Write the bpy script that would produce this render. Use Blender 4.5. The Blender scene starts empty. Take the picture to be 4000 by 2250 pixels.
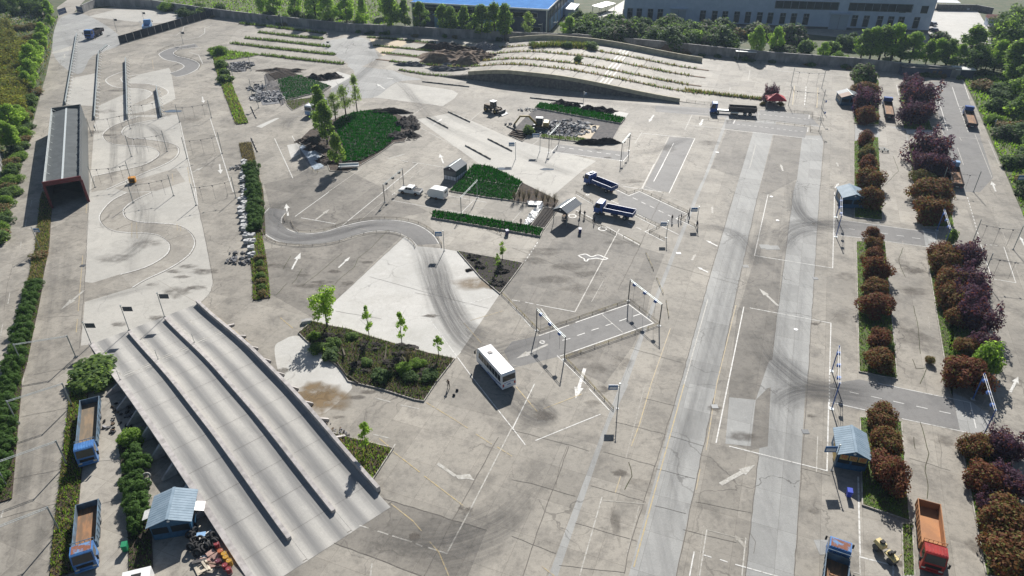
import bpy, math, random
import numpy as np
from mathutils import Vector, Matrix
# ---------------------------------------------------------------- camera, sky, sun, exposure
scene = bpy.context.scene
CAM_H = 68.0; FPX = 2780.0; PITCH = math.radians(32.733)
SUN_AZ, SUN_EL = math.radians(9.5), math.radians(34.5)
cam = bpy.data.cameras.new('camera'); cam.sensor_width = 36.0; cam.lens = FPX / 4000 * 36
cam.clip_start = 1.0; cam.clip_end = 6000
camo = bpy.data.objects.new('camera', cam); scene.collection.objects.link(camo)
camo.location = (0, 0, CAM_H); camo.rotation_euler = (math.pi / 2 - PITCH, 0, 0)
scene.camera = camo
world = bpy.data.worlds.new('World'); scene.world = world; world.use_nodes = True
wn = world.node_tree; bg = wn.nodes['Background']
sky = wn.nodes.new('ShaderNodeTexSky'); sky.sky_type = 'NISHITA'; sky.sun_disc = False
sky.sun_elevation = SUN_EL; sky.sun_rotation = SUN_AZ; sky.air_density = 1.0; sky.dust_density = 0.8
wn.links.new(sky.outputs[0], bg.inputs[0]); bg.inputs[1].default_value = 0.05
sl = bpy.data.lights.new('sun', 'SUN'); sl.energy = 5.0; sl.angle = math.radians(0.5); sl.color = (1, .965, .915)
so = bpy.data.objects.new('sun', sl); scene.collection.objects.link(so)
S = Vector((math.cos(SUN_EL) * math.sin(SUN_AZ), math.cos(SUN_EL) * math.cos(SUN_AZ), math.sin(SUN_EL)))
so.rotation_euler = S.to_track_quat('Z', 'Y').to_euler(); so.location = (40, 200, 150)
vs = scene.view_settings; vs.view_transform = 'Standard'; vs.look = 'None'; vs.gamma = 1; vs.use_curve_mapping = False
vs.exposure = 0.66
scene.cycles.max_bounces = 6; scene.cycles.transparent_max_bounces = 12
# ---------------------------------------------------------------- survey helpers (plan positions from photograph measurements)
def T(c, r, s): return [(1000 * c + .5176 * float(a), 750 * r + .5176 * float(b)) for a, b in (w.split(',') for w in s.split())]
def Q(x0, y0, k, s): return [(x0 + k * float(a), y0 + k * float(b)) for a, b in (w.split(',') for w in s.split())]
def D(s): return Q(0, 0, 1.5528, s)
def F(s): return Q(0, 0, 1, s)
def G(p, z=0.0):
    u = (p[0] - 2000) / FPX; v = (1125 - p[1]) / FPX
    dy = math.cos(PITCH) + v * math.sin(PITCH); dz = -math.sin(PITCH) + v * math.cos(PITCH)
    k = (CAM_H - z) / -dz
    return (u * k, dy * k)
def GS(l, z=0.0): return [G(p, z) for p in l]
def G1(l, z=0.0): return G(l[0], z)
col = scene.collection
# ---------------------------------------------------------------- materials
def nodes_of(m): m.use_nodes = True; return m.node_tree
MATS = {}
def mat(name, c, rough=.6, metal=0.0, var=.12, vscale=3.0, spec=.4, c2=None, lo=.42, hi=.62, bump=0.0, bscale=20., det=5, stretch=None):
    if name in MATS: return MATS[name]
    m = bpy.data.materials.new(name); t = nodes_of(m); b = t.nodes['Principled BSDF']
    b.inputs['Roughness'].default_value = rough; b.inputs['Metallic'].default_value = metal
    b.inputs['Specular IOR Level'].default_value = spec
    tc = t.nodes.new('ShaderNodeTexCoord'); src = tc.outputs['Object']
    if stretch:
        mp = t.nodes.new('ShaderNodeMapping'); mp.inputs['Scale'].default_value = stretch
        t.links.new(src, mp.inputs[0]); src = mp.outputs[0]
    n = t.nodes.new('ShaderNodeTexNoise'); n.inputs['Scale'].default_value = vscale; n.inputs['Detail'].default_value = det
    n.inputs['Roughness'].default_value = .62
    t.links.new(src, n.inputs['Vector'])
    mr = t.nodes.new('ShaderNodeMapRange'); mr.inputs[1].default_value = lo if c2 else .3; mr.inputs[2].default_value = hi if c2 else .7
    t.links.new(n.outputs[0], mr.inputs[0])
    mx = t.nodes.new('ShaderNodeMix'); mx.data_type = 'RGBA'
    a = c2 if c2 else tuple(x * (1 - var) for x in c); d = c if c2 else tuple(min(1, x * (1 + var)) for x in c)
    mx.inputs[6].default_value = (*a, 1); mx.inputs[7].default_value = (*d, 1)
    t.links.new(mr.outputs[0], mx.inputs[0]); t.links.new(mx.outputs[2], b.inputs['Base Color'])
    if bump:
        n2 = t.nodes.new('ShaderNodeTexNoise'); n2.inputs['Scale'].default_value = bscale; n2.inputs['Detail'].default_value = 6
        t.links.new(tc.outputs['Object'], n2.inputs['Vector'])
        bp = t.nodes.new('ShaderNodeBump'); bp.inputs['Strength'].default_value = bump; bp.inputs['Distance'].default_value = .1
        t.links.new(n2.outputs[0], bp.inputs['Height']); t.links.new(bp.outputs[0], b.inputs['Normal'])
    MATS[name] = m; return m
def concrete(name, base, other, stain, samt=.7, rough=.68, crack=.5, streak=None, sscale=.22, slab=False):
    m = bpy.data.materials.new(name); t = nodes_of(m); b = t.nodes['Principled BSDF']; L = t.links.new
    b.inputs['Specular IOR Level'].default_value = .12
    tc = t.nodes.new('ShaderNodeTexCoord'); src = tc.outputs['Object']
    def noise(sc, det, ro=.6, s=None, dist=0):
        n = t.nodes.new('ShaderNodeTexNoise'); n.inputs['Scale'].default_value = sc; n.inputs['Detail'].default_value = det
        n.inputs['Roughness'].default_value = ro; n.inputs['Distortion'].default_value = dist; L(s or src, n.inputs['Vector']); return n.outputs[0]
    def rng(x, a, c, o0=0., o1=1.):
        r = t.nodes.new('ShaderNodeMapRange'); r.inputs[1].default_value = a; r.inputs[2].default_value = c
        r.inputs[3].default_value = o0; r.inputs[4].default_value = o1; L(x, r.inputs[0]); return r.outputs[0]
    def mix(f, a, c, mode='MIX'):
        x = t.nodes.new('ShaderNodeMix'); x.data_type = 'RGBA'; x.blend_type = mode
        for s_, v in ((0, f), (6, a), (7, c)):
            if isinstance(v, tuple): x.inputs[s_].default_value = (*v, 1)
            elif isinstance(v, float): x.inputs[s_].default_value = v
            else: L(v, x.inputs[s_])
        return x.outputs[2]
    def mul(a, k):
        x = t.nodes.new('ShaderNodeMath'); x.operation = 'MULTIPLY'
        L(a, x.inputs[0])
        if isinstance(k, float): x.inputs[1].default_value = k
        else: L(k, x.inputs[1])
        return x.outputs[0]
    c = mix(rng(noise(.045, 4), .38, .62), base, other)
    st = mul(rng(noise(sscale, 12, .74, None, .15), .48, .7), samt)
    c = mix(st, c, stain)
    st2 = mul(rng(noise(sscale * 5.5, 8, .74), .5, .72), samt * .75)
    c = mix(st2, c, stain)
    pale = mul(rng(noise(sscale * 2.6, 9, .74, None, .3), .54, .7), .42)
    c = mix(pale, c, tuple(min(.8, x * 1.22) for x in base))
    if streak:
        mp = t.nodes.new('ShaderNodeMapping'); mp.inputs['Rotation'].default_value = (0, 0, streak); mp.inputs['Scale'].default_value = (1.3, .035, 1)
        L(src, mp.inputs[0]); s3 = mul(rng(noise(1., 4, .6, mp.outputs[0]), .48, .72), .5); c = mix(s3, c, stain)
    if slab:
        mp = t.nodes.new('ShaderNodeMapping'); mp.inputs['Rotation'].default_value = (0, 0, math.radians(21.1)); L(src, mp.inputs[0])
        br = t.nodes.new('ShaderNodeTexBrick'); br.offset = 0; L(mp.outputs[0], br.inputs['Vector']); br.inputs['Scale'].default_value = 1; br.inputs['Brick Width'].default_value = 4.6; br.inputs['Row Height'].default_value = 5.6; br.inputs['Mortar Size'].default_value = .025; br.inputs['Mortar Smooth'].default_value = .3
        br.inputs['Color1'].default_value = (.83, .825, .82, 1); br.inputs['Color2'].default_value = (1.1, 1.095, 1.09, 1); br.inputs['Mortar'].default_value = (.62, .6, .58, 1); c = mix(.8, c, br.outputs['Color'], 'MULTIPLY')
    fine = rng(noise(4.5, 8, .75), .25, .75, .86, 1.12)
    x = t.nodes.new('ShaderNodeVectorMath'); x.operation = 'SCALE'; L(c, x.inputs[0]); L(fine, x.inputs['Scale']); c = x.outputs[0]
    if crack:
        ad = t.nodes.new('ShaderNodeVectorMath'); ad.operation = 'MULTIPLY_ADD'
        nn = t.nodes.new('ShaderNodeTexNoise'); nn.inputs['Scale'].default_value = .3; nn.inputs['Detail'].default_value = 5; L(src, nn.inputs['Vector'])
        L(nn.outputs['Color'], ad.inputs[0]); ad.inputs[1].default_value = (5, 5, 0); L(src, ad.inputs[2])
        v = t.nodes.new('ShaderNodeTexVoronoi'); v.feature = 'DISTANCE_TO_EDGE'; v.inputs['Scale'].default_value = .085; L(ad.outputs[0], v.inputs['Vector'])
        cr = mul(mul(rng(v.outputs['Distance'], .003, .009, 1., 0.), rng(noise(.05, 3), .46, .6)), crack)
        c = mix(cr, c, (.05, .045, .04))
    L(c, b.inputs['Base Color'])
    b.inputs['Roughness'].default_value = rough
    bp = t.nodes.new('ShaderNodeBump'); bp.inputs['Strength'].default_value = .25; bp.inputs['Distance'].default_value = .03
    L(noise(7, 8, .7), bp.inputs['Height']); L(bp.outputs[0], b.inputs['Normal'])
    MATS[name] = m; return m
def leafmat(name, c, c2, trans=.35, tint=(1.5, 1.6, .95)):
    m = bpy.data.materials.new(name); t = nodes_of(m); L = t.links.new
    b = t.nodes['Principled BSDF']; out = t.nodes['Material Output']
    g = t.nodes.new('ShaderNodeNewGeometry'); mx = t.nodes.new('ShaderNodeMix'); mx.data_type = 'RGBA'
    mx.inputs[6].default_value = (*c, 1); mx.inputs[7].default_value = (*c2, 1); L(g.outputs['Random Per Island'], mx.inputs[0])
    b.inputs['Roughness'].default_value = .7; b.inputs['Specular IOR Level'].default_value = .08; L(mx.outputs[2], b.inputs['Base Color'])
    tr = t.nodes.new('ShaderNodeBsdfTranslucent'); br = t.nodes.new('ShaderNodeMix'); br.data_type = 'RGBA'; br.blend_type = 'MULTIPLY'; br.inputs[0].default_value = 1; br.inputs[7].default_value = (*tint, 1); L(mx.outputs[2], br.inputs[6]); L(br.outputs[2], tr.inputs[0])
    ms = t.nodes.new('ShaderNodeMixShader'); ms.inputs[0].default_value = trans
    L(b.outputs[0], ms.inputs[1]); L(tr.outputs[0], ms.inputs[2]); L(ms.outputs[0], out.inputs[0])
    MATS[name] = m; return m
def grimemat(name, c, scale, stretch=1.0, lo=.3, hi=.62, k=.9):
    # thin film of tyre rubber / dirt lying on the concrete, fading at its edges
    m = bpy.data.materials.new(name); t = nodes_of(m); L = t.links.new; b = t.nodes['Principled BSDF']; out = t.nodes['Material Output']
    b.inputs['Base Color'].default_value = (*c, 1); b.inputs['Roughness'].default_value = .7; b.inputs['Specular IOR Level'].default_value = .1
    at = t.nodes.new('ShaderNodeAttribute'); at.attribute_name = 'film'
    uv = t.nodes.new('ShaderNodeAttribute'); uv.attribute_name = 'along'
    mp = t.nodes.new('ShaderNodeMapping'); mp.inputs['Scale'].default_value = (scale, scale * stretch, 1); L(uv.outputs['Vector'], mp.inputs[0])
    n = t.nodes.new('ShaderNodeTexNoise'); n.inputs['Scale'].default_value = 1; n.inputs['Detail'].default_value = 6; n.inputs['Roughness'].default_value = .65; L(mp.outputs[0], n.inputs['Vector'])
    mr = t.nodes.new('ShaderNodeMapRange'); mr.inputs[1].default_value = lo; mr.inputs[2].default_value = hi; L(n.outputs[0], mr.inputs[0])
    mu = t.nodes.new('ShaderNodeMath'); mu.operation = 'MULTIPLY'; L(mr.outputs[0], mu.inputs[0]); L(at.outputs['Fac'], mu.inputs[1])
    mk = t.nodes.new('ShaderNodeMath'); mk.operation = 'MULTIPLY'; L(mu.outputs[0], mk.inputs[0]); mk.inputs[1].default_value = k
    tr = t.nodes.new('ShaderNodeBsdfTransparent'); ms = t.nodes.new('ShaderNodeMixShader')
    L(mk.outputs[0], ms.inputs[0]); L(tr.outputs[0], ms.inputs[1]); L(b.outputs[0], ms.inputs[2]); L(ms.outputs[0], out.inputs[0])
    MATS[name] = m; return m
def glassmat(name, c=(.02, .025, .03), rough=.08):
    m = bpy.data.materials.new(name); t = nodes_of(m); b = t.nodes['Principled BSDF']
    b.inputs['Base Color'].default_value = (*c, 1); b.inputs['Roughness'].default_value = rough; b.inputs['Specular IOR Level'].default_value = .6
    MATS[name] = m; return m
concrete('yard_concrete', (.33, .304, .26), (.26, .242, .21), (.13, .121, .107), .85, slab=True)
concrete('pale_concrete', (.51, .495, .46), (.44, .43, .40), (.33, .31, .275), .5, crack=.35)
concrete('grey_concrete', (.335, .332, .315), (.30, .30, .287), (.22, .219, .211), .5, crack=.6, streak=-.28, slab=True)
concrete('worn_concrete', (.21, .203, .193), (.18, .175, .168), (.12, .117, .112), .6)
concrete('dusk_concrete', (.24, .221, .191), (.185, .172, .151), (.09, .084, .075), .95, slab=True)
concrete('road_concrete', (.36, .334, .288), (.30, .28, .245), (.18, .165, .145), .8, slab=True)
concrete('course_concrete', (.445, .425, .38), (.385, .37, .335), (.26, .247, .222), .5, crack=.3)
concrete('sandy_concrete', (.50, .41, .28), (.43, .36, .26), (.31, .25, .17), .55, crack=.2)
concrete('deck_concrete', (.455, .435, .395), (.41, .395, .365), (.29, .28, .262), .35, crack=0)
mat('earth', (.085, .085, .04), .9, var=.3, vscale=.3, c2=(.045, .065, .022), bump=.5, bscale=2)
mat('soil', (.075, .052, .036), .95, var=.35, vscale=1.2, c2=(.035, .026, .02), bump=1., bscale=5)
mat('dark_soil', (.042, .034, .028), .95, c2=(.022, .018, .016), vscale=1.5, bump=1., bscale=5)
mat('brown_soil', (.21, .15, .10), .95, c2=(.12, .085, .06), vscale=.8, bump=1., bscale=4)
mat('gravel', (.20, .20, .205), .9, c2=(.12, .122, .13), vscale=2.5, bump=1., bscale=8)
mat('grey_soil', (.13, .12, .115), .95, c2=(.085, .08, .078), vscale=.9, bump=.8, bscale=5)
mat('turf', (.07, .12, .022), .9, c2=(.075, .07, .03), vscale=.8, bump=.7, bscale=6)
mat('crop_bed', (.012, .028, .008), .95, c2=(.02, .02, .012), vscale=2)
def paint(name, c, under, lo=.3, hi=.46, sc=2.2):
    return mat(name, c, .55, c2=under, lo=lo, hi=hi, vscale=sc, det=8, spec=.12)
paint('white_paint', (.62, .61, .575), (.32, .30, .262), .34, .52)
paint('old_white_paint', (.46, .445, .405), (.29, .27, .232), .36, .6)
paint('faint_white_paint', (.37, .35, .31), (.255, .235, .20), .4, .62)
paint('yellow_paint', (.45, .345, .165), (.32, .285, .225), .38, .6)
paint('faint_yellow_paint', (.42, .335, .19), (.32, .28, .225), .38, .6)
mat('joint', (.10, .09, .078), .95, c2=(.16, .145, .125), vscale=1.5)
mat('weed_joint', (.055, .07, .022), .95, c2=(.06, .05, .03), vscale=1.)
mat('kerb', (.42, .39, .34), .8, c2=(.25, .23, .2), vscale=1.5)
mat('stone_wall', (.17, .155, .14), .9, c2=(.095, .088, .08), vscale=1.3, bump=.6, bscale=4)
mat('boundary_wall', (.30, .29, .275), .9, c2=(.17, .165, .16), vscale=.35, stretch=(1, 1, .4), bump=.3, bscale=4)
mat('coping', (.42, .41, .39), .85, c2=(.26, .25, .24), vscale=1.)
mat('parapet', (.46, .415, .29), .85, c2=(.30, .27, .2), vscale=.7, lo=.34, hi=.6)
mat('steel', (.30, .33, .33), .5, .4, var=.2)
mat('dark_steel', (.075, .08, .085), .5, .3, var=.2)
mat('pale_steel', (.52, .55, .54), .45, .3, var=.1)
mat('blue_steel', (.06, .13, .36), .45, .1, var=.25)
mat('rail_iron', (.14, .105, .05), .6, .2, c2=(.05, .045, .04), vscale=1.2)
mat('yellow_iron', (.30, .235, .06), .6, .1, c2=(.06, .05, .035), vscale=.9)
mat('black', (.012, .012, .013), .7, var=.3)
mat('rubber', (.022, .022, .023), .85, var=.35, vscale=6)
mat('screen_cloth', (.022, .024, .030), .9, var=.25, vscale=.8)
mat('wood', (.19, .125, .075), .85, c2=(.09, .06, .04), vscale=4)
mat('bark', (.12, .10, .075), .95, c2=(.07, .06, .045), vscale=6)
mat('white_shell', (.72, .72, .70), .35, var=.05, spec=.5)
mat('white_plastic', (.75, .75, .73), .4, c2=(.58, .57, .54), vscale=2)
mat('rim_grey', (.33, .33, .33), .5, .3)
mat('lamp_glass', (.55, .52, .45), .2)
mat('tail_red', (.35, .02, .02), .3)
glassmat('glass'); glassmat('pale_glass', (.10, .12, .13), .15)
glassmat('puddle', (.10, .12, .14), .04)
leafmat('leaf_poplar', (.17, .26, .055), (.29, .40, .10), .6)
leafmat('leaf_poplar_light', (.21, .32, .05), (.34, .46, .10), .6)
leafmat('leaf_sparse', (.17, .22, .10), (.27, .32, .15), .5)
leafmat('leaf_dark', (.04, .075, .03), (.085, .13, .05), .35)
leafmat('leaf_mid', (.075, .125, .04), (.14, .20, .065), .4)
leafmat('leaf_bright', (.12, .21, .025), (.19, .30, .05), .5)
leafmat('leaf_conifer', (.055, .11, .025), (.10, .18, .04), .35)
leafmat('leaf_red', (.10, .035, .026), (.18, .07, .04), .4, (1.6, 1.25, .9))
leafmat('leaf_rust', (.115, .06, .027), (.19, .10, .042), .4, (1.5, 1.3, .8))
leafmat('leaf_olive', (.13, .115, .04), (.19, .18, .06), .4)
leafmat('leaf_plum', (.06, .034, .052), (.12, .07, .098), .4, (1.3, 1, 1.15))
leafmat('leaf_dry', (.19, .145, .08), (.28, .22, .12), .35)
leafmat('leaf_twig', (.11, .095, .075), (.16, .14, .11), .15)
leafmat('leaf_bamboo', (.16, .165, .03), (.25, .235, .05), .5)
leafmat('leaf_crop', (.007, .066, .004), (.015, .108, .007), .3, (1.2, 1.5, .6))
leafmat('leaf_crop_blue', (.014, .07, .016), (.028, .105, .024), .35, (1.2, 1.4, .8))
leafmat('leaf_weed', (.07, .11, .025), (.13, .165, .045), .4)
grimemat('tyre_film', (.088, .087, .088), 1.7, .03, .3, .68)
grimemat('stain_film', (.12, .105, .09), .5, 1.0)
grimemat('pale_film', (.55, .52, .46), .3, .1)
grimemat('mud_film', (.20, .14, .075), .4, 1., .25, .55)
# ---------------------------------------------------------------- mesh helpers
class MB:
    def __init__(s): s.v = []; s.f = []; s.m = []; s.mats = []; s.cur = 0
    def use(s, m):
        if m not in s.mats: s.mats.append(m)
        s.cur = s.mats.index(m); return s
    def face(s, idx): s.f.append(idx); s.m.append(s.cur)
    def poly(s, pts):
        n = len(s.v); s.v += [tuple(p) for p in pts]; s.face(tuple(range(n, n + len(pts)))); return s
    def hexa(s, p):   # 8 corners, bottom 4 ccw then top 4
        n = len(s.v); s.v += [tuple(q) for q in p]
        for f in ((3, 2, 1, 0), (4, 5, 6, 7), (0, 1, 5, 4), (1, 2, 6, 5), (2, 3, 7, 6), (3, 0, 4, 7)): s.face(tuple(n + i for i in f))
        return s
    def box(s, x0, x1, y0, y1, z0, z1, tx=0, ty=0):   # optional taper of the top
        return s.hexa([(x0, y0, z0), (x1, y0, z0), (x1, y1, z0), (x0, y1, z0), (x0 + tx, y0 + ty, z1), (x1 - tx, y0 + ty, z1), (x1 - tx, y1 - ty, z1), (x0 + tx, y1 - ty, z1)])
    def prism(s, pts, z0, z1):
        n = len(s.v); k = len(pts); s.v += [(p[0], p[1], z0) for p in pts] + [(p[0], p[1], z1) for p in pts]
        s.face(tuple(range(n + k - 1, n - 1, -1))); s.face(tuple(range(n + k, n + 2 * k)))
        for i in range(k): j = (i + 1) % k; s.face((n + i, n + j, n + k + j, n + k + i))
        return s
    def extrude_x(s, prof, x0, x1):   # profile in (y, z), extruded along x
        n = len(s.v); k = len(prof); s.v += [(x0, y, z) for y, z in prof] + [(x1, y, z) for y, z in prof]
        s.face(tuple(range(n, n + k))); s.face(tuple(range(n + 2 * k - 1, n + k - 1, -1)))
        for i in range(k): j = (i + 1) % k; s.face((n + i, n + k + i, n + k + j, n + j))
        return s
    def tube(s, pts, r, n=6, r2=None, cap=True):
        pts = [Vector(p) for p in pts]; b = len(s.v); m = len(pts); r2 = r if r2 is None else r2
        for i, p in enumerate(pts):
            d = (pts[min(i + 1, m - 1)] - pts[max(i - 1, 0)]).normalized()
            a = d.orthogonal().normalized() if i == 0 else (prev - d * prev.dot(d)).normalized()
            prev = a; c = d.cross(a); rr = r + (r2 - r) * i / max(1, m - 1)
            for k in range(n):
                t = 2 * math.pi * k / n; s.v.append(tuple(p + rr * (math.cos(t) * a + math.sin(t) * c)))
        for i in range(m - 1):
            for k in range(n):
                k2 = (k + 1) % n; s.face((b + i * n + k, b + i * n + k2, b + (i + 1) * n + k2, b + (i + 1) * n + k))
        if cap: s.face(tuple(range(b + n - 1, b - 1, -1))); s.face(tuple(range(b + (m - 1) * n, b + m * n)))
        return s
    def beam(s, a, b, w, h):   # rectangular bar between two points, w across, h upright
        a = Vector(a); b = Vector(b); d = (b - a).normalized(); up = Vector((0, 0, 1))
        if abs(d.z) > .95: up = Vector((0, 1, 0))
        x = d.cross(up).normalized() * w / 2; u = x.cross(d).normalized() * h / 2
        return s.hexa([a - x - u, a + x - u, b + x - u, b - x - u, a - x + u, a + x + u, b + x + u, b - x + u])
    def lathe(s, prof, n=14, c=(0, 0, 0)):   # profile (r, z)
        b = len(s.v)
        for r, z in prof:
            for k in range(n): t = 2 * math.pi * k / n; s.v.append((c[0] + r * math.cos(t), c[1] + r * math.sin(t), c[2] + z))
        for i in range(len(prof) - 1):
            for k in range(n): k2 = (k + 1) % n; s.face((b + i * n + k, b + i * n + k2, b + (i + 1) * n + k2, b + (i + 1) * n + k))
        s.face(tuple(range(b + n - 1, b - 1, -1))); e = b + (len(prof) - 1) * n; s.face(tuple(range(e, e + n)))
        return s
    def mesh(s, name, m=None, smooth=False):
        me = bpy.data.meshes.new(name); me.from_pydata(s.v, [], s.f)
        for x in (s.mats or ([m] if m else [])): me.materials.append(MATS[x])
        if s.mats: me.polygons.foreach_set('material_index', s.m)
        if smooth: me.polygons.foreach_set('use_smooth', [True] * len(me.polygons))
        me.update(); return me
    def build(s, name, m=None, parent=None, smooth=False):
        return link(name, s.mesh(name, m, smooth), parent)
def link(name, me, parent=None, loc=None, rz=None):
    o = bpy.data.objects.new(name, me); col.objects.link(o)
    if parent: o.parent = parent
    if loc: o.location = loc
    if rz is not None: o.rotation_euler = (0, 0, rz)
    return o
def thing(name, label, cat, loc=(0, 0, 0), rz=0.0, group=None):
    o = bpy.data.objects.new(name, None); col.objects.link(o); o.empty_display_size = .3
    o.location = (loc[0], loc[1], loc[2] if len(loc) > 2 else 0); o.rotation_euler = (0, 0, rz)
    return tag(o, label, cat, group)
def tag(o, label, cat, group=None):
    o['label'] = label; o['category'] = cat
    if group: o['group'] = group
    return o
def struct(o): o['kind'] = 'structure'; return o
def stuff(o): o['kind'] = 'stuff'; return o
def copy_tree(o, parent=None):
    c = o.copy(); col.objects.link(c); c.parent = parent
    for ch in list(o.children): copy_tree(ch, c)
    return c
def smooth(pts, closed=False, k=5):
    out = []; n = len(pts)
    for i in range(n if closed else n - 1):
        p = [pts[(i + j) % n] if closed else pts[max(0, min(n - 1, i + j))] for j in (-1, 0, 1, 2)]
        for q in range(k):
            t = q / k
            out.append(tuple(.5 * (2 * p[1][a] + (p[2][a] - p[0][a]) * t + (2 * p[0][a] - 5 * p[1][a] + 4 * p[2][a] - p[3][a]) * t * t + (3 * p[1][a] - p[0][a] - 3 * p[2][a] + p[3][a]) * t ** 3) for a in (0, 1)))
    if not closed: out.append(tuple(pts[-1][:2]))
    return out
def offset(pts, d, closed=False):
    out = []; n = len(pts)
    for i in range(n):
        a = pts[(i - 1) % n] if (closed or i) else None; b = pts[(i + 1) % n] if (closed or i < n - 1) else None; p = pts[i]
        ns = []
        for u, v in ((a, p), (p, b)):
            if u and v:
                l = math.hypot(v[0] - u[0], v[1] - u[1]) or 1e-6; ns.append((-(v[1] - u[1]) / l, (v[0] - u[0]) / l))
        nx = sum(q[0] for q in ns); ny = sum(q[1] for q in ns); l = math.hypot(nx, ny) or 1
        nx /= l; ny /= l; c = max(.5, nx * ns[0][0] + ny * ns[0][1]); out.append((p[0] + nx * d / c, p[1] + ny * d / c))
    return out
def ribbon_mb(pts, w, z, mb=None):
    mb = mb or MB(); l = offset(pts, w / 2); r = offset(pts, -w / 2); n = len(mb.v)
    for a, b in zip(l, r): mb.v += [(a[0], a[1], z), (b[0], b[1], z)]
    for i in range(len(pts) - 1): mb.face((n + 2 * i + 1, n + 2 * i + 3, n + 2 * i + 2, n + 2 * i))
    return mb
def length(p): return sum(math.dist(p[i], p[i + 1]) for i in range(len(p) - 1))
def resample(pts, step):
    out = [pts[0]]; acc = 0
    for a, b in zip(pts, pts[1:]):
        l = math.dist(a, b)
        if l < 1e-6: continue
        t = step - acc
        while t <= l: out.append((a[0] + (b[0] - a[0]) * t / l, a[1] + (b[1] - a[1]) * t / l)); t += step
        acc = (acc + l) % step
    if math.dist(out[-1], pts[-1]) > step * .3: out.append(pts[-1])
    return out
def inside(poly, xs, ys):
    r = np.zeros(len(xs), bool); n = len(poly)
    for i in range(n):
        x1, y1 = poly[i]; x2, y2 = poly[(i + 1) % n]
        if y1 == y2: continue
        c = ((y1 > ys) != (y2 > ys)) & (xs < (x2 - x1) * (ys - y1) / (y2 - y1) + x1); r ^= c
    return r
def scatter(poly, dens, seed):
    rs = np.random.RandomState(seed); a = np.array(poly); lo = a.min(0); hi = a.max(0)
    n = int((hi[0] - lo[0]) * (hi[1] - lo[1]) * dens); p = rs.rand(n, 2) * (hi - lo) + lo
    return p[inside(poly, p[:, 0], p[:, 1])]
def npmesh(name, V, F, mats, mi=None):
    me = bpy.data.meshes.new(name); k = F.shape[1]
    me.vertices.add(len(V)); me.vertices.foreach_set('co', V.astype(np.float32).ravel())
    me.loops.add(F.size); me.loops.foreach_set('vertex_index', F.astype(np.int32).ravel())
    me.polygons.add(len(F)); me.polygons.foreach_set('loop_start', np.arange(0, F.size, k, dtype=np.int32)); me.polygons.foreach_set('loop_total', np.full(len(F), k, np.int32))
    for m in mats: me.materials.append(MATS[m])
    if mi is not None: me.polygons.foreach_set('material_index', mi.astype(np.int32))
    me.update(calc_edges=True); return me
def leaves(name, P, N, size, mats, weights, seed, aspect=.6):
    # diamond-shaped leaves at points P facing roughly N
    rs = np.random.RandomState(seed); n = len(P)
    nn = N + rs.normal(0, .55, (n, 3)); nn /= np.linalg.norm(nn, axis=1)[:, None] + 1e-9
    t = np.cross(nn, rs.normal(0, 1, (n, 3))); t /= np.linalg.norm(t, axis=1)[:, None] + 1e-9
    b = np.cross(nn, t); s = size * (.6 + .8 * rs.rand(n))[:, None]
    V = np.stack([P - t * s, P - b * s * aspect + nn * s * .15, P + t * s, P + b * s * aspect + nn * s * .15], 1).reshape(-1, 3)
    Fc = np.arange(4 * n).reshape(n, 4)
    return npmesh(name, V, Fc, mats, rs.choice(len(mats), n, p=np.array(weights) / sum(weights)))
def crown(name, blobs, n, size, mats, weights, seed, aspect=.6, shell=.45, up=.8):
    rs = np.random.RandomState(seed); vol = np.array([b[1][0] * b[1][1] * b[1][2] for b in blobs]) ** .75; w = rs.choice(len(blobs), n, p=vol / vol.sum())
    C = np.array([b[0] for b in blobs], float)[w]; Rr = np.array([b[1] for b in blobs], float)[w]
    d = rs.normal(0, 1, (n, 3)); d /= np.linalg.norm(d, axis=1)[:, None]
    r = (shell + (1 - shell) * rs.rand(n) ** .7 + rs.normal(0, .06, n))[:, None]
    P = C + d * r * Rr; N = d / Rr * Rr.mean() + np.array([0, 0, up])
    P[:, 2] = np.maximum(P[:, 2], .03)
    return leaves(name, P, N, size, mats, weights, seed + 7, aspect)
def sphere_mb(blobs, mb, seg=7):   # rough dark core that stops light passing straight through dense shrubs
    for c, r in blobs:
        prof = [(math.sin(math.pi * (i + .02) / seg) * 1, -math.cos(math.pi * i / seg)) for i in range(seg + 1)]
        b = len(mb.v); mb.lathe([(max(.01, p), z) for p, z in prof], 9)
        for i in range(b, len(mb.v)): v = mb.v[i]; mb.v[i] = (c[0] + v[0] * r[0], c[1] + v[1] * r[1], max(.0, c[2] + v[2] * r[2]))
    return mb
# ---------------------------------------------------------------- ground and yard
def sheet(name, poly, z, m, parent=None):
    o = MB().poly([(p[0], p[1], z) for p in poly]).build(name, m, parent); return o
terrain = struct(sheet('terrain', [(-900, -250), (900, -250), (900, 1100), (-900, 1100)], -.06, 'earth'))
WALL = F('600,30 817,62 1000,85 1362,124 1518,132 2000,160 2259,168 2570,195 2880,228 3000,240 3331,264 3569,290 3745,305')
yard_px = T(0, 0, '440,130 410,230 385,400 350,560 310,700 250,920 205,1080 125,1430') + T(0, 1, '100,0 65,180 0,380')
yard_pts = GS(yard_px)[:]
yard_pts = list(reversed(GS(T(0, 0, '560,90') + F('360,36 450,26') + WALL) + GS(T(3, 0, '1470,600 1550,760 1680,1060 1800,1330 1850,1449')) + [G((4000, 845)), (118, 128), (100, 20), (-100, 20), (-125, 118)] + list(reversed(yard_pts)))) 
yard = struct(sheet('yard', yard_pts, 0, 'yard_concrete'))
LV = [.002, .006, .010, .014]; PC = [0]
def patch(px, m, lv=0, name='concrete_panel', sm=False):
    p = GS(px); p = smooth(p, True) if sm else p
    PC[0] += 1; return sheet(name, p, LV[lv] + PC[0] * .00005, m, yard)
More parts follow.
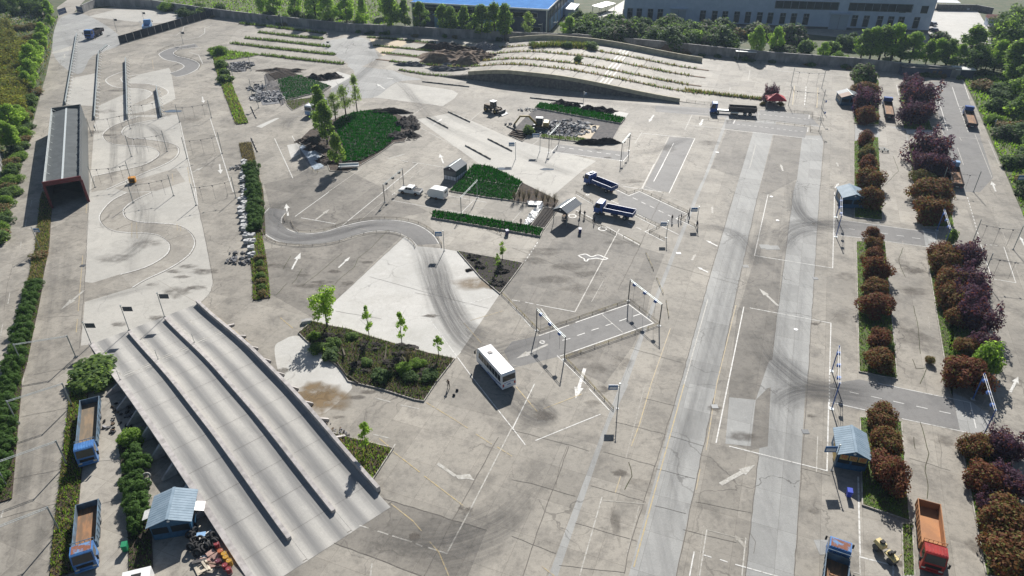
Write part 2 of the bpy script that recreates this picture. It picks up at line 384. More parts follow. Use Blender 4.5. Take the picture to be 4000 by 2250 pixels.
# pale new concrete round the skid course, and its older curved tracks
patch(T(0, 0, '715,905 1000,870 1340,865 1400,1140 1450,1400') + T(0, 1, '1480,0 1500,130 1560,400 1600,640 1610,700 1580,780 1500,840 1150,640 910,620 700,685 640,680 655,300 672,60'), 'course_concrete')
def curved_track(e1, e2, m, lv, k=5):
    a = smooth(GS(e1), k=k); b = smooth(GS(e2), k=k); PC[0] += 1; return sheet('curved_track', a + b[::-1], LV[lv] + PC[0] * .00005, m, yard)
SA1 = T(0, 1, '955,5 850,60 780,130 750,190 780,250 850,290 950,305 1100,310 1190,325 1250,360 1280,400 1265,460 1190,520 1075,575 910,622')
SA2 = T(0, 1, '1145,0 1020,60 950,110 930,150 960,200 1050,225 1200,235 1340,250 1430,300 1470,370 1450,440 1395,500 1270,580 1100,660 1000,720')
SB1 = T(0, 0, '1040,880 870,940 800,985 775,1020 800,1060 870,1090 1000,1100 1110,1105 1180,1130 1200,1165 1150,1210 1060,1250 880,1290 700,1330')
SB2 = T(0, 0, '1230,890 990,940 930,975 925,1010 980,1040 1100,1050 1250,1070 1330,1100 1350,1140 1320,1190 1240,1240 1050,1320 800,1430')
SC1 = T(0, 0, '960,530 870,560 810,590 800,615 850,650 940,665 1060,672 1130,690 1145,712 1100,745 1000,790')
SC2 = T(0, 0, '1050,565 930,580 915,600 950,625 1100,630 1200,650 1260,680 1265,710 1200,740 1100,790')
SD1 = T(0, 0, '1470,330 1290,365 1210,400 1205,420 1250,450 1340,470 1390,500 1350,530 1280,552')
SD2 = T(0, 0, '1500,355 1360,372 1310,400 1340,425 1430,445 1500,480 1490,520 1410,562 1330,580')
patch(T(0, 0, '970,600 1060,560 1275,512 1290,540 1325,745 1240,790 1100,840 750,905 740,800 960,700'), 'course_concrete')
patch(T(0, 0, '540,590 735,550 745,640 700,800 500,790'), 'course_concrete')
patch(T(0, 0, '660,125 880,70 1400,85 1480,105 1320,170 1120,175'), 'course_concrete')
patch(T(0, 0, '390,395 585,330 560,375 395,405'), 'course_concrete', 1)
for a, b in ((SA1, SA2), (SB1, SB2), (SC1, SC2)): curved_track(a, b, 'road_concrete', 1)
curved_track(SD1, SD2, 'worn_concrete', 1)
patch(T(0, 0, '700,1330 1050,1320 800,1430 690,1449 690,1380'), 'road_concrete', 1)
patch(T(0, 0, '860,1420 1150,1320 1330,1270 1400,1370 1180,1440 960,1449'), 'road_concrete', 2)
patch(T(0, 1, '610,1160 640,830 1000,722 1150,642 1500,845 1240,950 970,1062 690,1150'), 'course_concrete', 2)
# centre
patch(T(1, 1, '1120,335 610,810 440,970 780,1075 1500,1260 1545,1205 1840,770 1530,450 1400,425 1225,410'), 'pale_concrete', 0)
patch(T(1, 1, '70,430 600,380 1000,300 1100,330 860,560 610,810 430,950 90,760'), 'dusk_concrete', 1)
patch(T(1, 1, '140,1190 200,1120 330,1090 520,1250 680,1380 720,1449') + T(1, 2, '700,60 480,230 330,80 200,0'), 'pale_concrete', 0, sm=True)
patch(T(1, 0, '880,735 1070,618 1480,680 1525,705 1500,740 1410,800'), 'course_concrete', 0)
patch(T(1, 0, '750,540 820,505 865,510 790,552'), 'pale_concrete', 0)
patch(D('1050,300 1140,283 1290,350 1500,405 1470,425 1375,505 1300,455 1205,412'), 'course_concrete', 0)
patch(T(1, 0, '430,580 620,540 735,575 660,630 570,665'), 'pale_concrete', 0)
patch(T(1, 0, '860,290 1420,330 1425,410 1350,495 1000,458 880,352'), 'sandy_concrete', 0)
patch(T(1, 0, '0,955 150,890 180,890 40,965'), 'pale_concrete', 0)
patch(T(1, 0, '235,1095 325,1080 335,1160 265,1195'), 'pale_concrete', 0)
patch(T(2, 0, '200,770 540,790 880,855 850,900 520,850 200,790'), 'pale_concrete', 1)
patch(T(1, 1, '1310,195 1400,210 1932,320') + T(2, 1, '200,350 90,500') + T(1, 1, '1900,500 1530,440 1400,370 1330,300'), 'road_concrete', 0)
CEN1 = T(1, 1, '100,120 50,180 28,240 50,300 110,345 200,380 400,395 600,370 750,325 900,295 1050,305 1150,345 1210,400')
CEN2 = T(1, 1, '240,140 195,195 192,235 230,275 290,302 380,315 520,300 650,260 800,225 950,210 1100,220 1230,255 1330,320 1380,390')
curved_track(CEN1, CEN2, 'worn_concrete', 2)
patch(T(2, 1, '90,520 200,360 330,180 560,200 980,420 1150,470 1060,700 1000,990 900,1180 700,1449 400,1300 0,820 -100,700'), 'dusk_concrete', 0)
patch(T(1, 1, '60,-60 300,-120 520,-250 960,-30 1300,150 1000,210 600,260 300,300 190,240 100,100'), 'dusk_concrete', 0)
patch(T(1, 0, '480,330 700,282 850,305 950,470 1100,560 1250,600 1060,620 870,740 560,690 740,560 680,490 600,420'), 'grey_concrete', 0, sm=True)
patch(T(0, 0, '450,140 640,110 880,250 900,340 700,420 590,560 400,400'), 'grey_concrete', 0, sm=True)
patch(T(1, 0, '0,185 830,268 700,282 480,330 600,420 660,500 0,440 -200,330'), 'road_concrete', 0, sm=True)
# main carriageway strips
patch(Q(2700, 250, .3106, '480,640 430,690 150,1449') + T(2, 1, '1390,0 1000,990 815,1449') + T(2, 2, '275,1449 345,1449 740,290 880,0') + T(2, 1, '870,1449 1030,990 1420,0') + Q(2700, 250, .3106, '245,1300 470,690'), 'grey_concrete', 0, 'lane')
patch(Q(2700, 250, .3106, '820,600 800,780 605,1430') + T(2, 1, '1495,640 1270,1449') + T(2, 2, '880,1449 1235,1449 1545,0') + T(2, 1, '1545,1449 1710,700 1860,0') + Q(2700, 250, .3106, '1065,740 1085,600'), 'grey_concrete', 0, 'lane')
patch(Q(2700, 250, .3106, '1400,900 1330,1449') + T(3, 1, '190,0 130,500 30,1180') + T(2, 2, '1860,540 1760,1449') + T(3, 2, '197,1449 285,0') + T(3, 1, '298,1449 390,0') + Q(2700, 250, .3106, '1660,1000 1640,900'), 'grey_concrete', 0, 'lane')
patch(T(2, 1, '1700,900 1640,1449') + T(2, 2, '1615,430 1800,500 1930,470') + T(3, 1, '30,1300 60,1000 110,480') + T(2, 1, '1932,500 1840,470 1720,860'), 'dusk_concrete', 1)
patch(T(3, 1, '15,1270 180,1290 180,1449') + T(3, 2, '0,30') + T(2, 2, '1840,120 1860,60') + T(2, 1, '1880,1449 1930,1300'), 'grey_concrete', 2)
patch(T(2, 2, '1640,100 1840,120 1800,470 1610,450'), 'grey_concrete', 2)
patch(Q(2700, 250, .3106, '450,830 775,870 605,1430 250,1310'), 'dusk_concrete', 1); patch(Q(2700, 250, .3106, '1045,890 1395,925 1330,1449') + T(2, 1, '1932,20 1860,0'), 'dusk_concrete', 1)
# worn bays
patch(T(2, 1, '200,1085 880,850 1068,990 360,1240 0,1330 -60,1200 0,1130'), 'worn_concrete', 1)
patch(T(3, 1, '505,205 1265,310 1275,418 500,322'), 'worn_concrete', 1)
patch(T(3, 2, '460,0 690,-35 1395,110 1450,350 690,195 460,135'), 'worn_concrete', 1)
patch(T(3, 1, '1165,270 1290,300 1240,430 1190,412'), 'grey_concrete', 2)
patch(T(3, 2, '1390,60 1530,130 1680,240 1640,380 1450,360'), 'grey_concrete', 2)
patch(Q(2700, 250, .3106, '860,580 1480,640 1620,790 840,700'), 'worn_concrete', 2)
patch(Q(2700, 250, .3106, '440,700 1460,800 1430,930 420,812'), 'worn_concrete', 2)
patch(Q(2700, 250, .3106, '-450,520 850,585 830,700 -450,600'), 'worn_concrete', 1)
patch(T(2, 0, '350,1090 890,1150 840,1215 300,1145'), 'worn_concrete', 2)
patch(T(2, 0, '1190,1035 1375,1045 1185,1449 990,1430'), 'worn_concrete', 1)
patch(Q(2250, 640, .2208, '700,450 935,560 1125,485 1960,885 1770,970 1900,1040 1560,1100 1060,880 760,715'), 'worn_concrete', 2)
patch(T(3, 0, '1240,620 1480,610 1560,900 1700,1340 1600,1449 1450,1449 1300,950'), 'worn_concrete', 0)
patch(T(3, 0, '655,945 1030,960 1060,1060 655,1060'), 'grey_concrete', 0)
patch(T(3, 0, '1040,978 1240,985 1240,1010 1050,1010'), 'pale_concrete', 1)
patch(T(3, 2, '690,1000 1000,1090 1010,1449 690,1449'), 'road_concrete', 1)
patch(T(3, 0, '840,940 1040,990 1100,1449') + T(3, 1, '1180,270 870,210 850,0') + T(3, 0, '850,1400'), 'road_concrete', 2)
patch(T(0, 2, '570,620 770,90 1000,400 980,1449 560,1449'), 'road_concrete', 0)
patch(T(1, 2, '580,1200 680,1122 770,1080 1028,885 1270,960 1740,1105 1600,1449 1250,1449'), 'dusk_concrete', 0)
# ---------------------------------------------------------------- painted markings, joints, films of dirt: all belong to the yard
MZ = [0]
def nz(): MZ[0] += 1; return .019 + .0004 * (MZ[0] % 14)
def fz(): MZ[0] += 1; return .026 + .00015 * (MZ[0] % 60)
def ln(px, w=.15, m='white_paint', sm=False, name='line_marking', z=None):
    p = GS(px); p = smooth(p) if sm else p
    return ribbon_mb(p, w * .85, z or nz()).build(name, m, yard)
def lines(px_list, w=.15, m='white_paint'):
    for p in px_list: ln(p, w, m)
def seg(px, n, frac=.55, w=.13, m='white_paint'):
    a, b = GS(px)[0], GS(px)[-1]
    for i in range(n):
        t0 = i / n; t1 = t0 + frac / n
        ribbon_mb([(a[0] + (b[0] - a[0]) * t, a[1] + (b[1] - a[1]) * t) for t in (t0, t1)], w, nz()).build('dash_marking', m, yard)
def arrow(px, w=.17, m='white_paint', head=.38):
    a, b = GS(px); dx, dy = b[0] - a[0], b[1] - a[1]; L = math.hypot(dx, dy); dx /= L; dy /= L; nx, ny = -dy, dx; k = L * (1 - head); hw = max(.36, L * .095); z = nz()
    mb = MB(); P = lambda t, s: (a[0] + dx * t + nx * s, a[1] + dy * t + ny * s, z)
    mb.poly([P(0, -w), P(k, -w), P(k, -hw), P(L, 0), P(k, hw), P(k, w), P(0, w)]); return mb.build('arrow_marking', m, yard)
def t_lines(c, r, spec, w=.15, m='white_paint'):
    for s in spec.split('|'): ln(T(c, r, s), w, m)
def q_lines(x, y, k, spec, w=.15, m='white_paint'):
    for s in spec.split('|'): ln(Q(x, y, k, s), w, m)
W, OW, FW, YP, FY = 'white_paint', 'old_white_paint', 'faint_white_paint', 'yellow_paint', 'faint_yellow_paint'
for e in (SA1, SA2, SB1, SB2): ln(e, .28, W, True, 'edge_line'); ln([(x + 3, y + 2) for x, y in e], .18, 'joint', True, 'track_kerb')
for e in (SC1[:-1], SC2[:-1], SD1, SD2): ln(e, .32, W, True, 'edge_line')
ln(CEN1[:3], .2, W, True, 'edge_line'); ln(CEN1[3:], .22, W, True, 'edge_line'); ln(CEN2[:3], .2, W, True, 'edge_line'); ln(CEN2[3:], .22, W, True, 'edge_line')
t_lines(0, 0, '1385,205 1430,180 1480,168|1260,275 1330,265 1380,235 1385,205|1310,305 1400,300 1500,280 1545,250 1545,215 1600,190|1440,380 1510,376|1430,395 1500,415 1530,480|1540,420 1600,445 1625,495', .2, W)
t_lines(0, 0, '1585,890 1670,1160 1760,1449|1360,925 1420,1200 1480,1449', .2, W)
t_lines(0, 0, '655,455 735,430|1330,785 1400,755|735,830 740,900|738,960 735,1060|1000,1045 1012,1330|978,1250 980,1310|715,1325 713,1370', .15, OW)
t_lines(0, 0, '1415,1260 1435,1385|1300,1310 1305,1370|1150,450 1158,520', .15, FY)
t_lines(0, 0, '1470,530 1520,740|1050,1050 1085,1130', .1, FW)
arrow(T(0, 0, '1527,730 1537,778')); arrow(T(0, 0, '1657,1238 1666,1312')); arrow(T(0, 0, '1400,1325 1540,1258'), .2, OW); arrow(T(0, 0, '490,405 483,440'), .2, OW)
t_lines(0, 1, '655,90 650,160|625,480 590,900|585,960 575,1060|385,230 330,540', .15, FY)
t_lines(0, 1, '995,230 995,345|1030,230 1035,350|1335,240 1340,290|1360,260 1365,295', .12, FY)
t_lines(0, 1, '160,375 155,420|75,760 60,845|22,990 5,1085|240,60 232,110|200,205 190,265', .14, OW)
t_lines(0, 1, '1480,0 1492,100|1465,0 1475,95', .15, W)
t_lines(0, 1, '275,900 205,1300|180,1400 170,1449', .15, OW); t_lines(0, 2, '160,20 130,270|110,420 60,750|25,950 10,1010', .2, OW); t_lines(0, 2, '540,60 505,430|490,590 470,810|460,1000 445,1090|435,1240 425,1350', .2, W)
arrow(T(0, 1, '636,742 458,890'), .2, OW, .5)
t_lines(0, 1, '1530,850 1700,990 1890,1140', .14, FY)
t_lines(1, 1, '550,0 295,185|340,195 600,240|960,0 650,255', .2, W); t_lines(1, 1, '600,240 850,290|950,80 780,220|1490,275 1385,380', .15, FW)
t_lines(1, 1, '1800,785 1360,915|1310,960 1610,1370|1500,1260 1545,1205', .16, W); ln(T(1, 1, '1610,1370') + T(1, 2, '1932,330'), .16, W)
t_lines(1, 1, '1570,990 1700,1140|185,950 280,1030', .16, YP); t_lines(1, 1, '1620,970 1870,895', .14, FY)
arrow(T(1, 1, '450,210 555,130'), .2, OW); arrow(T(1, 1, '242,180 228,88'), .2, W); arrow(T(1, 1, '270,585 337,458')); arrow(T(1, 1, '623,572 712,488'))
R3 = (1500, 600, .1795)
q_lines(*R3, '175,1020 2229,1390|1390,915 2229,1060|75,100 145,113|220,125 290,135|360,150 520,175|610,185 1300,295|180,870 310,890|1945,1025 1690,1285', .15, W)
q_lines(*R3, '735,210 10,810', .22, W); q_lines(*R3, '930,250 720,425|640,490 565,550|1345,1065 2229,1215', .13, OW)
seg(Q(*R3, '420,700 150,920'), 6); arrow(Q(*R3, '1297,215 1213,5')); arrow(Q(*R3, '130,100 470,5'), .2, OW)
R5 = (1700, 650, .2760)
q_lines(*R5, '1085,785 1250,590|900,755 1085,785', .14, OW); q_lines(*R5, '1000,560 1220,592|640,600 1050,665', .12, FW)
seg(Q(*R5, '1270,1345 1460,1060'), 7, .6, .2, W)
q_lines(*R5, '285,880 70,1080|220,990 400,1025|480,1045 700,1080|1020,1135 1350,1190', .12, FW)
R2 = (2250, 640, .2208)
q_lines(*R2, '0,545 300,715|705,455 935,565 1125,490 1960,885 1770,970 2100,1125|1060,880 1815,1255|1050,925 1425,1115 1220,1200 1560,1375|620,650 760,715|0,820 290,970|540,1115 1130,1440|835,400 1515,495|1545,0 1375,310|1895,0 1645,520', .2, W)
q_lines(*R2, '1005,600 1090,640|1155,675 1235,712|1305,745 1390,785|1460,825 1545,862|1625,905 1680,930|1070,1125 1155,1165|920,1045 995,1085', .2, W)
q_lines(*R2, '1385,0 1160,440', .2, OW); q_lines(*R2, '920,400 1085,335 1940,700 1790,760|880,400 640,280', .18, FW)
t_lines(2, 1, '810,280 475,905', .22, OW); t_lines(2, 1, '0,815 60,825|100,832 160,845|185,850 475,905', .16, W)
patch(T(2, 1, '520,478 560,474 600,488 650,478 700,498 640,502 570,508'), 'worn_concrete', 3)
ln(T(2, 1, '500,480 530,472 560,470 600,488 650,475 690,490 720,502 690,510 640,500 600,505 575,508 565,522 548,518 545,505 520,492 500,480'), .32, W, True, 'outline_marking')
for q, rx in (('455,182', .8), ('683,278', .8), ('228,1133', .35), ('570,20', .3)):
    c = G1(T(2, 1, q)); ribbon_mb([(c[0] + rx * math.cos(a * .5236), c[1] + rx * math.sin(a * .5236)) for a in range(13)], .25, nz()).build('ring_marking', W, yard)
t_lines(2, 1, '205,1085 430,1005|480,985 880,848 1068,990 360,1240', .22, W)
t_lines(2, 1, '490,1085 550,1065|600,1045 655,1028|705,1010 760,992|810,975 865,955|915,938 975,918|380,1120 440,1105', .2, W)
t_lines(2, 1, '680,925 835,1060', .14, OW); t_lines(2, 1, '340,1235 560,1449|0,860 140,1015', .15, W); t_lines(2, 1, '220,880 310,1005', .3, OW); t_lines(2, 1, '690,670 600,830|0,1305 230,1355 150,1449', .12, FW)
arrow(T(2, 1, '270,1150 30,1258'), .22, OW); arrow(T(2, 1, '550,1330 480,1560'), .25, W, .35)
ln(T(2, 1, '1478,812') + T(2, 2, '1300,0'), .18, OW); ln(T(2, 2, '1300,0 1110,690 920,1380'), .18, YP); ln(T(2, 1, '1690,855') + T(2, 2, '1545,0 1465,500'), .16, FY); ln(T(2, 1, '1750,865 1630,1449') + T(2, 2, '1540,445'), .2, W)
ln(T(2, 1, '1195,1030') + T(2, 2, '1050,0'), .16, FY); ln(T(2, 2, '1050,0 960,310 900,470'), .15, YP); t_lines(2, 2, '820,695 780,820|225,1375 320,1449|1420,640 1390,800', .14, FY); t_lines(2, 2, '1000,20 860,560', .12, FW)
arrow(T(2, 1, '1552,410 1463,364')); arrow(T(2, 1, '1480,607 1398,566')); arrow(T(2, 1, '1358,517 1385,468'), .2, FW); arrow(T(2, 1, '1512,160 1510,105'), .2, FW)
ln(T(2, 1, '1932,20 1830,480'), .18, W); ln(T(2, 1, '1830,480') + T(3, 1, '488,575 502,0'), .18, W); ln(T(2, 1, '1795,875') + T(3, 1, '475,990 465,1370'), .18, W)
seg(T(3, 1, '465,1370 462,1640'), 11, .6, .18); seg(T(3, 1, '502,0 498,330'), 14, .6, .15); arrow(T(3, 1, '77,860 -67,728'), .22, OW)
R8 = (2700, 250, .3106)
q_lines(*R8, '1080,85 2040,160|830,575 1485,640 1480,690|830,700 1660,790|560,700 1470,795 1465,855|370,815 1590,950|555,700 530,750', .22, W)
q_lines(*R8, '380,180 1250,275|1290,275 1900,345|0,770 430,812|1275,515 1460,540|50,290 500,335|740,80 715,210|490,300 480,335', .18, OW)
q_lines(*R8, '1300,275 1275,515|1595,295 1580,550', .25, YP); seg(Q(*R8, '1445,285 1425,530'), 7, .65, .25); seg(Q(*R8, '840,628 1480,698'), 9, .5, .2); seg(Q(*R8, '575,757 1450,858'), 12, .5, .2)
q_lines(*R8, '810,1025 735,1310|1130,1285 1155,1340|1835,1250 1845,1270', .16, OW); seg(Q(*R8, '600,355 1400,425'), 9, .55, .18, OW)
t_lines(2, 0, '975,1005 1380,1045 1190,1449|1220,1080 1070,1370|350,1090 300,1145 840,1215 885,1160', .2, W); t_lines(2, 0, '1185,1030 980,1430|1325,845 1530,865|1275,935 1510,965|1360,865 1305,980|980,1000 925,1085|200,1060 115,1120|350,1070 780,1125', .16, OW)
seg(T(2, 0, '365,1110 850,1178'), 7, .5, .2); arrow(T(2, 0, '1070,868 1033,922'), .22, OW); arrow(T(2, 0, '1440,900 1418,950'), .22, W)
t_lines(2, 0, '140,760 330,770|-100,690 200,730', .14, FW)
t_lines(1, 0, '1310,865 1800,1120|1225,955 1610,1165 1670,1200|1730,815 1450,1050|1280,800 1195,857', .2, OW); t_lines(1, 0, '1890,1020 1470,810|900,735 1190,775|1110,800 1135,780|1160,805 1180,790', .16, FW)
t_lines(1, 0, '140,1045 278,1345|272,1025 330,1130', .2, W); t_lines(1, 0, '800,1270 545,1449|250,870 345,882', .17, OW); seg(T(1, 0, '345,830 525,715'), 5, .6, .18); arrow(T(1, 0, '972,672 912,633')); arrow(T(1, 0, '1335,947 1407,893')); arrow(T(1, 0, '1035,595 985,588'), .3)
ln(T(1, 2, '1932,330 1610,960 1440,1280 1300,1235'), .2, OW)
t_lines(1, 2, '1255,1225 1205,1205|1175,1192 1028,1147|998,1137 918,1110|850,1088 780,1068|875,1355 865,1449|885,380 1020,412|1030,490 1050,455|900,105 1015,135|1090,158 1230,188', .2, OW)
t_lines(1, 2, '1285,140 1500,270|1660,378 1780,455|1820,475 1932,545|1035,510 1235,665|1270,695 1560,915|930,410 1000,470|1020,905 1185,1035|1310,1190 1380,1270 1455,1449', .16, YP); t_lines(1, 2, '1500,270 1600,335|1185,1035 1250,1110', .15, FY)
ln(T(1, 2, '1370,600 1505,695'), .5, OW, name='arrow_marking'); z_ = nz(); MB().poly([(*G(p), z_) for p in T(1, 2, '1500,690 1530,722 1590,715 1650,728 1612,680')]).build('arrow_marking', OW, yard)
t_lines(2, 2, '170,0 5,335 100,460|175,428 668,228|580,35 735,200|1375,1265 1340,1449|1445,1290 1505,1308|1570,1325 1630,1345', .17, W); t_lines(2, 2, '30,20 190,208|240,187 525,77', .16, YP)
ln(T(2, 2, '1640,470') + T(3, 2, '445,655 458,135'), .2, W); ln(T(2, 2, '1685,1362') + T(3, 2, '150,1475'), .17, W)
t_lines(2, 2, '1470,1100 1415,1449|1765,1160 1735,1449|680,850 510,1449', .17, OW); t_lines(2, 2, '1470,1100 1780,1180|1445,1070 1400,1449|960,920 870,1270|690,880 1000,905', .14, FW)
arrow(T(2, 2, '1573,757 1835,610'), .28, OW); arrow(T(2, 2, '1765,1235 1680,1140'), .2, FW)
t_lines(3, 2, '460,28 535,42|615,60 685,75|775,93 858,112|945,130 1028,150|1118,168 1205,187|1290,205 1378,224|1465,240 1540,257|460,135 750,200|1010,262 1535,372|830,-5 1525,140 1570,335', .16, W); t_lines(3, 2, '680,700 695,1305 945,1370 945,1449', .22, W); t_lines(3, 2, '375,390 365,670|690,1310 697,1449|640,1420 690,1432', .15, OW)
t_lines(3, 1, '505,205 1265,310 1275,365|500,322 735,350 1235,420|610,278 655,283|845,308 905,318|970,328 1025,334|1088,346 1150,353|1215,362 1270,368|1605,395 1690,655 1870,685 1780,415', .17, W)
seg(T(3, 1, '1505,40 1605,385'), 14, .6, .16); seg(T(3, 1, '1635,394 1750,409'), 3, .5, .16); t_lines(3, 1, '1750,235 1932,250|1770,300 1932,740|1670,880 1900,915|1210,935 1220,1030|1015,370 1025,415', .14, FW); arrow(T(3, 1, '1935,405 1903,338')); arrow(T(3, 2, '1828,62 1888,-55'))
t_lines(3, 0, '1255,645 1355,985|1390,655 1440,805 1480,808|1470,605 1520,750|970,640 985,720', .22, W); t_lines(3, 0, '1305,950 1325,1010|1430,1115 1475,1245|1560,1010 1690,1340|1665,1060 1760,1280|840,640 970,665|1060,1000 1660,1055|1445,1035 1460,1062|1560,920 1610,995', .17, OW); seg(T(3, 0, '1445,815 1515,1005'), 9, .6, .18); arrow(T(3, 0, '1718,1445 1688,1368'))
arrow(T(3, 0, '505,1420 535,1382')); arrow(T(3, 0, '530,1255 518,1225'), .2, OW); arrow(T(3, 0, '112,1290 95,1240'), .2, OW); t_lines(3, 1, '0,500 60,506|1975,100 1980,110', .12, FW)
# joints and cracks
def joints(spec, w=.07, m='joint'):
    for c, r, s in spec:
        p = GS(T(c, r, s)); rs = random.Random(len(s) * 7 + c); q = resample(p, 1.2)
        q = [(x + rs.uniform(-.06, .06), y + rs.uniform(-.06, .06)) for x, y in q]
        ribbon_mb(q, w, nz()).build('joint', m, yard)
joints([(2, 1, '1860,0 1710,690 1545,1449 1240,2898'), (3, 1, '430,-400 390,0 298,1449 197,2898'), (2, 2, '1860,540 1760,1449'), (2, 1, '1680,0 1490,640 1270,1449 1085,2050 880,2700 850,2880'), (3, 1, '190,0 130,480 35,1180'), (2, 2, '430,470 270,900 160,1210 80,1449'), (2, 1, '1145,0 960,420 800,740'), (1, 1, '1125,330 610,810 440,960'),
        (1, 2, '1028,885 770,1080 680,1120 580,1195 180,1449'), (1, 2, '580,1195 1250,1449'), (1, 2, '920,850 1270,960 1740,1105'), (1, 2, '1830,400 1500,1000 1270,1449'), (0, 1, '670,80 640,680 600,1180'), (0, 1, '1495,100 1560,400 1610,680 1590,760 1500,850'), (3, 0, '655,600 655,1449')], .09)
joints([(2, 2, '0,345 430,460 600,510'), (2, 2, '780,285 1160,380'), (2, 2, '690,510 1085,620'), (2, 2, '595,765 1010,890'), (2, 2, '480,1050 950,1190'), (2, 2, '360,1370 850,1425'), (2, 2, '1000,110 1235,165'), (3, 2, '250,635 470,690'), (2, 2, '0,720 190,760 480,850'), (2, 2, '0,1150 330,1280'), (2, 2, '1200,395 1450,470'), (2, 2, '1090,640 1400,720'), (2, 2, '1080,920 1320,980'), (2, 2, '1390,890 1810,975'), (2, 2, '1290,1100 1700,1200'),
        (2, 1, '1710,700 1500,640'), (2, 1, '1100,130 960,90'), (2, 1, '960,420 640,290'), (2, 1, '0,420 560,640'), (2, 1, '0,1080 200,700'), (2, 1, '1490,640 1080,520'), (2, 1, '1290,1290 900,1180'), (0, 1, '340,600 600,540'), (0, 1, '330,950 600,930'), (0, 1, '250,1380 580,1310'), (0, 2, '150,250 520,180'), (0, 2, '90,720 480,640'), (0, 2, '20,1010 440,900'), (0, 2, '580,600 960,560'), (0, 2, '770,900 980,860'), (1, 1, '860,640 1400,790 1760,880'), (1, 1, '600,900 960,960'), (1, 1, '1200,760 1330,790')], .05)
joints([(1, 1, '1000,285 860,430 770,500 740,570 650,640 595,695'), (1, 1, '650,460 560,540 440,640 350,710'), (1, 1, '265,485 215,560 200,590'), (1, 1, '350,580 300,660 270,695'), (1, 1, '235,690 150,780'), (3, 1, '1020,420 985,510 1015,600 1040,650'), (3, 1, '1100,860 1130,1000 1150,1220'), (3, 2, '1150,290 1185,420 1215,540 1180,640 1210,770 1200,870'), (3, 1, '1090,1260 1120,1340 1200,1320 1150,1449'), (3, 2, '1100,400 1110,500'), (2, 2, '880,590 910,680 850,800'), (3, 0, '945,1180 985,1290 880,1400')], .09, 'weed_joint')
joints([(0, 0, '455,450 460,510 405,590'), (0, 0, '400,690 490,650'), (0, 0, '330,1050 310,1100 270,1150'), (0, 1, '100,540 60,680 30,900'), (3, 2, '1280,380 1310,500 1300,640'), (3, 2, '1060,560 1180,590 1390,660'), (2, 2, '1800,1130 1840,1180 1820,1280'), (2, 2, '330,780 350,640 420,470')], .05)
# dirt films
def film(px, w, k, m='tyre_film', sm=True, z=None):
    p = GS(px); p = smooth(p, k=6) if sm else p; z = z or fz(); n = len(p); cols = (-.5, -.25, 0, .25, .5); amp = (0, .75, 1, .75, 0); mb = MB(); A = []; U = []; s = 0
    offs = [offset(p, w * c) for c in cols]
    for i in range(n):
        if i: s += math.dist(p[i], p[i - 1])
        e = min(1, 3.5 * min(i, n - 1 - i) / n)
        for j in range(5): mb.v.append((*offs[j][i], z)); A.append(k * amp[j] * e); U.append((cols[j] * w, s, z))
    for i in range(n - 1):
        for j in range(4): a = i * 5 + j; mb.face((a + 1, a, a + 5, a + 6))
    me = mb.mesh('tyre_marks', m)
    me.attributes.new('film', 'FLOAT', 'POINT').data.foreach_set('value', A)
    me.attributes.new('along', 'FLOAT_VECTOR', 'POINT').data.foreach_set('vector', [x for u in U for x in u])
    return stuff(link('tyre_marks', me, yard))
def blot(px, rx, ry, k, m='stain_film', rot=0):
    c = G1(px); mb = MB(); A = []; U = []; z = fz(); rs = random.Random(int(c[0] * 13 + c[1] * 7)); N = 18
    mb.v.append((*c, z)); A.append(k); U.append((c[0], c[1], 0))
    for ring, am in ((.55, .9), (1, 0)):
        for i in range(N):
            t = 2 * math.pi * i / N; q = ring * (1 + rs.uniform(-.28, .28)); x = rx * q * math.cos(t); y = ry * q * math.sin(t)
            X = c[0] + x * math.cos(rot) - y * math.sin(rot); Y = c[1] + x * math.sin(rot) + y * math.cos(rot); mb.v.append((X, Y, z)); A.append(k * am); U.append((X, Y, 0))
    for i in range(N):
        j = (i + 1) % N; mb.face((0, 1 + i, 1 + j)); mb.face((1 + i, 1 + N + i, 1 + N + j, 1 + j))
    me = mb.mesh('stain', m); me.attributes.new('film', 'FLOAT', 'POINT').data.foreach_set('value', A)
    me.attributes.new('along', 'FLOAT_VECTOR', 'POINT').data.foreach_set('vector', [x for u in U for x in u])
    return stuff(link('stain', me, yard))
film(T(1, 1, '1150,280 1240,360 1300,480 1360,680 1460,930 1600,1120 1780,1200 1932,1170') + T(2, 1, '200,1100 500,1020'), 7, .62)
film(T(1, 1, '1330,460 1400,600 1440,760 1560,960 1700,1080'), 4, .55)
film(T(1, 1, '1270,480 1330,700 1420,900 1560,1120 1700,1230'), 3, .5)
film(CEN1[2:], 2.0, .0) if 0 else None
film(T(1, 1, '70,200 100,290 220,350 400,355 600,320 800,265 1000,255 1150,290'), 1.8, .6); film(T(1, 1, '140,200 180,280 300,330 450,330 700,275 950,235 1150,255'), 1.4, .45)
film(T(1, 1, '600,240 300,250 130,200 150,100 350,0'), 5, .45)
film(T(3, 1, '900,270 560,235 380,240 220,260 120,330 50,480'), 6, .7); film(T(3, 1, '700,290 400,255 260,180 200,60 190,-100'), 4.5, .8); film(T(3, 1, '500,300 330,300 220,340 140,430'), 3, .5)
film(T(3, 2, '900,80 500,40 280,0 120,-110 0,-230 -100,-420'), 6.5, .75); film(T(3, 2, '800,110 400,60 200,80 50,180'), 5, .75)
film(T(2, 1, '1932,560 1830,470 1700,330 1580,280 1400,270 1150,330'), 4, .45); film(T(2, 1, '1932,200 1880,330 1840,470 1810,640'), 3, .5)
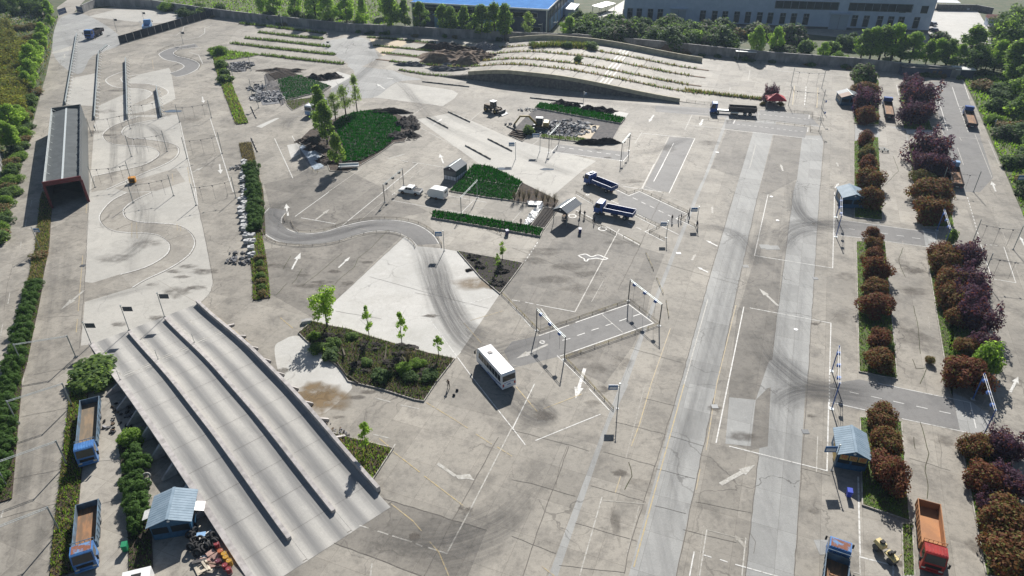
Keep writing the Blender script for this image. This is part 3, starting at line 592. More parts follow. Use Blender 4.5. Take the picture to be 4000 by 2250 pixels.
film(T(1, 2, '760,1090 1100,1150 1450,1130 1700,1050 1932,900') + T(2, 2, '300,500'), 6, .5); film(T(1, 2, '1000,1250 1400,1260 1750,1150 1932,1040') + T(2, 2, '200,830'), 5, .4); film(T(1, 2, '1250,1380 1600,1330 1932,1200'), 4, .35)
film(T(2, 2, '-60,60 60,180 200,260 340,220'), 4, .6); film(T(2, 2, '180,120 260,200 330,260'), 3, .7); film(T(2, 2, '200,420 420,430 600,380'), 3, .3)
film(T(1, 1, '1932,1150 1700,1060 1500,1000'), 4, .35)
for s in ('1420,0 1340,300 1240,700 1130,1449', '1330,200 1220,600 1130,950'): film(T(2, 2, s), 1.6, .25)
for a, b in ((1720, 1600), (1790, 1680)): film(T(2, 1, f'{a + 60},0 {b},700 {b - 190},1449 {b - 340},2000'), 1.8, .3)
for a in (60, 120, 230): film(T(3, 1, f'{a + 60},300 {a},1100 {a - 50},1700 {a - 90},2600'), 1.8, .22)
film(T(0, 0, '1180,560 1090,620 1060,720 1040,900 1060,1100 1060,1300 1010,1449') + T(0, 1, '1050,150 1020,330 1000,560 980,720'), 3.2, .35); film(T(0, 0, '860,700 850,900 860,1100 850,1300 830,1449'), 2.2, .4); film(T(0, 0, '990,700 1000,900 980,1100 970,1330'), 2, .35)
film(T(0, 0, '1040,930 1150,960 1230,1040 1260,1110 1200,1200'), 3.5, .5); film(T(0, 1, '1130,0 1140,200 1100,350 950,480 760,560'), 4, .35)
film(T(0, 0, '470,250 560,400 520,700'), 3, .2); film(T(0, 0, '1060,190 900,200 760,180'), 3, .4)
film(T(0, 1, '420,300 400,700 330,1200 290,1449'), 2.6, .28); film(T(0, 1, '520,300 500,700 450,1200'), 2.2, .22); film(T(0, 2, '250,100 200,600 120,1200 60,1449'), 2.4, .35); film(T(0, 2, '400,150 360,600 310,1100 250,1449'), 2.2, .3)
film(T(0, 1, '640,830 800,790 1000,740 1200,690'), 3, .3)
film(T(1, 0, '1932,1080 1600,930 1400,830 1250,780 1000,640'), 5, .35); film(T(1, 0, '1932,1190 1500,1000 1300,880 1100,640 800,420'), 4, .35); film(T(1, 0, '0,1000 250,900 450,800 600,680 800,560 900,420 700,310'), 5, .45); film(T(1, 0, '230,1000 240,930 300,880'), 4, .4)
film(T(2, 0, '0,690 600,760 1200,820 1500,850'), 4, .35); film(T(2, 0, '0,1130 300,1260 520,1330'), 4, .35); film(T(2, 0, '880,1150 1100,1130 1400,1000'), 4, .4); film(T(1, 0, '350,1000 330,1100 420,1449'), 3.4, .35)
for s, a, b, k in (('1540,600', 3, 1.2, .9), ('1420,560', 2, 1, .8), ('1310,600', 1.6, .8, .8), ('1370,640', 1.8, .7, .8), ('1480,720', 2, .8, .7), ('1150,700', 1.4, .6, .7), ('900,1000', 1.6, .8, .6), ('1180,950', 1.8, .9, .7), ('1100,390', 3, 2, .5), ('1330,760', 3, 2, .6), ('860,500', 4, 2, .4)): blot(T(0, 1, s), a, b, k)
for s, a, b, k in (('680,1000', 4, 2, .6), ('820,1020', 2.4, 1, .8), ('1300,840', 3, 1.6, .8), ('900,685', 4, 1.2, .6), ('780,840', 4, 2, .4), ('1450,900', 3, 3, .4), ('1250,870', 2, 1.5, .5)): blot(T(0, 0, s), a, b, k)
for s, a, b, k in (('200,1350', 1.4, .8, 1), ('1320,935', 1.5, .6, 1), ('590,600', 1.3, .8, .9), ('690,690', 1.2, .9, .8), ('150,560', 3, 1, .6), ('420,710', 4, .8, .6), ('500,680', 2.5, .7, .8), ('840,530', 1.5, .6, .7), ('350,630', 1.6, .7, .5)): blot(T(1, 1, s), a, b, k)
for s, a, b, k in (('1600,962', .8, .8, 1), ('1550,935', .4, .4, 1), ('1195,1150', .8, .7, .9), ('760,100', 1.6, .5, .8), ('620,250', 1, .4, .8), ('850,60', 1.6, .5, .9)): blot(T(1, 2, s), a, b, k)
blot(T(1, 2, '500,110'), 4.2, 3.6, 1, 'mud_film'); blot(T(1, 2, '440,60'), 3, 2.6, 1, 'mud_film'); blot(T(1, 1, '1700,690'), 5, 2.5, .7, 'mud_film'); blot(T(1, 1, '1610,590'), .9, .8, 1, 'stain_film')
for s, a, b, k in (('250,240', 2, 1.2, .7), ('680,40', 1.4, 1, .7), ('620,150', 1.3, 1, .6), ('820,670', 1.2, .7, .6), ('950,740', 1.6, .8, .4), ('1530,180', 1, .9, 1), ('1740,400', 2.5, 1, .7), ('780,1050', .7, 3, .5)): blot(T(2, 2, s), a, b, k)
for s, a, b, k in (('250,450', 4, 2, .6), ('420,560', 4, 1.5, .6), ('160,520', 3, 1.5, .6), ('560,620', 3, 1.4, .5), ('300,660', 5, 1.5, .5), ('800,380', 3, 1, .4), ('700,900', 2, .8, .5), ('480,1230', 2.5, 1.2, .5), ('640,1330', 2, 1.5, .4), ('840,1290', 2, 2, .4), ('520,730', 4, 2, .4)): blot(T(2, 1, s), a, b, k)
for s, a, b, k in (('355,995', .8, .5, 1), ('345,240', .5, .4, 1), ('1100,590', 2.6, 1.4, .8), ('1020,540', 1.4, 2, .5), ('590,640', 2, 2, .4), ('520,950', 2, 2, .3), ('1100,1100', 3, 4, .5), ('1090,750', 3, 2, .6)): blot(T(3, 1, s), a, b, k)
for s, a, b, k in (('330,240', .7, .4, 1), ('980,1355', 1.1, .6, .9), ('1350,430', 1.6, 1.2, .5), ('1100,430', 1.2, 1, .4), ('800,1230', 1.6, 1, .3), ('1550,1230', 1, 1.5, .6), ('350,960', 1, .6, .4)): blot(T(3, 2, s), a, b, k)
for s, a, b, k in (('720,1190', 1.2, .7, .9), ('660,1130', 2, 1, .5), ('1500,1080', 3, 2, .5), ('1180,1120', 2, 3, .4), ('900,1370', 4, 1.5, .5)): blot(T(2, 0, s), a, b, k)
for p, a, b in ((T(2, 0, '265,1278'), 1.6, .7), (T(1, 0, '1865,1275'), 1.9, .8), (T(0, 0, '1305,840'), 2.5, 1.1)):
    c = G1(p); q = [(c[0] + a * math.cos(t * .5236) * (1 + .15 * math.sin(t * 2.3)), c[1] + b * math.sin(t * .5236) * (1 + .2 * math.cos(t * 1.7))) for t in range(12)]
    struct(sheet('puddle', smooth(q, True, 3), fz() + .01, 'puddle', yard))
# ditch covers, manholes
def cover(px, a=.6, b=.5, m='dark_steel', round_=False):
    c = G1(px); mb = MB()
    if round_: mb.lathe([(a, 0), (a, .02)], 12)
    else: mb.box(-a, a, -b, b, 0, .02)
    o = mb.build('manhole_cover', m, yard); o.location = (c[0], c[1], fz()); return o
for p in (T(0, 1, '625,557'), T(3, 1, '357,653'), T(2, 1, '1257,463'), T(3, 2, '282,360'), T(2, 0, '1548,1150'), T(2, 2, '1530,170')): cover(p, .45, .4)
for p in (T(3, 1, '25,35'), T(3, 1, '72,215'), T(3, 1, '210,1038')): cover(p, .35, 0, 'rim_grey', True)
for p, a, b in ((T(2, 1, '1762,560'), .55, .5), (T(3, 1, '30,420'), 1.4, .8), (T(2, 1, '1910,412'), 1., .8), (T(3, 2, '420,1232'), .8, 1.)):
    c = G1(p); sheet('pavement_patch', [(c[0] - a, c[1] - b), (c[0] + a, c[1] - b), (c[0] + a, c[1] + b), (c[0] - a, c[1] + b)], fz(), 'grey_concrete', yard)
# ---------------------------------------------------------------- long concrete training ramp in the foreground
def sstep(a, b, x): t = max(0, min(1, (x - a) / (b - a))); return t * t * (3 - 2 * t)
def deck_streaks(m):
    t = MATS[m].node_tree; L = t.links.new; b = t.nodes['Principled BSDF']; src = b.inputs['Base Color'].links[0].from_socket
    tc = t.nodes.new('ShaderNodeTexCoord'); sp = t.nodes.new('ShaderNodeSeparateXYZ'); L(tc.outputs['Object'], sp.inputs[0])
    mp = t.nodes.new('ShaderNodeMapping'); mp.inputs['Scale'].default_value = (1.6, .035, 1); L(tc.outputs['Object'], mp.inputs[0])
    n = t.nodes.new('ShaderNodeTexNoise'); n.inputs['Scale'].default_value = 1.; n.inputs['Detail'].default_value = 5; n.inputs['Roughness'].default_value = .7; L(mp.outputs[0], n.inputs['Vector'])
    def ma(op, a, k):
        x = t.nodes.new('ShaderNodeMath'); x.operation = op; L(a, x.inputs[0])
        if isinstance(k, (int, float)): x.inputs[1].default_value = k
        else: L(k, x.inputs[1])
        return x.outputs[0]
    w = ma('COSINE', ma('MULTIPLY', ma('SUBTRACT', sp.outputs[0], .25), 2 * math.pi / 2.82), 0)
    f = ma('ADD', ma('MULTIPLY', w, -.5), ma('MULTIPLY', n.outputs[0], 1.3))
    r = t.nodes.new('ShaderNodeMapRange'); r.inputs[1].default_value = .2; r.inputs[2].default_value = 1.25; L(f, r.inputs[0])
    mx = t.nodes.new('ShaderNodeMix'); mx.data_type = 'RGBA'; mx.inputs[7].default_value = (.20, .197, .19, 1); L(r.outputs[0], mx.inputs[0]); L(src, mx.inputs[6]); L(mx.outputs[2], b.inputs['Base Color'])
deck_streaks('deck_concrete')
mat('kerb_pink', (.46, .43, .41), .85, c2=(.30, .28, .265), vscale=1.1, lo=.36, hi=.6, det=9, spec=.15)
RL = 58.5
def rz_(s): return 2.3 * sstep(-1, 24, s) * (1 - sstep(33, RL, s)) + .02
ramp = thing('training_ramp', 'long three lane concrete driving ramp with low dividing kerbs and a humped middle', 'ramp', (-66.2, 89.4, 0), math.atan2(.673, .74))
RM = Matrix.Translation((-66.2, 89.4, 0)) @ Matrix.Rotation(math.atan2(.673, .74), 4, 'Z')
SS = [i * RL / 44 for i in range(45)]
def sweep(name, v0, v1, lo, hi, m, s0=0, s1=RL, parent=None, both=True):
    mb = MB(); ss = [s0] + [s for s in SS if s0 < s < s1] + [s1]
    for s in ss:
        z = rz_(s); mb.v += [(v0, -s, z + lo), (v1, -s, z + lo), (v1, -s, z + hi), (v0, -s, z + hi)]
    n = len(ss)
    for i in range(n - 1):
        a = 4 * i; b = a + 4
        for j in range(4): k = (j + 1) % 4; mb.face((a + j, a + k, b + k, b + j))
    mb.face((0, 3, 2, 1)); e = 4 * (n - 1); mb.face((e, e + 1, e + 2, e + 3)); return mb.build(name, m, parent or ramp)
for v0, v1 in ((.45, 5.24), (5.76, 10.94), (11.46, 16.7)): 
    d_ = sweep('lane_deck', v0, v1, -.5, 0, 'deck_concrete')
sweep('edge_slab', -.25, .449, -.5, .03, 'kerb_pink', -.5, RL)
for vc in (5.5, 11.2): sweep('dividing_kerb', vc - .25, vc + .25, -.4, .5, 'kerb_pink', 1.2, 54.8); sweep('deck_strip', vc - .248, vc + .248, -.5, -.012, 'deck_concrete', 0, RL)
sweep('parapet', 16.72, 17.2, -.5, .75, 'kerb_pink', 0, 55.6)
for v, sg in ((-.1, -1), (17.0, 1)):
    rw = MB()
    for i in range(44):
        a, b = SS[i], SS[i + 1]; p = [(v, -a, 0), (v, -b, 0), (v, -b, max(0.01, rz_(b) - .45)), (v, -a, max(.01, rz_(a) - .45))]; rw.poly(p if sg < 0 else p[::-1])
    rw.build('retaining_wall', 'stone_wall', ramp)
for k in range(9):
    s = 10 + k * 4.3
    for v, sg in ((-.12, -1), (17.02, 1)):
        h = rz_(s) - .35
        if h < .5: continue
        mb = MB(); o = 1.9 * sg; v2 = v + (.15 if sg < 0 else .19)
        p = [(v, -s, 0), (v + o, -s, 0), (v + o, -s, .25), (v + sg * .15, -s, h), (v, -s, h)]
        mb.poly(p); mb.poly([(x, y - .32, z) for x, y, z in p][::-1])
        for i in range(5): a, b = p[i], p[(i + 1) % 5]; mb.poly([b, a, (a[0], a[1] - .32, a[2]), (b[0], b[1] - .32, b[2])])
        mb.build('buttress', 'kerb_pink', ramp)
def on_ramp(v0, s0, v1, s1, w, m=W):
    mb = MB(); a = Vector((v0, -s0)); b = Vector((v1, -s1)); n_ = 8; d = (b - a).normalized(); q = Vector((-d.y, d.x)) * w / 2; e = nz() - .01
    for i in range(n_ + 1):
        p = a + (b - a) * i / n_
        for x in (p + q, p - q): mb.v.append((x.x, x.y, rz_(-x.y) + e))
    for i in range(n_): mb.face((2 * i + 1, 2 * i + 3, 2 * i + 2, 2 * i))
    mb.build('line_marking', m, ramp)
for lane, s in ((0, 13.6), (1, 13.2), (2, 12.6)):
    v = .9 + 5.65 * lane
    on_ramp(v, s, v + 4.2, s, .22, OW)
    for q in (-.6, .6): on_ramp(v + .3, s + q, v + 1.3, s + q, .12, OW); on_ramp(v + 2.6, s + q, v + 3.8, s + q, .12, OW)
    on_ramp(.75 + 5.65 * lane, 1 + (2 if lane else 0), .75 + 5.65 * lane, 13.2, .16, OW)
    for k in range(1, 12): on_ramp(.5 + 5.7 * lane, k * 4.9, 5.2 + 5.7 * lane, k * 4.9, .03, 'joint')
    if lane == 2: on_ramp(v + 1.7, 4, v + 1.7, 6.6, .25, OW)
for lane, s in ((0, 14.4), (1, 13.8), (2, 13.2)):
    p = RM @ Vector((.25 + 5.65 * lane, -s, 0)); zb = rz_(s) + (.03 if lane == 0 else .5)
    o = thing('marker_post', 'thin steel marker post standing on the dividing kerb of the ramp', 'post', (p.x, p.y, zb), 0, 'marker posts on the ramp'); MB().tube([(0, 0, 0), (-.1, .1, 1.6)], .035, 6).build('rod', 'steel', o); MB().box(-.1, .1, -.1, .1, 0, .03).build('base_plate', 'dark_steel', o)
# ---------------------------------------------------------------- far hill course with five lanes
HO = Vector((-14.1, 231.1)); HE = Vector((.939, -.344)); HM_ = Vector((.344, .939))
def hz(u): return 3.3 * sstep(-14, 16, u) * (1 - sstep(26, 74, u)) + .02
def hp(u, w, z=0): p = HO + HE * u + HM_ * w; return (p.x, p.y, hz(u) + z)
def hw(px): p = Vector(G1(px, .2)) - HO; return p.dot(HM_), p.dot(HE)
HS = [hw(T(2, 0, s)) for s in ('1560,716', '1370,642', '1390,577', '1440,525')]
hill = thing('hill_course', 'humped hill of five parallel concrete lanes behind a long parapet wall', 'ramp')
WB = 46.0
bounds = [0.3] + [h[0] for h in HS] + [WB]
for i in range(5):
    mb = MB(); us = [-40 + k * 4 for k in range(30)]
    for u in us: mb.v += [hp(u, bounds[i] + .45), hp(u, bounds[i + 1] - .45)]
    for k in range(len(us) - 1): mb.face((2 * k, 2 * k + 2, 2 * k + 3, 2 * k + 1))
    mb.build('lane_deck', 'road_concrete', hill)
    for k in range(9):
        u = -10 + k * 7.3 + i * .9; mb = MB(); mb.v = [hp(u, bounds[i] + .5, .02), hp(u + .18, bounds[i] + .5, .02), hp(u + .18, bounds[i + 1] - .5, .02), hp(u, bounds[i + 1] - .5, .02)]; mb.face((0, 1, 2, 3)); mb.build('joint', 'joint', hill)
    for k in range(3):
        u = 41 + k * 1.3 + (1.5 - i * .6); mb = MB(); mb.v = [hp(u, bounds[i] + 1, .03), hp(u + .5, bounds[i] + 1, .03), hp(u + .5, bounds[i + 1] - 1, .03), hp(u, bounds[i + 1] - 1, .03)]; mb.face((0, 1, 2, 3)); mb.build('line_marking', OW, hill)
for i in range(1, 5):
    mb = MB(); us = [-40 + k * 4 for k in range(29)]
    for u in us: mb.v += [hp(u, bounds[i] - .46, .12), hp(u, bounds[i] + .46, .12), hp(u, bounds[i] + .46, -.3), hp(u, bounds[i] - .46, -.3)]
    for k in range(len(us) - 1):
        for j in range(4): a = 4 * k; q = (j + 1) % 4; mb.face((a + j, a + 4 + j, a + 4 + q, a + q))
    mb.build('median', 'brown_soil', hill)
def hwall(name, w0, w1, u0, u1, lo, hi, m, base=False):
    mb = MB(); us = [u0 + (u1 - u0) * k / 20 for k in range(21)]
    for u in us:
        for w, z in ((w0, lo), (w1, lo), (w1, hi), (w0, hi)): p = hp(u, w, z); mb.v.append((p[0], p[1], -.05) if (base and z == lo) else p)
    for k in range(20):
        for j in range(4): a = 4 * k; q = (j + 1) % 4; mb.face((a + j, a + q, a + 4 + q, a + 4 + j))
    mb.face((0, 3, 2, 1)); mb.face((80, 81, 82, 83)); mb.build(name, m, hill)
hwall('stone_face', -.25, .24, -14, 68, 0, -.02, 'stone_wall', True); hwall('parapet', -.3, .25, 0, 68, -.02, 1.15, 'parapet'); hwall('parapet', WB, WB + .5, -3, 68.5, -.3, 1.7, 'parapet')
hwall('stone_face', WB + .02, WB + .48, -3, 68.4, 0, -.31, 'stone_wall', True)
# ---------------------------------------------------------------- walls and fences
def wall(name, label, px, h, m, th=.3, cop='coping', pier=12., group=None, pts=None):
    p = pts or GS(px); t = thing(name, label, 'wall', (p[0][0], p[0][1], 0), 0, group); o = p[0]
    for a, b in zip(p, p[1:]):
        a = (a[0] - o[0], a[1] - o[1]); b = (b[0] - o[0], b[1] - o[1]); n = max(1, round(math.dist(a, b) / pier))
        for i in range(n):
            q0 = [a[k] + (b[k] - a[k]) * i / n for k in (0, 1)]; q1 = [a[k] + (b[k] - a[k]) * (i + 1) / n for k in (0, 1)]
            MB().beam((*q0, h / 2), (*q1, h / 2), th, h).build('wall_panel', m, t)
            if cop: MB().beam((*q0, h + .06), (*q1, h + .06), th + .12, .12).build('coping', cop, t)
            MB().box(q0[0] - .26, q0[0] + .26, q0[1] - .26, q0[1] + .26, 0, h + .2).build('pier', m, t)
    return t
wall('boundary_wall', 'long grey rendered boundary wall running behind the whole yard', WALL, 3.2, 'boundary_wall')
wall('boundary_wall', 'grey wall returning from the open entrance gate to the corner', T(0, 0, '630,97 735,50 790,45 1159,58'), 3.2, 'boundary_wall')
wall('low_wall', 'pale concrete wall panels hidden among the thicket left of the shed', T(0, 0, '185,640 110,830'), 2.6, 'coping', pier=4)
wall('low_wall', 'short stretch of pale wall by the thicket beside the shed tail', T(0, 0, '8,1200 10,1330'), 2.6, 'coping', pier=4)
def gate_leaf(px, h, label):
    a, b = GS(px); t = thing('gate_leaf', label, 'gate', (*a, 0), math.atan2(b[1] - a[1], b[0] - a[0]), None); L = math.dist(a, b)
    MB().box(0, L, -.04, .04, .15, h).build('panel', 'gate_blue', t)
    for x in (0, L - .1): MB().box(x, x + .1, -.07, .07, 0, h + .05).build('post', 'steel', t)
    for z in (.15, h / 2, h): MB().box(.1, L - .1, -.065, .065, z - .06, z + .06).build('rail', 'steel', t)
mat('gate_blue', (.07, .10, .2), .5, c2=(.045, .06, .12), vscale=1)
gate_leaf(T(0, 0, '445,118 505,98'), 2.4, 'blue grey sheet metal gate leaf standing open beside the tall roadside tree'); gate_leaf(T(0, 0, '585,92 632,100'), 2.6, 'blue grey sheet metal gate leaf folded back against the entrance wall')
f_a, f_b = GS(T(0, 0, '905,335 1645,115')); fl = math.dist(f_a, f_b); t = thing('screen_fence', 'long black cloth screen fence on slim posts enclosing the small yard', 'fence', (*f_a, 0), math.atan2(f_b[1] - f_a[1], f_b[0] - f_a[0]))
nf = 15
for i in range(nf):
    x0, x1 = fl * i / nf, fl * (i + 1) / nf; MB().box(x0 + .04, x1 - .04, -.015, .015, .12, 3.0).build('screen_panel', 'screen_cloth', t); MB().tube([(x0, -.08, 0), (x0, -.08, 3.3)], .05, 6).build('post', 'steel', t)
MB().box(0, fl, -.15, .15, 0, .12).build('footing', 'kerb', t)
# ---------------------------------------------------------------- long grey shed on the left
rc = [G(p, 6.0) for p in Q(0, 400, .345, '480,905 905,835 985,15 650,50')]   # near left, near right, far right, far left
a, b = Vector(rc[0]), Vector(rc[1]); ax = (b - a).normalized(); far = (Vector(rc[2]) + Vector(rc[3])) / 2 - (a + b) / 2; ay = Vector((-ax.y, ax.x)); SL = far.dot(ay); SW = (b - a).length
shed = thing('long_shed', 'long open ended grey steel shed with a red front frame and pale ridge cap', 'shed', ((a.x + b.x) / 2, (a.y + b.y) / 2, 0), math.atan2(ax.y, ax.x))
mat('shed_sheet', (.085, .095, .10), .45, .3, var=.1, vscale=2); mat('shed_red', (.12, .018, .022), .5, var=.2); mat('shed_roof', (.10, .11, .112), .7, 0, c2=(.08, .088, .09), vscale=.5, spec=.15)
hw2 = SW / 2
for sx in (-1, 1):
    MB().box(sx * hw2 - .06, sx * hw2 + .06, 0, SL, 0, 5.2).build('side_wall', 'shed_sheet', shed)
    n = 60
    for i in range(n):   # standing-seam roof panels, rising to the ridge
        y0, y1 = SL * i / n, SL * (i + 1) / n - .05; x0, x1 = sx * (hw2 - .1), sx * .18
        MB().hexa([(min(x0, x1), y0, 5.0 + (.45 if sx > 0 else 0)), (max(x0, x1), y0, 5.45 - (.45 if sx > 0 else 0)), (max(x0, x1), y1, 5.45 - (.45 if sx > 0 else 0)), (min(x0, x1), y1, 5.0 + (.45 if sx > 0 else 0)), (min(x0, x1), y0, 5.08 + (.45 if sx > 0 else 0)), (max(x0, x1), y0, 5.53 - (.45 if sx > 0 else 0)), (max(x0, x1), y1, 5.53 - (.45 if sx > 0 else 0)), (min(x0, x1), y1, 5.08 + (.45 if sx > 0 else 0))]).build('roof_panel', 'shed_roof', shed)
    MB().box(sx * hw2 - .05 + (.12 if sx < 0 else -.12), sx * hw2 + .05 + (.12 if sx < 0 else -.12), .15, SL - .1, 5.0, 6.0).build('parapet', 'pale_steel' if sx < 0 else 'shed_sheet', shed)
    for i in range(11): y = 1 + (SL - 2) * i / 10; MB().beam((sx * (hw2 - .2), y, 5.95), (sx * (hw2 - .95), y, 5.25), .07, .07).build('parapet_brace', 'steel', shed)
    MB().box(sx * hw2 - .25, sx * hw2 + .25, -.12, .12, 0, 5.1).build('front_post', 'shed_red', shed)
MB().box(-.19, .19, 0, SL, 5.5, 5.62).build('ridge_cap', 'pale_steel', shed); MB().box(-hw2 - .12, hw2 + .12, -.15, .1, 5.1, 6.08).build('front_fascia', 'shed_red', shed); MB().box(-hw2, hw2, SL - .1, SL + .1, 4.6, 6.0).build('rear_fascia', 'shed_sheet', shed)
# ---------------------------------------------------------------- factories beyond the wall
mat('navy_cladding', (.05, .065, .115), .5, var=.15, vscale=.4); mat('blue_roof', (.06, .21, .50), .8, c2=(.045, .17, .43), vscale=.3, spec=.03); mat('light_blue', (.20, .34, .55), .5, var=.1); mat('office_wall', (.40, .46, .56), .75, c2=(.34, .40, .50), vscale=.4); mat('office_base', (.09, .088, .09), .8); mat('band_glass', (.022, .028, .026), .3, var=.4, vscale=.5, spec=.12); mat('shutter', (.30, .34, .40), .5, var=.08)
def frame_box(mb, x0, x1, z0, z1, y, w=.18, d=.1):
    mb.box(x0, x1, y - d, y, z0, z0 + w); mb.box(x0, x1, y - d, y, z1 - w, z1); mb.box(x0, x0 + w, y - d, y, z0 + w, z1 - w); mb.box(x1 - w, x1, y - d, y, z0 + w, z1 - w); return mb
A = Vector(G1(T(2, 0, '262,262'))); B = Vector(G1(T(1, 0, '1185,200'))); ex = (A - B).normalized(); Lf = (A - B).length
fac = thing('blue_roof_factory', 'navy clad factory hall with a bright blue sheet metal roof behind the poplars', 'building', (B.x, B.y, 0), math.atan2(ex.y, ex.x)); FD = 60; FH = 9.2
MB().box(0, Lf, 0, FD, 0, FH).build('wall', 'navy_cladding', fac); MB().hexa([(-.3, -.3, FH), (Lf + .3, -.3, FH), (Lf + .3, FD, FH), (-.3, FD, FH), (-.3, -.3, FH + .3), (Lf + .3, -.3, FH + .3), (Lf + .3, FD, FH + 2.2), (-.3, FD, FH + 2.2)]).build('roof', 'blue_roof', fac)
for x0, x1, y0, y1 in ((-.45, Lf + .45, -.5, -.31), (Lf + .31, Lf + .5, -.31, FD)): MB().box(x0, x1, y0, y1, FH - .1, FH + .5).build('roof_trim', 'white_shell', fac)
for x in (-.0, Lf - .35): MB().box(x, x + .35, -.14, -.002, 0, FH - .1).build('corner_trim', 'white_shell', fac)
for x0, x1 in ((3, 11), (13, 26), (40, 50), (52, 62), (Lf - 16, Lf - 4)):
    if x1 < Lf: w_ = MB().box(x0, x1, -.06, -.002, 6.3, 7.9).build('window', 'band_glass', fac); frame_box(MB(), x0 - .15, x1 + .15, 6.15, 8.05, -.061).build('frame', 'coping', w_)
w_ = MB().box(Lf - 9, Lf - 2.6, -.06, -.002, 1.0, 2.6).build('window', 'band_glass', fac); frame_box(MB(), Lf - 9.15, Lf - 2.45, .85, 2.75, -.061).build('frame', 'coping', w_)
for x0 in (9.5, 29, Lf - 22): MB().box(x0, x0 + 5, -.09, -.003, 0, 4.6).build('door', 'light_blue', fac); MB().box(x0 - .3, x0 + 5.3, -1., -.003, 5.2, 5.4).build('door_canopy', 'light_blue', fac)
MB().box(Lf + .003, Lf + .08, 5, FD, .2, 4.8).build('side_panel', 'light_blue', fac); w_ = MB().box(Lf + .003, Lf + .07, 2, 40, 6.2, 7.6).build('window', 'band_glass', fac)
for k in range(6): MB().box(Lf + .01, Lf + .25, 6 + k * 7, 6.4 + k * 7, 0, FH - .15).build('side_pilaster', 'coping', fac)
ann = thing('annexe', 'small white roofed annexe leaning against the side of the blue factory', 'shed', (*G1(T(2, 0, '430,130')), 0), math.atan2(ex.y, ex.x)); MB().box(-2, 2, 0, 12, 0, 3.4).build('wall', 'office_wall', ann); MB().hexa([(-2.3, -.4, 3.4), (2.3, -.4, 3.0), (2.3, 12.4, 3.0), (-2.3, 12.4, 3.4), (-2.3, -.4, 3.6), (2.3, -.4, 3.2), (2.3, 12.4, 3.2), (-2.3, 12.4, 3.6)]).build('roof', 'white_shell', ann)
A = Vector(G1(T(3, 0, '1205,246'))); B = Vector(G1(T(2, 0, '838,168'))); ex = (A - B).normalized(); Lo = (A - B).length
off = thing('office_factory', 'long grey workshop block with tall narrow windows and a dark upper window band', 'building', (B.x, B.y, 0), math.atan2(ex.y, ex.x))
fx = lambda px: (Vector(G1(px, 1.5)) - B).dot(ex)
OH = 13.0; MB().box(0, Lo, 0, 45, .9, OH).build('wall', 'office_wall', off); MB().box(-.1, Lo + .1, -.1, 45, 0, .9).build('plinth', 'office_base', off); MB().box(-.3, Lo + .3, -.3, 45.3, OH, OH + .4).build('roof', 'coping', off)
for tl, s in ((2, '885 955 1040 1115 1440 1530 1610 1700 1785 1875'), (3, '25 120 205 300 675 765 870 955 1035 1155')):
    for q in s.split():
        x = fx(T(tl, 0, f'{q},{120 + (float(q) + 1932 * (tl - 2)) * .042}')); wd = MB().box(x - .95, x + .95, -.08, -.003, 1.6, 5.6).build('window', 'band_glass', off)
        frame_box(MB(), x - 1.1, x + 1.1, 1.45, 5.75, -.081, .15, .08).build('frame', 'office_base', wd); MB().box(x - .95, x + .95, -.16, -.09, 4.4, 4.52).build('transom', 'coping', wd); MB().box(x - .05, x + .05, -.16, -.09, 4.52, 5.6).build('mullion', 'coping', wd)
for q0, q1, tl in ((1190, 1300, 2), (465, 600, 3)):
    x0, x1 = (fx(T(tl, 0, f'{q},{130 if tl == 2 else 200}')) for q in (q0, q1)); MB().box(x0, x1, -.12, -.004, 0, 5.6).build('gate', 'shutter', off); MB().box(x0 - .6, x1 + .6, -1.6, -.004, 6.2, 6.4).build('gate_canopy', 'office_wall', off); MB().box((x0 + x1) / 2 - .05, (x0 + x1) / 2 + .05, -.15, -.121, 0, 5.6).build('gate_seam', 'office_base', off)
for x0, x1 in ((Lo * .5, Lo * .7), (Lo * .735, Lo * .93)):
    n = 8
    for i in range(n): a_, b_ = x0 + (x1 - x0) * i / n, x0 + (x1 - x0) * (i + 1) / n; wd = MB().box(a_ + .06, b_ - .06, -.08, -.004, 7.6, 10.2).build('window', 'band_glass', off)
    frame_box(MB(), x0 - .2, x1 + .2, 7.4, 10.4, -.081, .18, .1).build('window_frame', 'office_base', off)
for x in (Lo - 13, Lo - 5): MB().box(x, x + 2.6, -.08, -.004, 7.2, 10.).build('window', 'band_glass', off)
for x in (Lo * .03, Lo * .2): MB().box(x, x + 14, -.6, -.12, 0, 1.2).build('planter', 'office_base', off)
apron = struct(sheet('forecourt', GS(T(2, 0, '640,190 840,60 1250,178 1932,230')) + GS(T(3, 0, '640,290 1280,330 1690,330 1640,200 1600,100 1250,20 1000,-60')) , -.03, 'road_concrete'))
struct(sheet('car_park', GS(T(3, 0, '1220,260 1240,90 1580,80 1650,190 1690,330 1560,315 1300,290')), -.02, 'pale_concrete'))
struct(sheet('lane_road', GS(T(2, 0, '560,180 850,0 830,135 700,190')), -.024, 'pale_concrete'))
struct(sheet('outside_road', GS(T(0, 0, '440,130 560,90 640,0 700,-40 560,-40 430,55')), -.026, 'road_concrete'))
struct(sheet('track', GS(T(0, 0, '-20,150 350,85 345,105 -20,180')), -.022, 'road_concrete'))
wall('low_wall', 'dark low wall along the far side of the bright car park', T(3, 0, '1270,75 1560,80 1690,105'), 2.4, 'stone_wall')
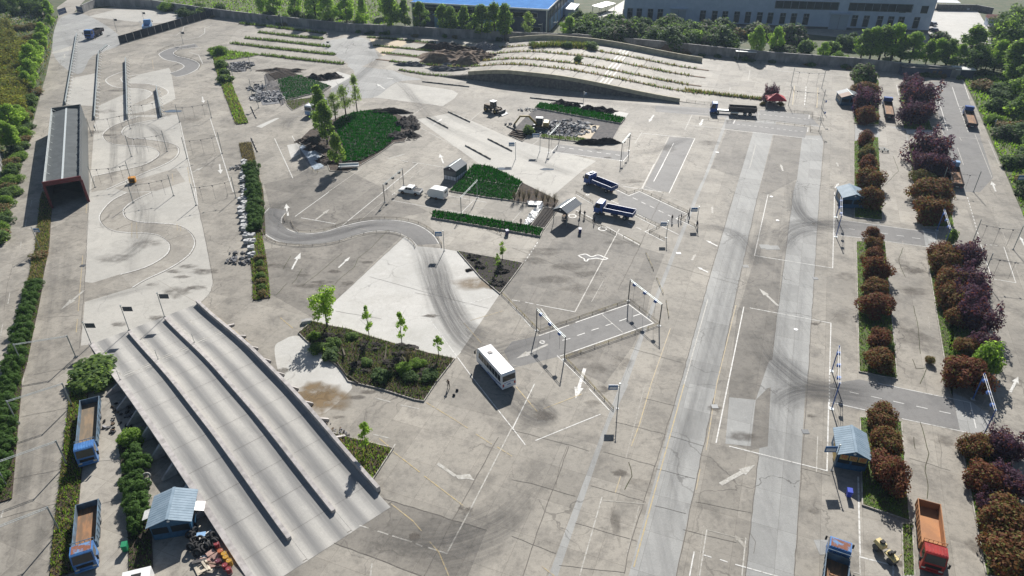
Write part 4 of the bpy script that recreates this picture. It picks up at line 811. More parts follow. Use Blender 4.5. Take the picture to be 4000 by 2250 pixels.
for k, (px, lb) in enumerate(((T(2, 0, '690,85'), 'white roofed open carport beside the grey workshop lane'), (T(3, 0, '1320,60'), 'white roofed lean to shed at the end of the grey workshop'))):
    c = G1(px); s = thing('carport', lb, 'shed', (*c, 0), .9 if k == 0 else -.15)
    MB().hexa([(-6, -2.5, 2.6), (6, -2.5, 2.6), (6, 2.5, 2.9), (-6, 2.5, 2.9), (-6, -2.5, 2.75), (6, -2.5, 2.75), (6, 2.5, 3.05), (-6, 2.5, 3.05)]).build('roof', 'white_shell', s)
    for x in (-5.6, 0, 5.6):
        for y in (-2.2, 2.2): MB().box(x - .08, x + .08, y - .08, y + .08, 0, 2.62 + (.2 if y > 0 else 0)).build('post', 'steel', s)
c = G1(T(3, 0, '1720,195')); s = thing('gatehouse', 'small white walled hut with a red roof at the car park edge', 'hut', (*c, 0), -.3); mat('red_roof', (.25, .10, .08), .7); MB().box(-4, 4, -2.5, 2.5, 0, 3).build('wall', 'office_wall', s); MB().extrude_x([(-2.9, 3.0), (2.9, 3.0), (0, 4.4)], -4.3, 4.3).build('roof', 'red_roof', s); MB().box(-.5, .5, -2.56, -2.501, .05, 2.1).build('door', 'office_base', s)
c = G1(T(2, 0, '1757,452')); s = thing('pump_hut', 'small dark block hut with a flat pale roof against the boundary wall', 'hut', (*c, 0), -.2); MB().box(-3.2, 3.2, 0, 3, 0, 2.7).build('wall', 'stone_wall', s); MB().box(-3.5, 3.5, -.4, 3.2, 2.7, 2.9).build('roof', 'white_shell', s); MB().box(-.5, .5, -.05, -.003, .02, 2.1).build('door', 'dark_steel', s)
c = G1(T(3, 0, '1270,580')); s = thing('store_shed', 'long low dark shed with a pale roof corner below the far trees', 'shed', (*c, 0), -.16); MB().box(-11, 11, 0, 4, 0, 2.6).build('wall', 'navy_cladding', s); MB().hexa([(-11.2, -.3, 2.6), (5, -.3, 2.6), (5, 4.2, 2.6), (-11.2, 4.2, 2.6), (-11.2, -.3, 2.75), (5, -.3, 2.75), (5, 4.2, 2.8), (-11.2, 4.2, 2.8)]).build('roof', 'stone_wall', s); MB().box(5.01, 11.3, -.4, 4.2, 2.6, 2.8).build('roof_sheet', 'white_shell', s)
for x in (-1.5, .2): MB().box(x, x + 1.1, -.06, -.003, .05, 2.0).build('door', 'wood', s)
# ---------------------------------------------------------------- booths with gable roofs
mat('booth_blue', (.035, .11, .20), .5, c2=(.025, .08, .15), vscale=1.5); mat('booth_roof', (.24, .31, .37), .65, 0, c2=(.19, .255, .31), vscale=1, spec=.2); mat('booth_grey_roof', (.15, .165, .18), .6, 0, var=.12, spec=.2); mat('rust_roof', (.23, .11, .06), .7, c2=(.15, .08, .05), vscale=2); mat('panel_white', (.5, .52, .55), .5, var=.08); mat('sign_yellow', (.42, .30, .10), .6); mat('sign_red', (.42, .03, .02), .6)
mat('navy_panel', (.03, .035, .05), .5, var=.1)
def booth(label, px, w, d, rot, wallm, roofm, open_=False, eave=2.5, rise=.85, glassy=False, rust=False, px_is='front_left', loc=None, ov=.3, cat='booth'):
    c = loc or G1(px); t = thing('booth', label, cat, (*c, 0), rot)
    # local: x across the gable front (0..w), y back (0..d)
    if open_:
        for x in (.08, w - .08):
            for y in (.08, d - .08): MB().box(x - .05, x + .05, y - .05, y + .05, 0, eave).build('post', 'steel', t)
        MB().extrude_x([(0, 0)], 0, 0) if 0 else None
    elif glassy:
        MB().box(0, w, 0, d, 0, .9).build('lower_panel', 'panel_white', t)
        n = 4
        for i in range(n): MB().box(w * i / n + .05, w * (i + 1) / n - .05, .01, .05, .9, eave).build('pane', 'pale_glass', t)
        for i in range(5):
            for x in (.0, w - .05): MB().box(x, x + .05, d * i / 5 + .05, d * (i + 1) / 5 - .05, .9, eave).build('pane', 'pale_glass', t)
        MB().box(.05, w - .05, d - .06, d - .01, .9, eave).build('back_wall', 'panel_white', t)
        for i in range(n + 1): MB().box(w * i / n - .05, w * i / n + .05, -.04, .06, 0, eave).build('mullion', 'dark_steel', t)
        for i in range(1, 6):
            for x in (-.04, w - .02): MB().box(x, x + .06, d * i / 5 - .05, d * i / 5 + .05, 0, eave).build('mullion', 'dark_steel', t)
    else:
        MB().box(0, w, 0, d, 0, eave).build('wall', wallm, t)
        for i in range(4): MB().box(w * i / 4 + .06, w * (i + 1) / 4 - .06, -.03, -.002, .08, .85).build('lower_panel', 'panel_navy' if 0 else wallm, t)
        MB().box(.12, w * .42, -.045, -.002, .95, 1.9).build('window', 'glass', t); MB().box(w * .5, w * .95, -.045, -.002, .95, 1.9).build('window', 'glass', t)
        MB().box(-.045, -.002, d * .2, d * .8, .95, 2.0).build('window', 'glass', t); MB().box(w + .002, w + .045, d * .2, d * .8, .95, 2.0).build('window', 'glass', t)
    g_ = MB(); g_.poly([(0, .0, eave), (w, .0, eave), (w / 2, .0, eave + rise)]); g_.poly([(0, d, eave), (w / 2, d, eave + rise), (w, d, eave)])
    g_.poly([(0, -.06, eave - .35), (w, -.06, eave - .35), (w, -.06, eave), (w / 2, -.06, eave + rise - .04), (0, -.06, eave)]) ; g_.build('gable', 'navy_panel' if wallm != 'booth_blue' else 'booth_blue', t)
    n = 13; k = rise / (w / 2)
    for sx in (0, 1):
        for i in range(n):
            y0 = -ov + (d + 2 * ov) * i / n; y1 = -ov + (d + 2 * ov) * (i + 1) / n - .035; m = roofm if not (rust and sx == 0 and i < 7) else 'rust_roof'
            xe, xr = (-ov, w / 2 - .06) if sx == 0 else (w + ov, w / 2 + .06); ze = eave - ov * k
            a_ = [(xe, y0, ze), (xr, y0, eave + rise - .03), (xr, y1, eave + rise - .03), (xe, y1, ze)]
            if sx: a_ = a_[::-1]
            MB().hexa(a_ + [(x, y, z + .06) for x, y, z in a_]).build('roof_sheet', m, t)
    MB().box(w / 2 - .16, w / 2 + .16, -ov, d + ov, eave + rise, eave + rise + .05).build('ridge_cap', 'steel' if roofm != 'booth_roof' else roofm, t)
    MB().tube([(w / 2, -.1, eave + .3), (w / 2, -.062, eave + .3)], .16, 10).build('badge', 'white_shell', t)
    return t
LB = booth('blue booth with a pale ribbed gable roof next to the tyre heap and the ramp', None, 4.3, 4.2, .21, 'booth_blue', 'booth_roof', loc=G1(Q(250, 1880, .2553, '1385,905')))
for x0, x1, s in ((-1.2, -.05, 0), (4.35, 5.5, 1)): MB().hexa([(x0, 1.6, 1.75 if s == 0 else 2.15), (x1, 1.6, 2.15 if s == 0 else 1.75), (x1, 3.0, 2.15 if s == 0 else 1.75), (x0, 3.0, 1.75 if s == 0 else 2.15), (x0, 1.6, 1.79 if s == 0 else 2.19), (x1, 1.6, 2.19 if s == 0 else 1.79), (x1, 3.0, 2.19 if s == 0 else 1.79), (x0, 3.0, 1.79 if s == 0 else 2.19)]).build('awning', 'white_plastic', LB)
RB = booth('blue booth with red characters on yellow squares under its gable by the rubbish bin', None, 3.5, 4.4, -.27, 'booth_blue', 'booth_roof', loc=G1(Q(3150, 1600, .276, '398,812')))
def text_mesh(name, s, size, m, parent, loc, rot):
    cu = bpy.data.curves.new(name, 'FONT'); cu.body = s; cu.size = size; cu.extrude = .004; cu.align_x = 'CENTER'; cu.align_y = 'CENTER'
    o = bpy.data.objects.new(name, cu); col.objects.link(o); dg = bpy.context.evaluated_depsgraph_get(); me = bpy.data.meshes.new_from_object(o.evaluated_get(dg)); bpy.data.objects.remove(o)
    me.materials.clear(); me.materials.append(MATS[m]); o = link(name, me, parent); o.location = loc; o.rotation_euler = rot; return o
for i, ch in enumerate('特训部'):
    sq = MB().box(.2 + i * 1.08, 1.15 + i * 1.08, -.1, -.065, 1.6, 2.4).build('sign_square', 'sign_yellow', RB); text_mesh('character', ch, .75, 'sign_red', sq, (.675 + i * 1.08, -.106, 2.0), (math.pi / 2, 0, 0))
MB().box(-.2, -.05, .3, 2.4, .6, 1.9).build('notice_board', 'sign_yellow', RB)
booth('dark blue booth with a pale roof between the main lane and rust red hedge', None, 4.6, 5.0, -.12, 'booth_blue', 'booth_roof', loc=G1(Q(3200, 300, .414, '205,1235')))
booth('dark booth with a half rusted gable roof beside the purple shrubs', None, 5.2, 5.2, -.10, 'booth_blue', 'booth_grey_roof', loc=G1(Q(3200, 300, .414, '198,270')), rust=True)
def eaves(px, z):
    a, b, c = (Vector(G(p, z)) for p in px); x = (b - a); rot = math.atan2(x.y, x.x); return tuple(a), x.length, (c - b).dot(Vector((-math.sin(rot), math.cos(rot)))), rot
gb = eaves(Q(*R3, '1300,335 1562,390 1757,215'), 2.4); booth('glass walled booth with a dark gable roof at the corner of the crop triangle', None, gb[1], gb[2], gb[3], 'panel_white', 'booth_grey_roof', glassy=True, loc=gb[0], ov=.12)
cpv = eaves(Q(*R5, '1674,612 1870,672 1986,508'), 2.9)
cp = booth('open sided canopy with a grey gable roof over a table by the waiting people', None, cpv[1], cpv[2], cpv[3], 'panel_white', 'booth_grey_roof', open_=True, eave=3.0, loc=cpv[0], cat='canopy', ov=.12)
w0 = thing('white_cabin', 'white panel cabin with a dark opening at the end of the clipped hedge', 'cabin', (*G(Q(250, 1880, .2553, '955,1520')[0]), 0), .3)
MB().box(0, 2.8, -2., 0, 0, 1.4).build('body', 'white_shell', w0); MB().box(.9, 1.9, -1.6, -.6, 1.402, 1.43).build('opening', 'black', w0); MB().box(-.08, 3.48, -2.48, .08, 1.5, 1.56).build('rim', 'white_plastic', w0) if 0 else None
# red tent
c = G1(Q(*R8, '945,545')); tent = thing('canopy_tent', 'small red pop up canopy tent in front of the dark plum bush', 'tent', (*c, 0), -.12); mat('tent_red', (.42, .03, .04), .6, var=.15)
TW = 5.2
for x in (0, TW):
    for y in (0, 4): MB().tube([(x, y, 0), (x, y, 2.3)], .04, 6).build('leg', 'pale_steel', tent)
mb = MB(); ap = (TW / 2, 2, 3.7); cs = [(-.1, -.1, 2.25), (TW + .1, -.1, 2.25), (TW + .1, 4.1, 2.25), (-.1, 4.1, 2.25)]
for i in range(4): mb.poly([cs[i], cs[(i + 1) % 4], ap])
mb.build('roof', 'tent_red', tent); mb = MB()
for i in range(4): a_, b_ = cs[i], cs[(i + 1) % 4]; mb.poly([(a_[0], a_[1], 1.95), (b_[0], b_[1], 1.95), b_, a_])
mb.build('valance', 'tent_red', tent)
# ---------------------------------------------------------------- street furniture
def px_height(base, top_y):
    x, y = G(base); lo, hi = 0., 14.
    for _ in range(40):
        z = (lo + hi) / 2; zz = z - CAM_H; fw = y * math.cos(PITCH) - zz * math.sin(PITCH); up = y * math.sin(PITCH) + zz * math.cos(PITCH)
        if 1125 - FPX * up / fw > top_y: lo = z
        else: hi = z
    return lo
mat('sign_blue', (.05, .16, .33), .4, c2=(.04, .12, .27), vscale=2); mat('sign_dark', (.05, .06, .075), .5, var=.2)
def sign_pole(label, base, h, side=1, m='sign_dark', w=1.1, ph=.7, pm='steel', group=None, lamp=False, rz=0.0, white=True):
    c = G1(base); t = thing('sign_pole', label, 'sign', (*c, 0), rz, group)
    MB().tube([(0, 0, 0), (0, 0, h)], .07, 8, .055).build('pole', pm, t); MB().box(-.2, .2, -.2, .2, 0, .04).build('base_plate', 'dark_steel', t)
    for z in (h - .25, h - .25 - ph * .6): MB().beam((0, 0, z), (side * (.3 + w * .2), 0, z), .04, .04).build('bracket', pm, t)
    p = MB().box(min(side * .25, side * (.25 + w)), max(side * .25, side * (.25 + w)), -.11, -.05, h - .2 - ph, h - .1).build('panel', m, t)
    if white and m == 'sign_blue':
        for k, (a, b) in enumerate(((.14, .24), (.45, .2))): MB().box(min(side * (.4), side * (.1 + w)), max(side * .4, side * (.1 + w)), -.125, -.112, h - .15 - ph + a * ph, h - .15 - ph + (a + b) * ph).build('text_bar', 'white_shell', p)
    MB().box(-.1, .1, -.1, .1, h, h + .12).build('cap', pm, t); return t
def sp(label, base, top, **k): return sign_pole(label, base, px_height(base[0], top[0][1]), **k)
g_far = 'small sign poles across the far yard'
sp('slim pole with a small dark panel behind the black screen fence', T(0, 0, '883,240'), T(0, 0, '865,140'), group=None)
sp('slim pole with a small dark panel next to the boxed in pale blue truck', T(0, 0, '1085,150'), T(0, 0, '1073,90'))
sp('pole with a dark panel at the bend of the far winding track', T(0, 0, '1383,330'), T(0, 0, '1373,238'))
for b, tp, lb in (('690,1150', '625,985', 'sign pole at the top of the ramp beside the big green bush'), ('975,1045', '935,860', 'sign pole at the head of the first dividing kerb of the ramp'), ('1243,945', '1203,765', 'sign pole at the head of the second dividing kerb of the ramp')):
    sp(lb, T(0, 1, b), T(0, 1, tp), w=1.5, ph=.75)
sp('leaning blue sign pole on the grassy median beside the shed', T(0, 1, '303,430'), T(0, 1, '237,270'), m='sign_blue')
sp('tall pole with a blue panel at the east end of the winding track', T(1, 1, '1420,445'), T(1, 1, '1410,295'), side=-1, m='sign_blue', w=1.3, ph=.85)
sp('blue sign pole beside the walking group at the bay corner', T(2, 1, '1393,238'), T(2, 1, '1405,112'), side=-1, m='sign_blue', w=1.3, ph=.85)
sp('blue sign pole between the truck bays and the open lane', T(2, 1, '1163,345'), T(2, 1, '1170,222'), side=-1, m='sign_blue', w=1.2, ph=.8)
sp('tall pole with a blue panel at the pale strip beside the yellow lines', T(2, 2, '795,185'), T(2, 2, '803,0'), side=-1, m='sign_blue', w=1.3, ph=.75)
R4 = (1900, 350, .2760)
sp('blue sign pole standing alone on the pale diagonal road', Q(*R4, '412,985'), Q(*R4, '430,740'), side=-1, m='sign_blue', w=1.4, ph=.9)
sp('blue sign pole beside the small ploughed triangle', Q(*R4, '757,870'), Q(*R4, '775,615'), side=-1, m='sign_blue', w=1.7, ph=.9)
sp('tall slim pole rising from the dark green crop strip', Q(*R4, '1365,300'), Q(*R4, '1388,35'), m='sign_blue', w=.6, ph=.5)
sp('pole with a pale blue sign by the blue booth with yellow squares', T(3, 2, '480,650'), T(3, 2, '525,462'), side=-1, m='sign_blue', w=1.5, ph=.9)
for b, tp, lb in (('200,205', '183,110', 'pale camera pole standing in the far weeds of the third strip'), ('425,205', '420,172', 'short white notice post among the far weeds'), ('727,210', '722,165', 'slim pale pole close against the boundary wall'), ('560,355', '562,310', 'short dark signal post at the strip end')): sp(lb, T(1, 0, b), T(1, 0, tp), side=-1, w=.9, ph=.55, pm='pale_steel')
for b, tp, lb in (('1495,150', '1470,52', 'tall pale lamp pole touching the black screen fence'), ('1680,112', '1665,45', 'pale lamp pole at the end of the black screen fence')): sp(lb, T(0, 0, b), T(0, 0, tp), side=-1, w=.7, ph=.4, pm='pale_steel')
for b, tp, lb in (('120,760', '108,690', 'slim grey post on the edge of the thicket by the shed'), ('270,740', '250,690', 'thin leaning post in the thicket near the pale wall')): sp(lb, T(0, 0, b), T(0, 0, tp), w=.5, ph=.3)
c1_ = sp('pale green post standing in the roadside brush by the right lot', T(3, 0, '1695,990'), T(3, 0, '1720,905'), side=-1, w=.5, ph=.3, pm='pale_steel')
sp('blue sign pole in the brush at the edge of the right lot', T(3, 0, '1915,1440'), T(3, 0, '1925,1320'), side=-1, m='sign_blue', w=1.8, ph=.9)
for k, (b, tp) in enumerate((('225,290', '215,180'), ('340,260', '335,165'))): sp(('curved street lamp' if k == 0 else 'grey street lamp') + (' beside the dark factory corner' if k == 0 else ' by the light blue factory side'), T(2, 0, b), T(2, 0, tp), side=-1, w=1.2, ph=.12, m='pale_steel', pm='pale_steel')
for b, tp, lb in (('1700,470', '1703,320', 'tall thin pole beside the small dark block hut'),): sp(lb, T(2, 0, b), T(2, 0, tp), w=.4, ph=.3)
# small bare signs by the demolished bays
for b, tp, lb in (('320,645', '290,480', 'grey sign pole in front of the broken slabs of the demolished bay'),): sp(lb, Q(900, 200, .345, b), Q(900, 200, .345, tp), w=.9, ph=.6, side=-1)
# ---- gantries
def gantry(label, a, b, h, heads=3, m='steel', bar='steel', headm='blue_steel', group=None, truss=True, rods=True):
    a = Vector(a); b = Vector(b); c = (a + b) / 2; L = (b - a).length; t = thing('gantry', label, 'gantry', (c.x, c.y, 0), math.atan2(b.y - a.y, b.x - a.x), group)
    for x in (-L / 2, L / 2):
        MB().tube([(x, 0, 0), (x, 0, h + .15)], .085, 8).build('post', m, t); MB().box(x - .28, x + .28, -.28, .28, 0, .05).build('base_plate', 'pale_steel' if m == 'blue_steel' else 'dark_steel', t)
    for y in (-.13, .13): MB().beam((-L / 2, y, h), (L / 2, y, h), .045, .06).build('crossbar', bar, t)
    n = max(4, int(L / 2))
    for i in range(n): x = -L / 2 + L * (i + .5) / n; MB().beam((x, -.1, h), (x, .1, h), .03, .03).build('tie', bar, t)
    for i in range(heads):
        x = -L / 2 + L * (i + .45) / heads if heads > 1 else 0; q = MB().box(x - .28, x + .28, -.3, .3, h - .42, h - .06, .08, .08).build('sensor_head', headm, t)
        if rods: MB().tube([(x, 0, h - .42), (x, 0, .9)], .02, 5).build('rod', 'dark_steel', q)
    return t
gantry('blue and white gantry over the open end of the angled bay near the coach', G1(T(2, 1, '185,1045')), G1(T(2, 1, '395,1265')), 4.2, m='dark_steel')
gantry('blue and white gantry over the closed end of the angled bay by the grey strip', G1(T(2, 1, '877,820')), G1(T(2, 1, '1110,1010')), 4.2, m='dark_steel')
gantry('slim gantry over the bay in front of the white pickup', G1(Q(*R3, '18,1060')), G1(Q(*R3, '430,695')), 4.1, m='dark_steel', headm='dark_steel')
gantry('pale gantry spanning the empty bay beside the crop triangle', G1(Q(*R3, '1683,1345')), G1(Q(*R3, '2033,960')), 4.1, 1, headm='dark_steel')
gl = [G1(F('91.6,1429')), G1(F('296,1395')), G1(F('70,1655')), G1(F('281,1584.6')), G1(F('10,1857')), G1(F('261,1813'))]; off4 = Vector(gl[2]) - Vector(gl[3])
for i, (a, b, lb) in enumerate(((gl[0], gl[1], 'pale height gantry over the side lane beside the big green bush'), (gl[2], gl[3], 'pale height gantry over the side lane next to the rusty bed truck'), (Vector(gl[5]) + off4, gl[5], 'pale height gantry over the side lane next to the blue ribbed cab'), (Vector(G1(F('233,2074.5'))) + off4, G1(F('233,2074.5')), 'pale height gantry over the side lane by the rust roofed cab'))): gantry(lb, a, b, 4.0, 0, m='steel', bar='pale_steel')
gantry('blue gantry at the mouth of the bay beside the middle booth', G1(T(3, 1, '513,190')), G1(T(3, 1, '512,338')), 4.6, m='blue_steel', bar='white_shell')
gantry('blue gantry at the closed end of the bay beside the rust red shrubs', G1(T(3, 1, '1275,290')), G1(T(3, 1, '1318,440')), 4.6, m='blue_steel', bar='white_shell')
gantry('blue gantry at the mouth of the bay behind the booth with yellow squares', G1(T(3, 1, '480,1352')), G1(T(3, 2, '480,188')), 4.6, m='blue_steel', bar='white_shell')
gantry('blue gantry at the closed end of the bay beside the green tree', G1(T(3, 2, '1545,115')), G1(T(3, 2, '1622,395')), 4.6, m='blue_steel', bar='white_shell')
gantry('thin dark gantry at the left end of the bay below the excavator plot', G1(Q(*R4, '882,893')), G1(Q(*R4, '1035,715')), 4.6, 2, m='dark_steel', headm='dark_steel')
gantry('thin dark gantry at the right end of the bay below the excavator plot', G1(Q(*R4, '1903,1010')), G1(Q(*R4, '2015,862')), 4.6, 2, m='dark_steel', headm='dark_steel')
def wire_frame(label, a, b, h, rods=3, m='steel', group=None):
    a = Vector(a); b = Vector(b); c = (a + b) / 2; L = (b - a).length; t = thing('sensor_frame', label, 'sensor frame', (c.x, c.y, 0), math.atan2(b.y - a.y, b.x - a.x), group)
    for x in (-L / 2, L / 2): MB().tube([(x, 0, 0), (x, 0, h)], .075, 7).build('post', m, t); MB().box(x - .22, x + .22, -.22, .22, 0, .05).build('base_plate', 'dark_steel', t)
    MB().tube([(-L / 2 + L * i / 8, 0, h * .82 - .28 * math.sin(math.pi * i / 8)) for i in range(9)], .03, 5).build('cable', 'dark_steel', t)
    for i in range(rods):
        x = -L / 2 + L * (i + .6) / (rods + .2); z = h * .8 - .28 * math.sin(math.pi * (x / L + .5)); q = MB().tube([(x, 0, z), (x, 0, .5)], .022, 5).build('rod', 'dark_steel', t); MB().lathe([(.02, -.15), (.14, -.1), (.14, .1), (.02, .15)], 8, (x, 0, z)).build('sensor', 'dark_steel', q)
    for k in range(int(L / 1.6)): x = -L / 2 + .8 + k * 1.6; MB().box(x - .05, x + .05, -.05, .05, h * .82 - .36 * math.sin(math.pi * (x / L + .5)), h * .82 - .2 * math.sin(math.pi * (x / L + .5))).build('clip', 'dark_steel', t)
    return t
RA = (380, 500, .2760); RB_ = (380, 100, .3450)
sf = 'sensor frames across the skid course'
for a, b, lb in (('485,405', '990,335', 'wire sensor frame across the middle bend of the skid course'), ('1270,435', '1768,360', 'wire sensor frame over the lane beside the middle bend'), ('490,775', '-30,840', 'wire sensor frame with the orange box, reaching toward the shed'), ('510,1060', '1080,960', 'wire sensor frame across the lower bend of the skid course'), ('1400,1095', '1962,990', 'wire sensor frame over the lane beside the stacked pale blocks')):
    wire_frame(lb, G1(Q(*RA, a)), G1(Q(*RA, b)), px_height(Q(*RA, a)[0], Q(*RA, a)[0][1] - 84), 3)
for a, b, lb in (('375,1170', '-60,1250', 'wire sensor frame beside the far end of the shed'), ('932,1095', '1293,1045', 'wire sensor frame over the lane by the blue puddle'), ('350,1075', '735,1030', 'wire sensor frame beyond the long white guard beam')):
    wire_frame(lb, G1(Q(*RB_, a)), G1(Q(*RB_, b)), px_height(Q(*RB_, a)[0], Q(*RB_, a)[0][1] - 70), 3)
for a, b, lb in (('1255,270', '1640,305', 'slim sensor frame over the far yellow lined bay'), ('1222,520', '1635,560', 'slim sensor frame over the near end of the yellow lined bay')): wire_frame(lb, G1(Q(*R8, a)), G1(Q(*R8, b)), 5.6, 3)
for a, h, lb in (('1620,700', 5.6, 'lone sensor post at the end of the upper truck bay'), ('1603,850', 5.6, 'lone sensor post at the end of the lower truck bay')): sign_pole(lb, Q(*R8, a), h, w=.4, ph=.5, m='blue_steel')
for a, b, lb in (('1540,385', '1850,435', 'slim sensor frame over the marked bay of the right lot'), ('1620,650', '1990,700', 'slim sensor frame over the near end of the right lot bay')): wire_frame(lb, G1(T(3, 1, a)), G1(T(3, 1, b)), 5.2, 3)
wire_frame('slim sensor frame beside the rusty bed truck half hidden by plum shrubs', G1(T(3, 0, '1550,1449')), G1(T(3, 0, '1300,1420')), 5.0, 2)
for a, b, lb in (('245,490', '-30,300', 'wire sensor frame over the broken slab bay'), ('235,222', '30,300', 'wire sensor frame at the top of the broken slab bay'), ('592,605', '320,640', 'wire sensor frame between the rubble and the crop bed')): wire_frame(lb, G1(Q(900, 200, .345, a)), G1(Q(900, 200, .345, b)), 4.8, 2) if '-30' not in b else wire_frame(lb, G1(Q(900, 200, .345, a)), G1(Q(900, 200, .345, '420,470')), 4.8, 2)
# ---- low rails round the bays
def low_rail(label, px, h=.42, m='rail_iron', sm=False, step=2.6, group=None, cat='guard rail', both=True):
    p = GS(px); p = smooth(p, k=5) if sm else p; o = p[0]; t = thing('guard_rail', label, cat, (*o, 0), 0, group); q = [(x - o[0], y - o[1]) for x, y in p]
    for z in ((h, h * .45) if both else (h,)): MB().tube([(x, y, z) for x, y in q], .035, 6).build('rail', m, t)
    for x, y in resample(q, step): MB().tube([(x, y, 0), (x, y, h + .04)], .04, 6).build('post', m, t)
    return t
low_rail('low rusty rail along the outer side of the winding track', offset and T(1, 1, '28,275 80,352 190,392 400,408 600,383 750,338 900,304 1050,312 1140,350 1190,395 1202,420'), sm=True)
low_rail('low rusty rail along the inner side of the winding track', T(1, 1, '265,222 290,275 345,303 520,290 650,247 800,212 950,200 1110,208 1240,243 1345,310 1398,390 1402,418'), sm=True)
low_rail('short curved rail at the west turn of the winding track', T(1, 1, '76,125 45,160 22,200'), sm=True); low_rail('short curved rail inside the west turn of the winding track', T(1, 1, '245,145 222,180 218,230'), sm=True)
low_rail('low yellow and black rail enclosing the angled bay', T(2, 1, '205,1055 890,822 1115,1000 400,1252'), m='yellow_iron'); low_rail('low yellow and black rail guiding into the bay from the soil plot', T(1, 1, '1855,770 1932,845') + T(2, 1, '205,1052'), m='yellow_iron'); low_rail('low yellow and black rail running from the bay to the pale strip', T(2, 1, '405,1262 590,1449') + T(2, 2, '765,190'), m='yellow_iron')
low_rail('low dark rail zigzagging along the upper truck bay', Q(*R2, '760,435 925,530 1130,458 1990,862 1850,970 2100,1095')); low_rail('low dark rail zigzagging between the two truck bays', Q(*R2, '1065,905 1490,1105 1290,1205 1560,1340')); low_rail('low dark rail behind the second blue truck', Q(*R2, '0,510 300,690')); low_rail('low dark rail between the canopy and the second blue truck', Q(*R2, '0,870 700,1248')); low_rail('single yellow rail section lying past the truck bay', Q(*R2, '840,1290 1130,1440'), both=False, m='yellow_iron')
for s, lb in (('1010,465 1068,592', 'short yellow bar barrier on the open slab below the truck bays'), ('1092,655 1140,770', 'short yellow bar barrier crossing the pale strip'), ('1162,825 1183,950', 'short yellow bar barrier right of the angled bay gantry')): low_rail(lb, T(2, 1, s), .3, 'yellow_iron', both=False)
low_rail('low dark rail in front of the red tent', Q(*R8, '820,565 1180,600 1520,630 1515,685 1660,705'), .6); low_rail('low dark rail between the long flatbed and the lower bay', Q(*R8, '100,690 500,740 525,690 1000,735 1500,795 1495,850 1645,868'), .6); low_rail('low dark rail beyond the long flatbed lorry', Q(*R8, '-60,475 250,510'), .6)
low_rail('low rusty rail inside the far winding bend', T(0, 0, '1470,352 1370,372 1320,400 1345,428 1440,448 1515,485 1500,525'), .5, sm=True); low_rail('low rail along the left of the far winding bend', T(0, 0, '1310,345 1240,370 1190,395'), .5, sm=True)
low_rail('tubular frame lying on the concrete below the crop strip', Q(*R5, '740,885 830,920 935,960'), .5); low_rail('yellow folding stand beside the pale tarpaulin', Q(900, 200, .345, '935,1350 960,1385 1010,1375'), .8, 'yellow_iron')
# ---- kerb barriers: long black and white kerbs on the pale road
def kerb_bar(label, px, group=None):
    a, b = GS(px); t = thing('kerb_barrier', label, 'kerb', (*a, 0), math.atan2(b[1] - a[1], b[0] - a[0]), group); L = math.dist(a, b); n = 9
    for i in range(n): MB().box(L * i / n, L * (i + 1) / n - .02, -.14, .14, 0, .32, 0, .05).build('kerb_block', 'stone_wall' if i % 2 else 'kerb', t)
for s, c_, lb in (('1290,885 1450,968', 1, 'long low kerb barrier nearest the crop field on the pale road'), ('1450,845 1615,922', 1, 'long low kerb barrier in front of the wheel loader'), ('1750,1050 1932,1142', 1, 'long low kerb barrier pointing at the ploughed triangle'), ('1580,1100 1770,1203', 1, 'long low kerb barrier by the glass booth'), ('1255,618 1610,657', 1, 'long low kerb barrier beyond the grey patch'), ('135,740 540,785', 2, 'long low kerb barrier beside the dark green crop strip'), ('-40,955 30,985', 2, 'short kerb barrier end on the pale road')): kerb_bar(lb, T(c_, 0, s))
kerb_bar('dark kerb beam beside the demolished bay', Q(900, 200, .345, '232,625 295,760')); kerb_bar('dark kerb beam beside the brown hedge end', Q(900, 200, .345, '238,980 308,1140'))
# ---- long guard beams of the skid course
def guard_beam(label, px, h=1.0):
    a, b = GS(px); t = thing('guard_beam', label, 'barrier', (*a, 0), math.atan2(b[1] - a[1], b[0] - a[0])); L = math.dist(a, b); n = max(6, int(L / 3.6))
    MB().box(0, L, -.09, .09, h - .35, h).build('beam', 'steel', t); MB().box(0, L, -.12, -.091, h - .45, h - .1).build('face_strip', 'steel', t); MB().box(0, L, .16, .4, 0, .35).build('plinth', 'dark_steel', t)
    for i in range(n + 1): x = L * i / n * .995 + .05; MB().box(x - .07, x + .07, -.1, .1, 0, h - .35).build('post', 'steel', t); MB().beam((x, -.1, h - .4), (x, -.95, .05), .13, .13).build('strut', 'white_shell', t)
guard_beam('long grey guard beam with struts leading to the shed', T(0, 0, '497,790 582,268')); guard_beam('long grey guard beam with struts beside the far shed corner', T(0, 0, '718,900 748,405')); guard_beam('tall white guard beam standing between the skid bends', T(0, 0, '968,895 953,460'), 1.4); guard_beam('shorter white guard beam near the blue puddle', T(0, 0, '1222,880 1185,675'), 1.4); guard_beam('low angled guard beam at the far end of the yard', T(0, 0, '757,398 812,352'), 1.)
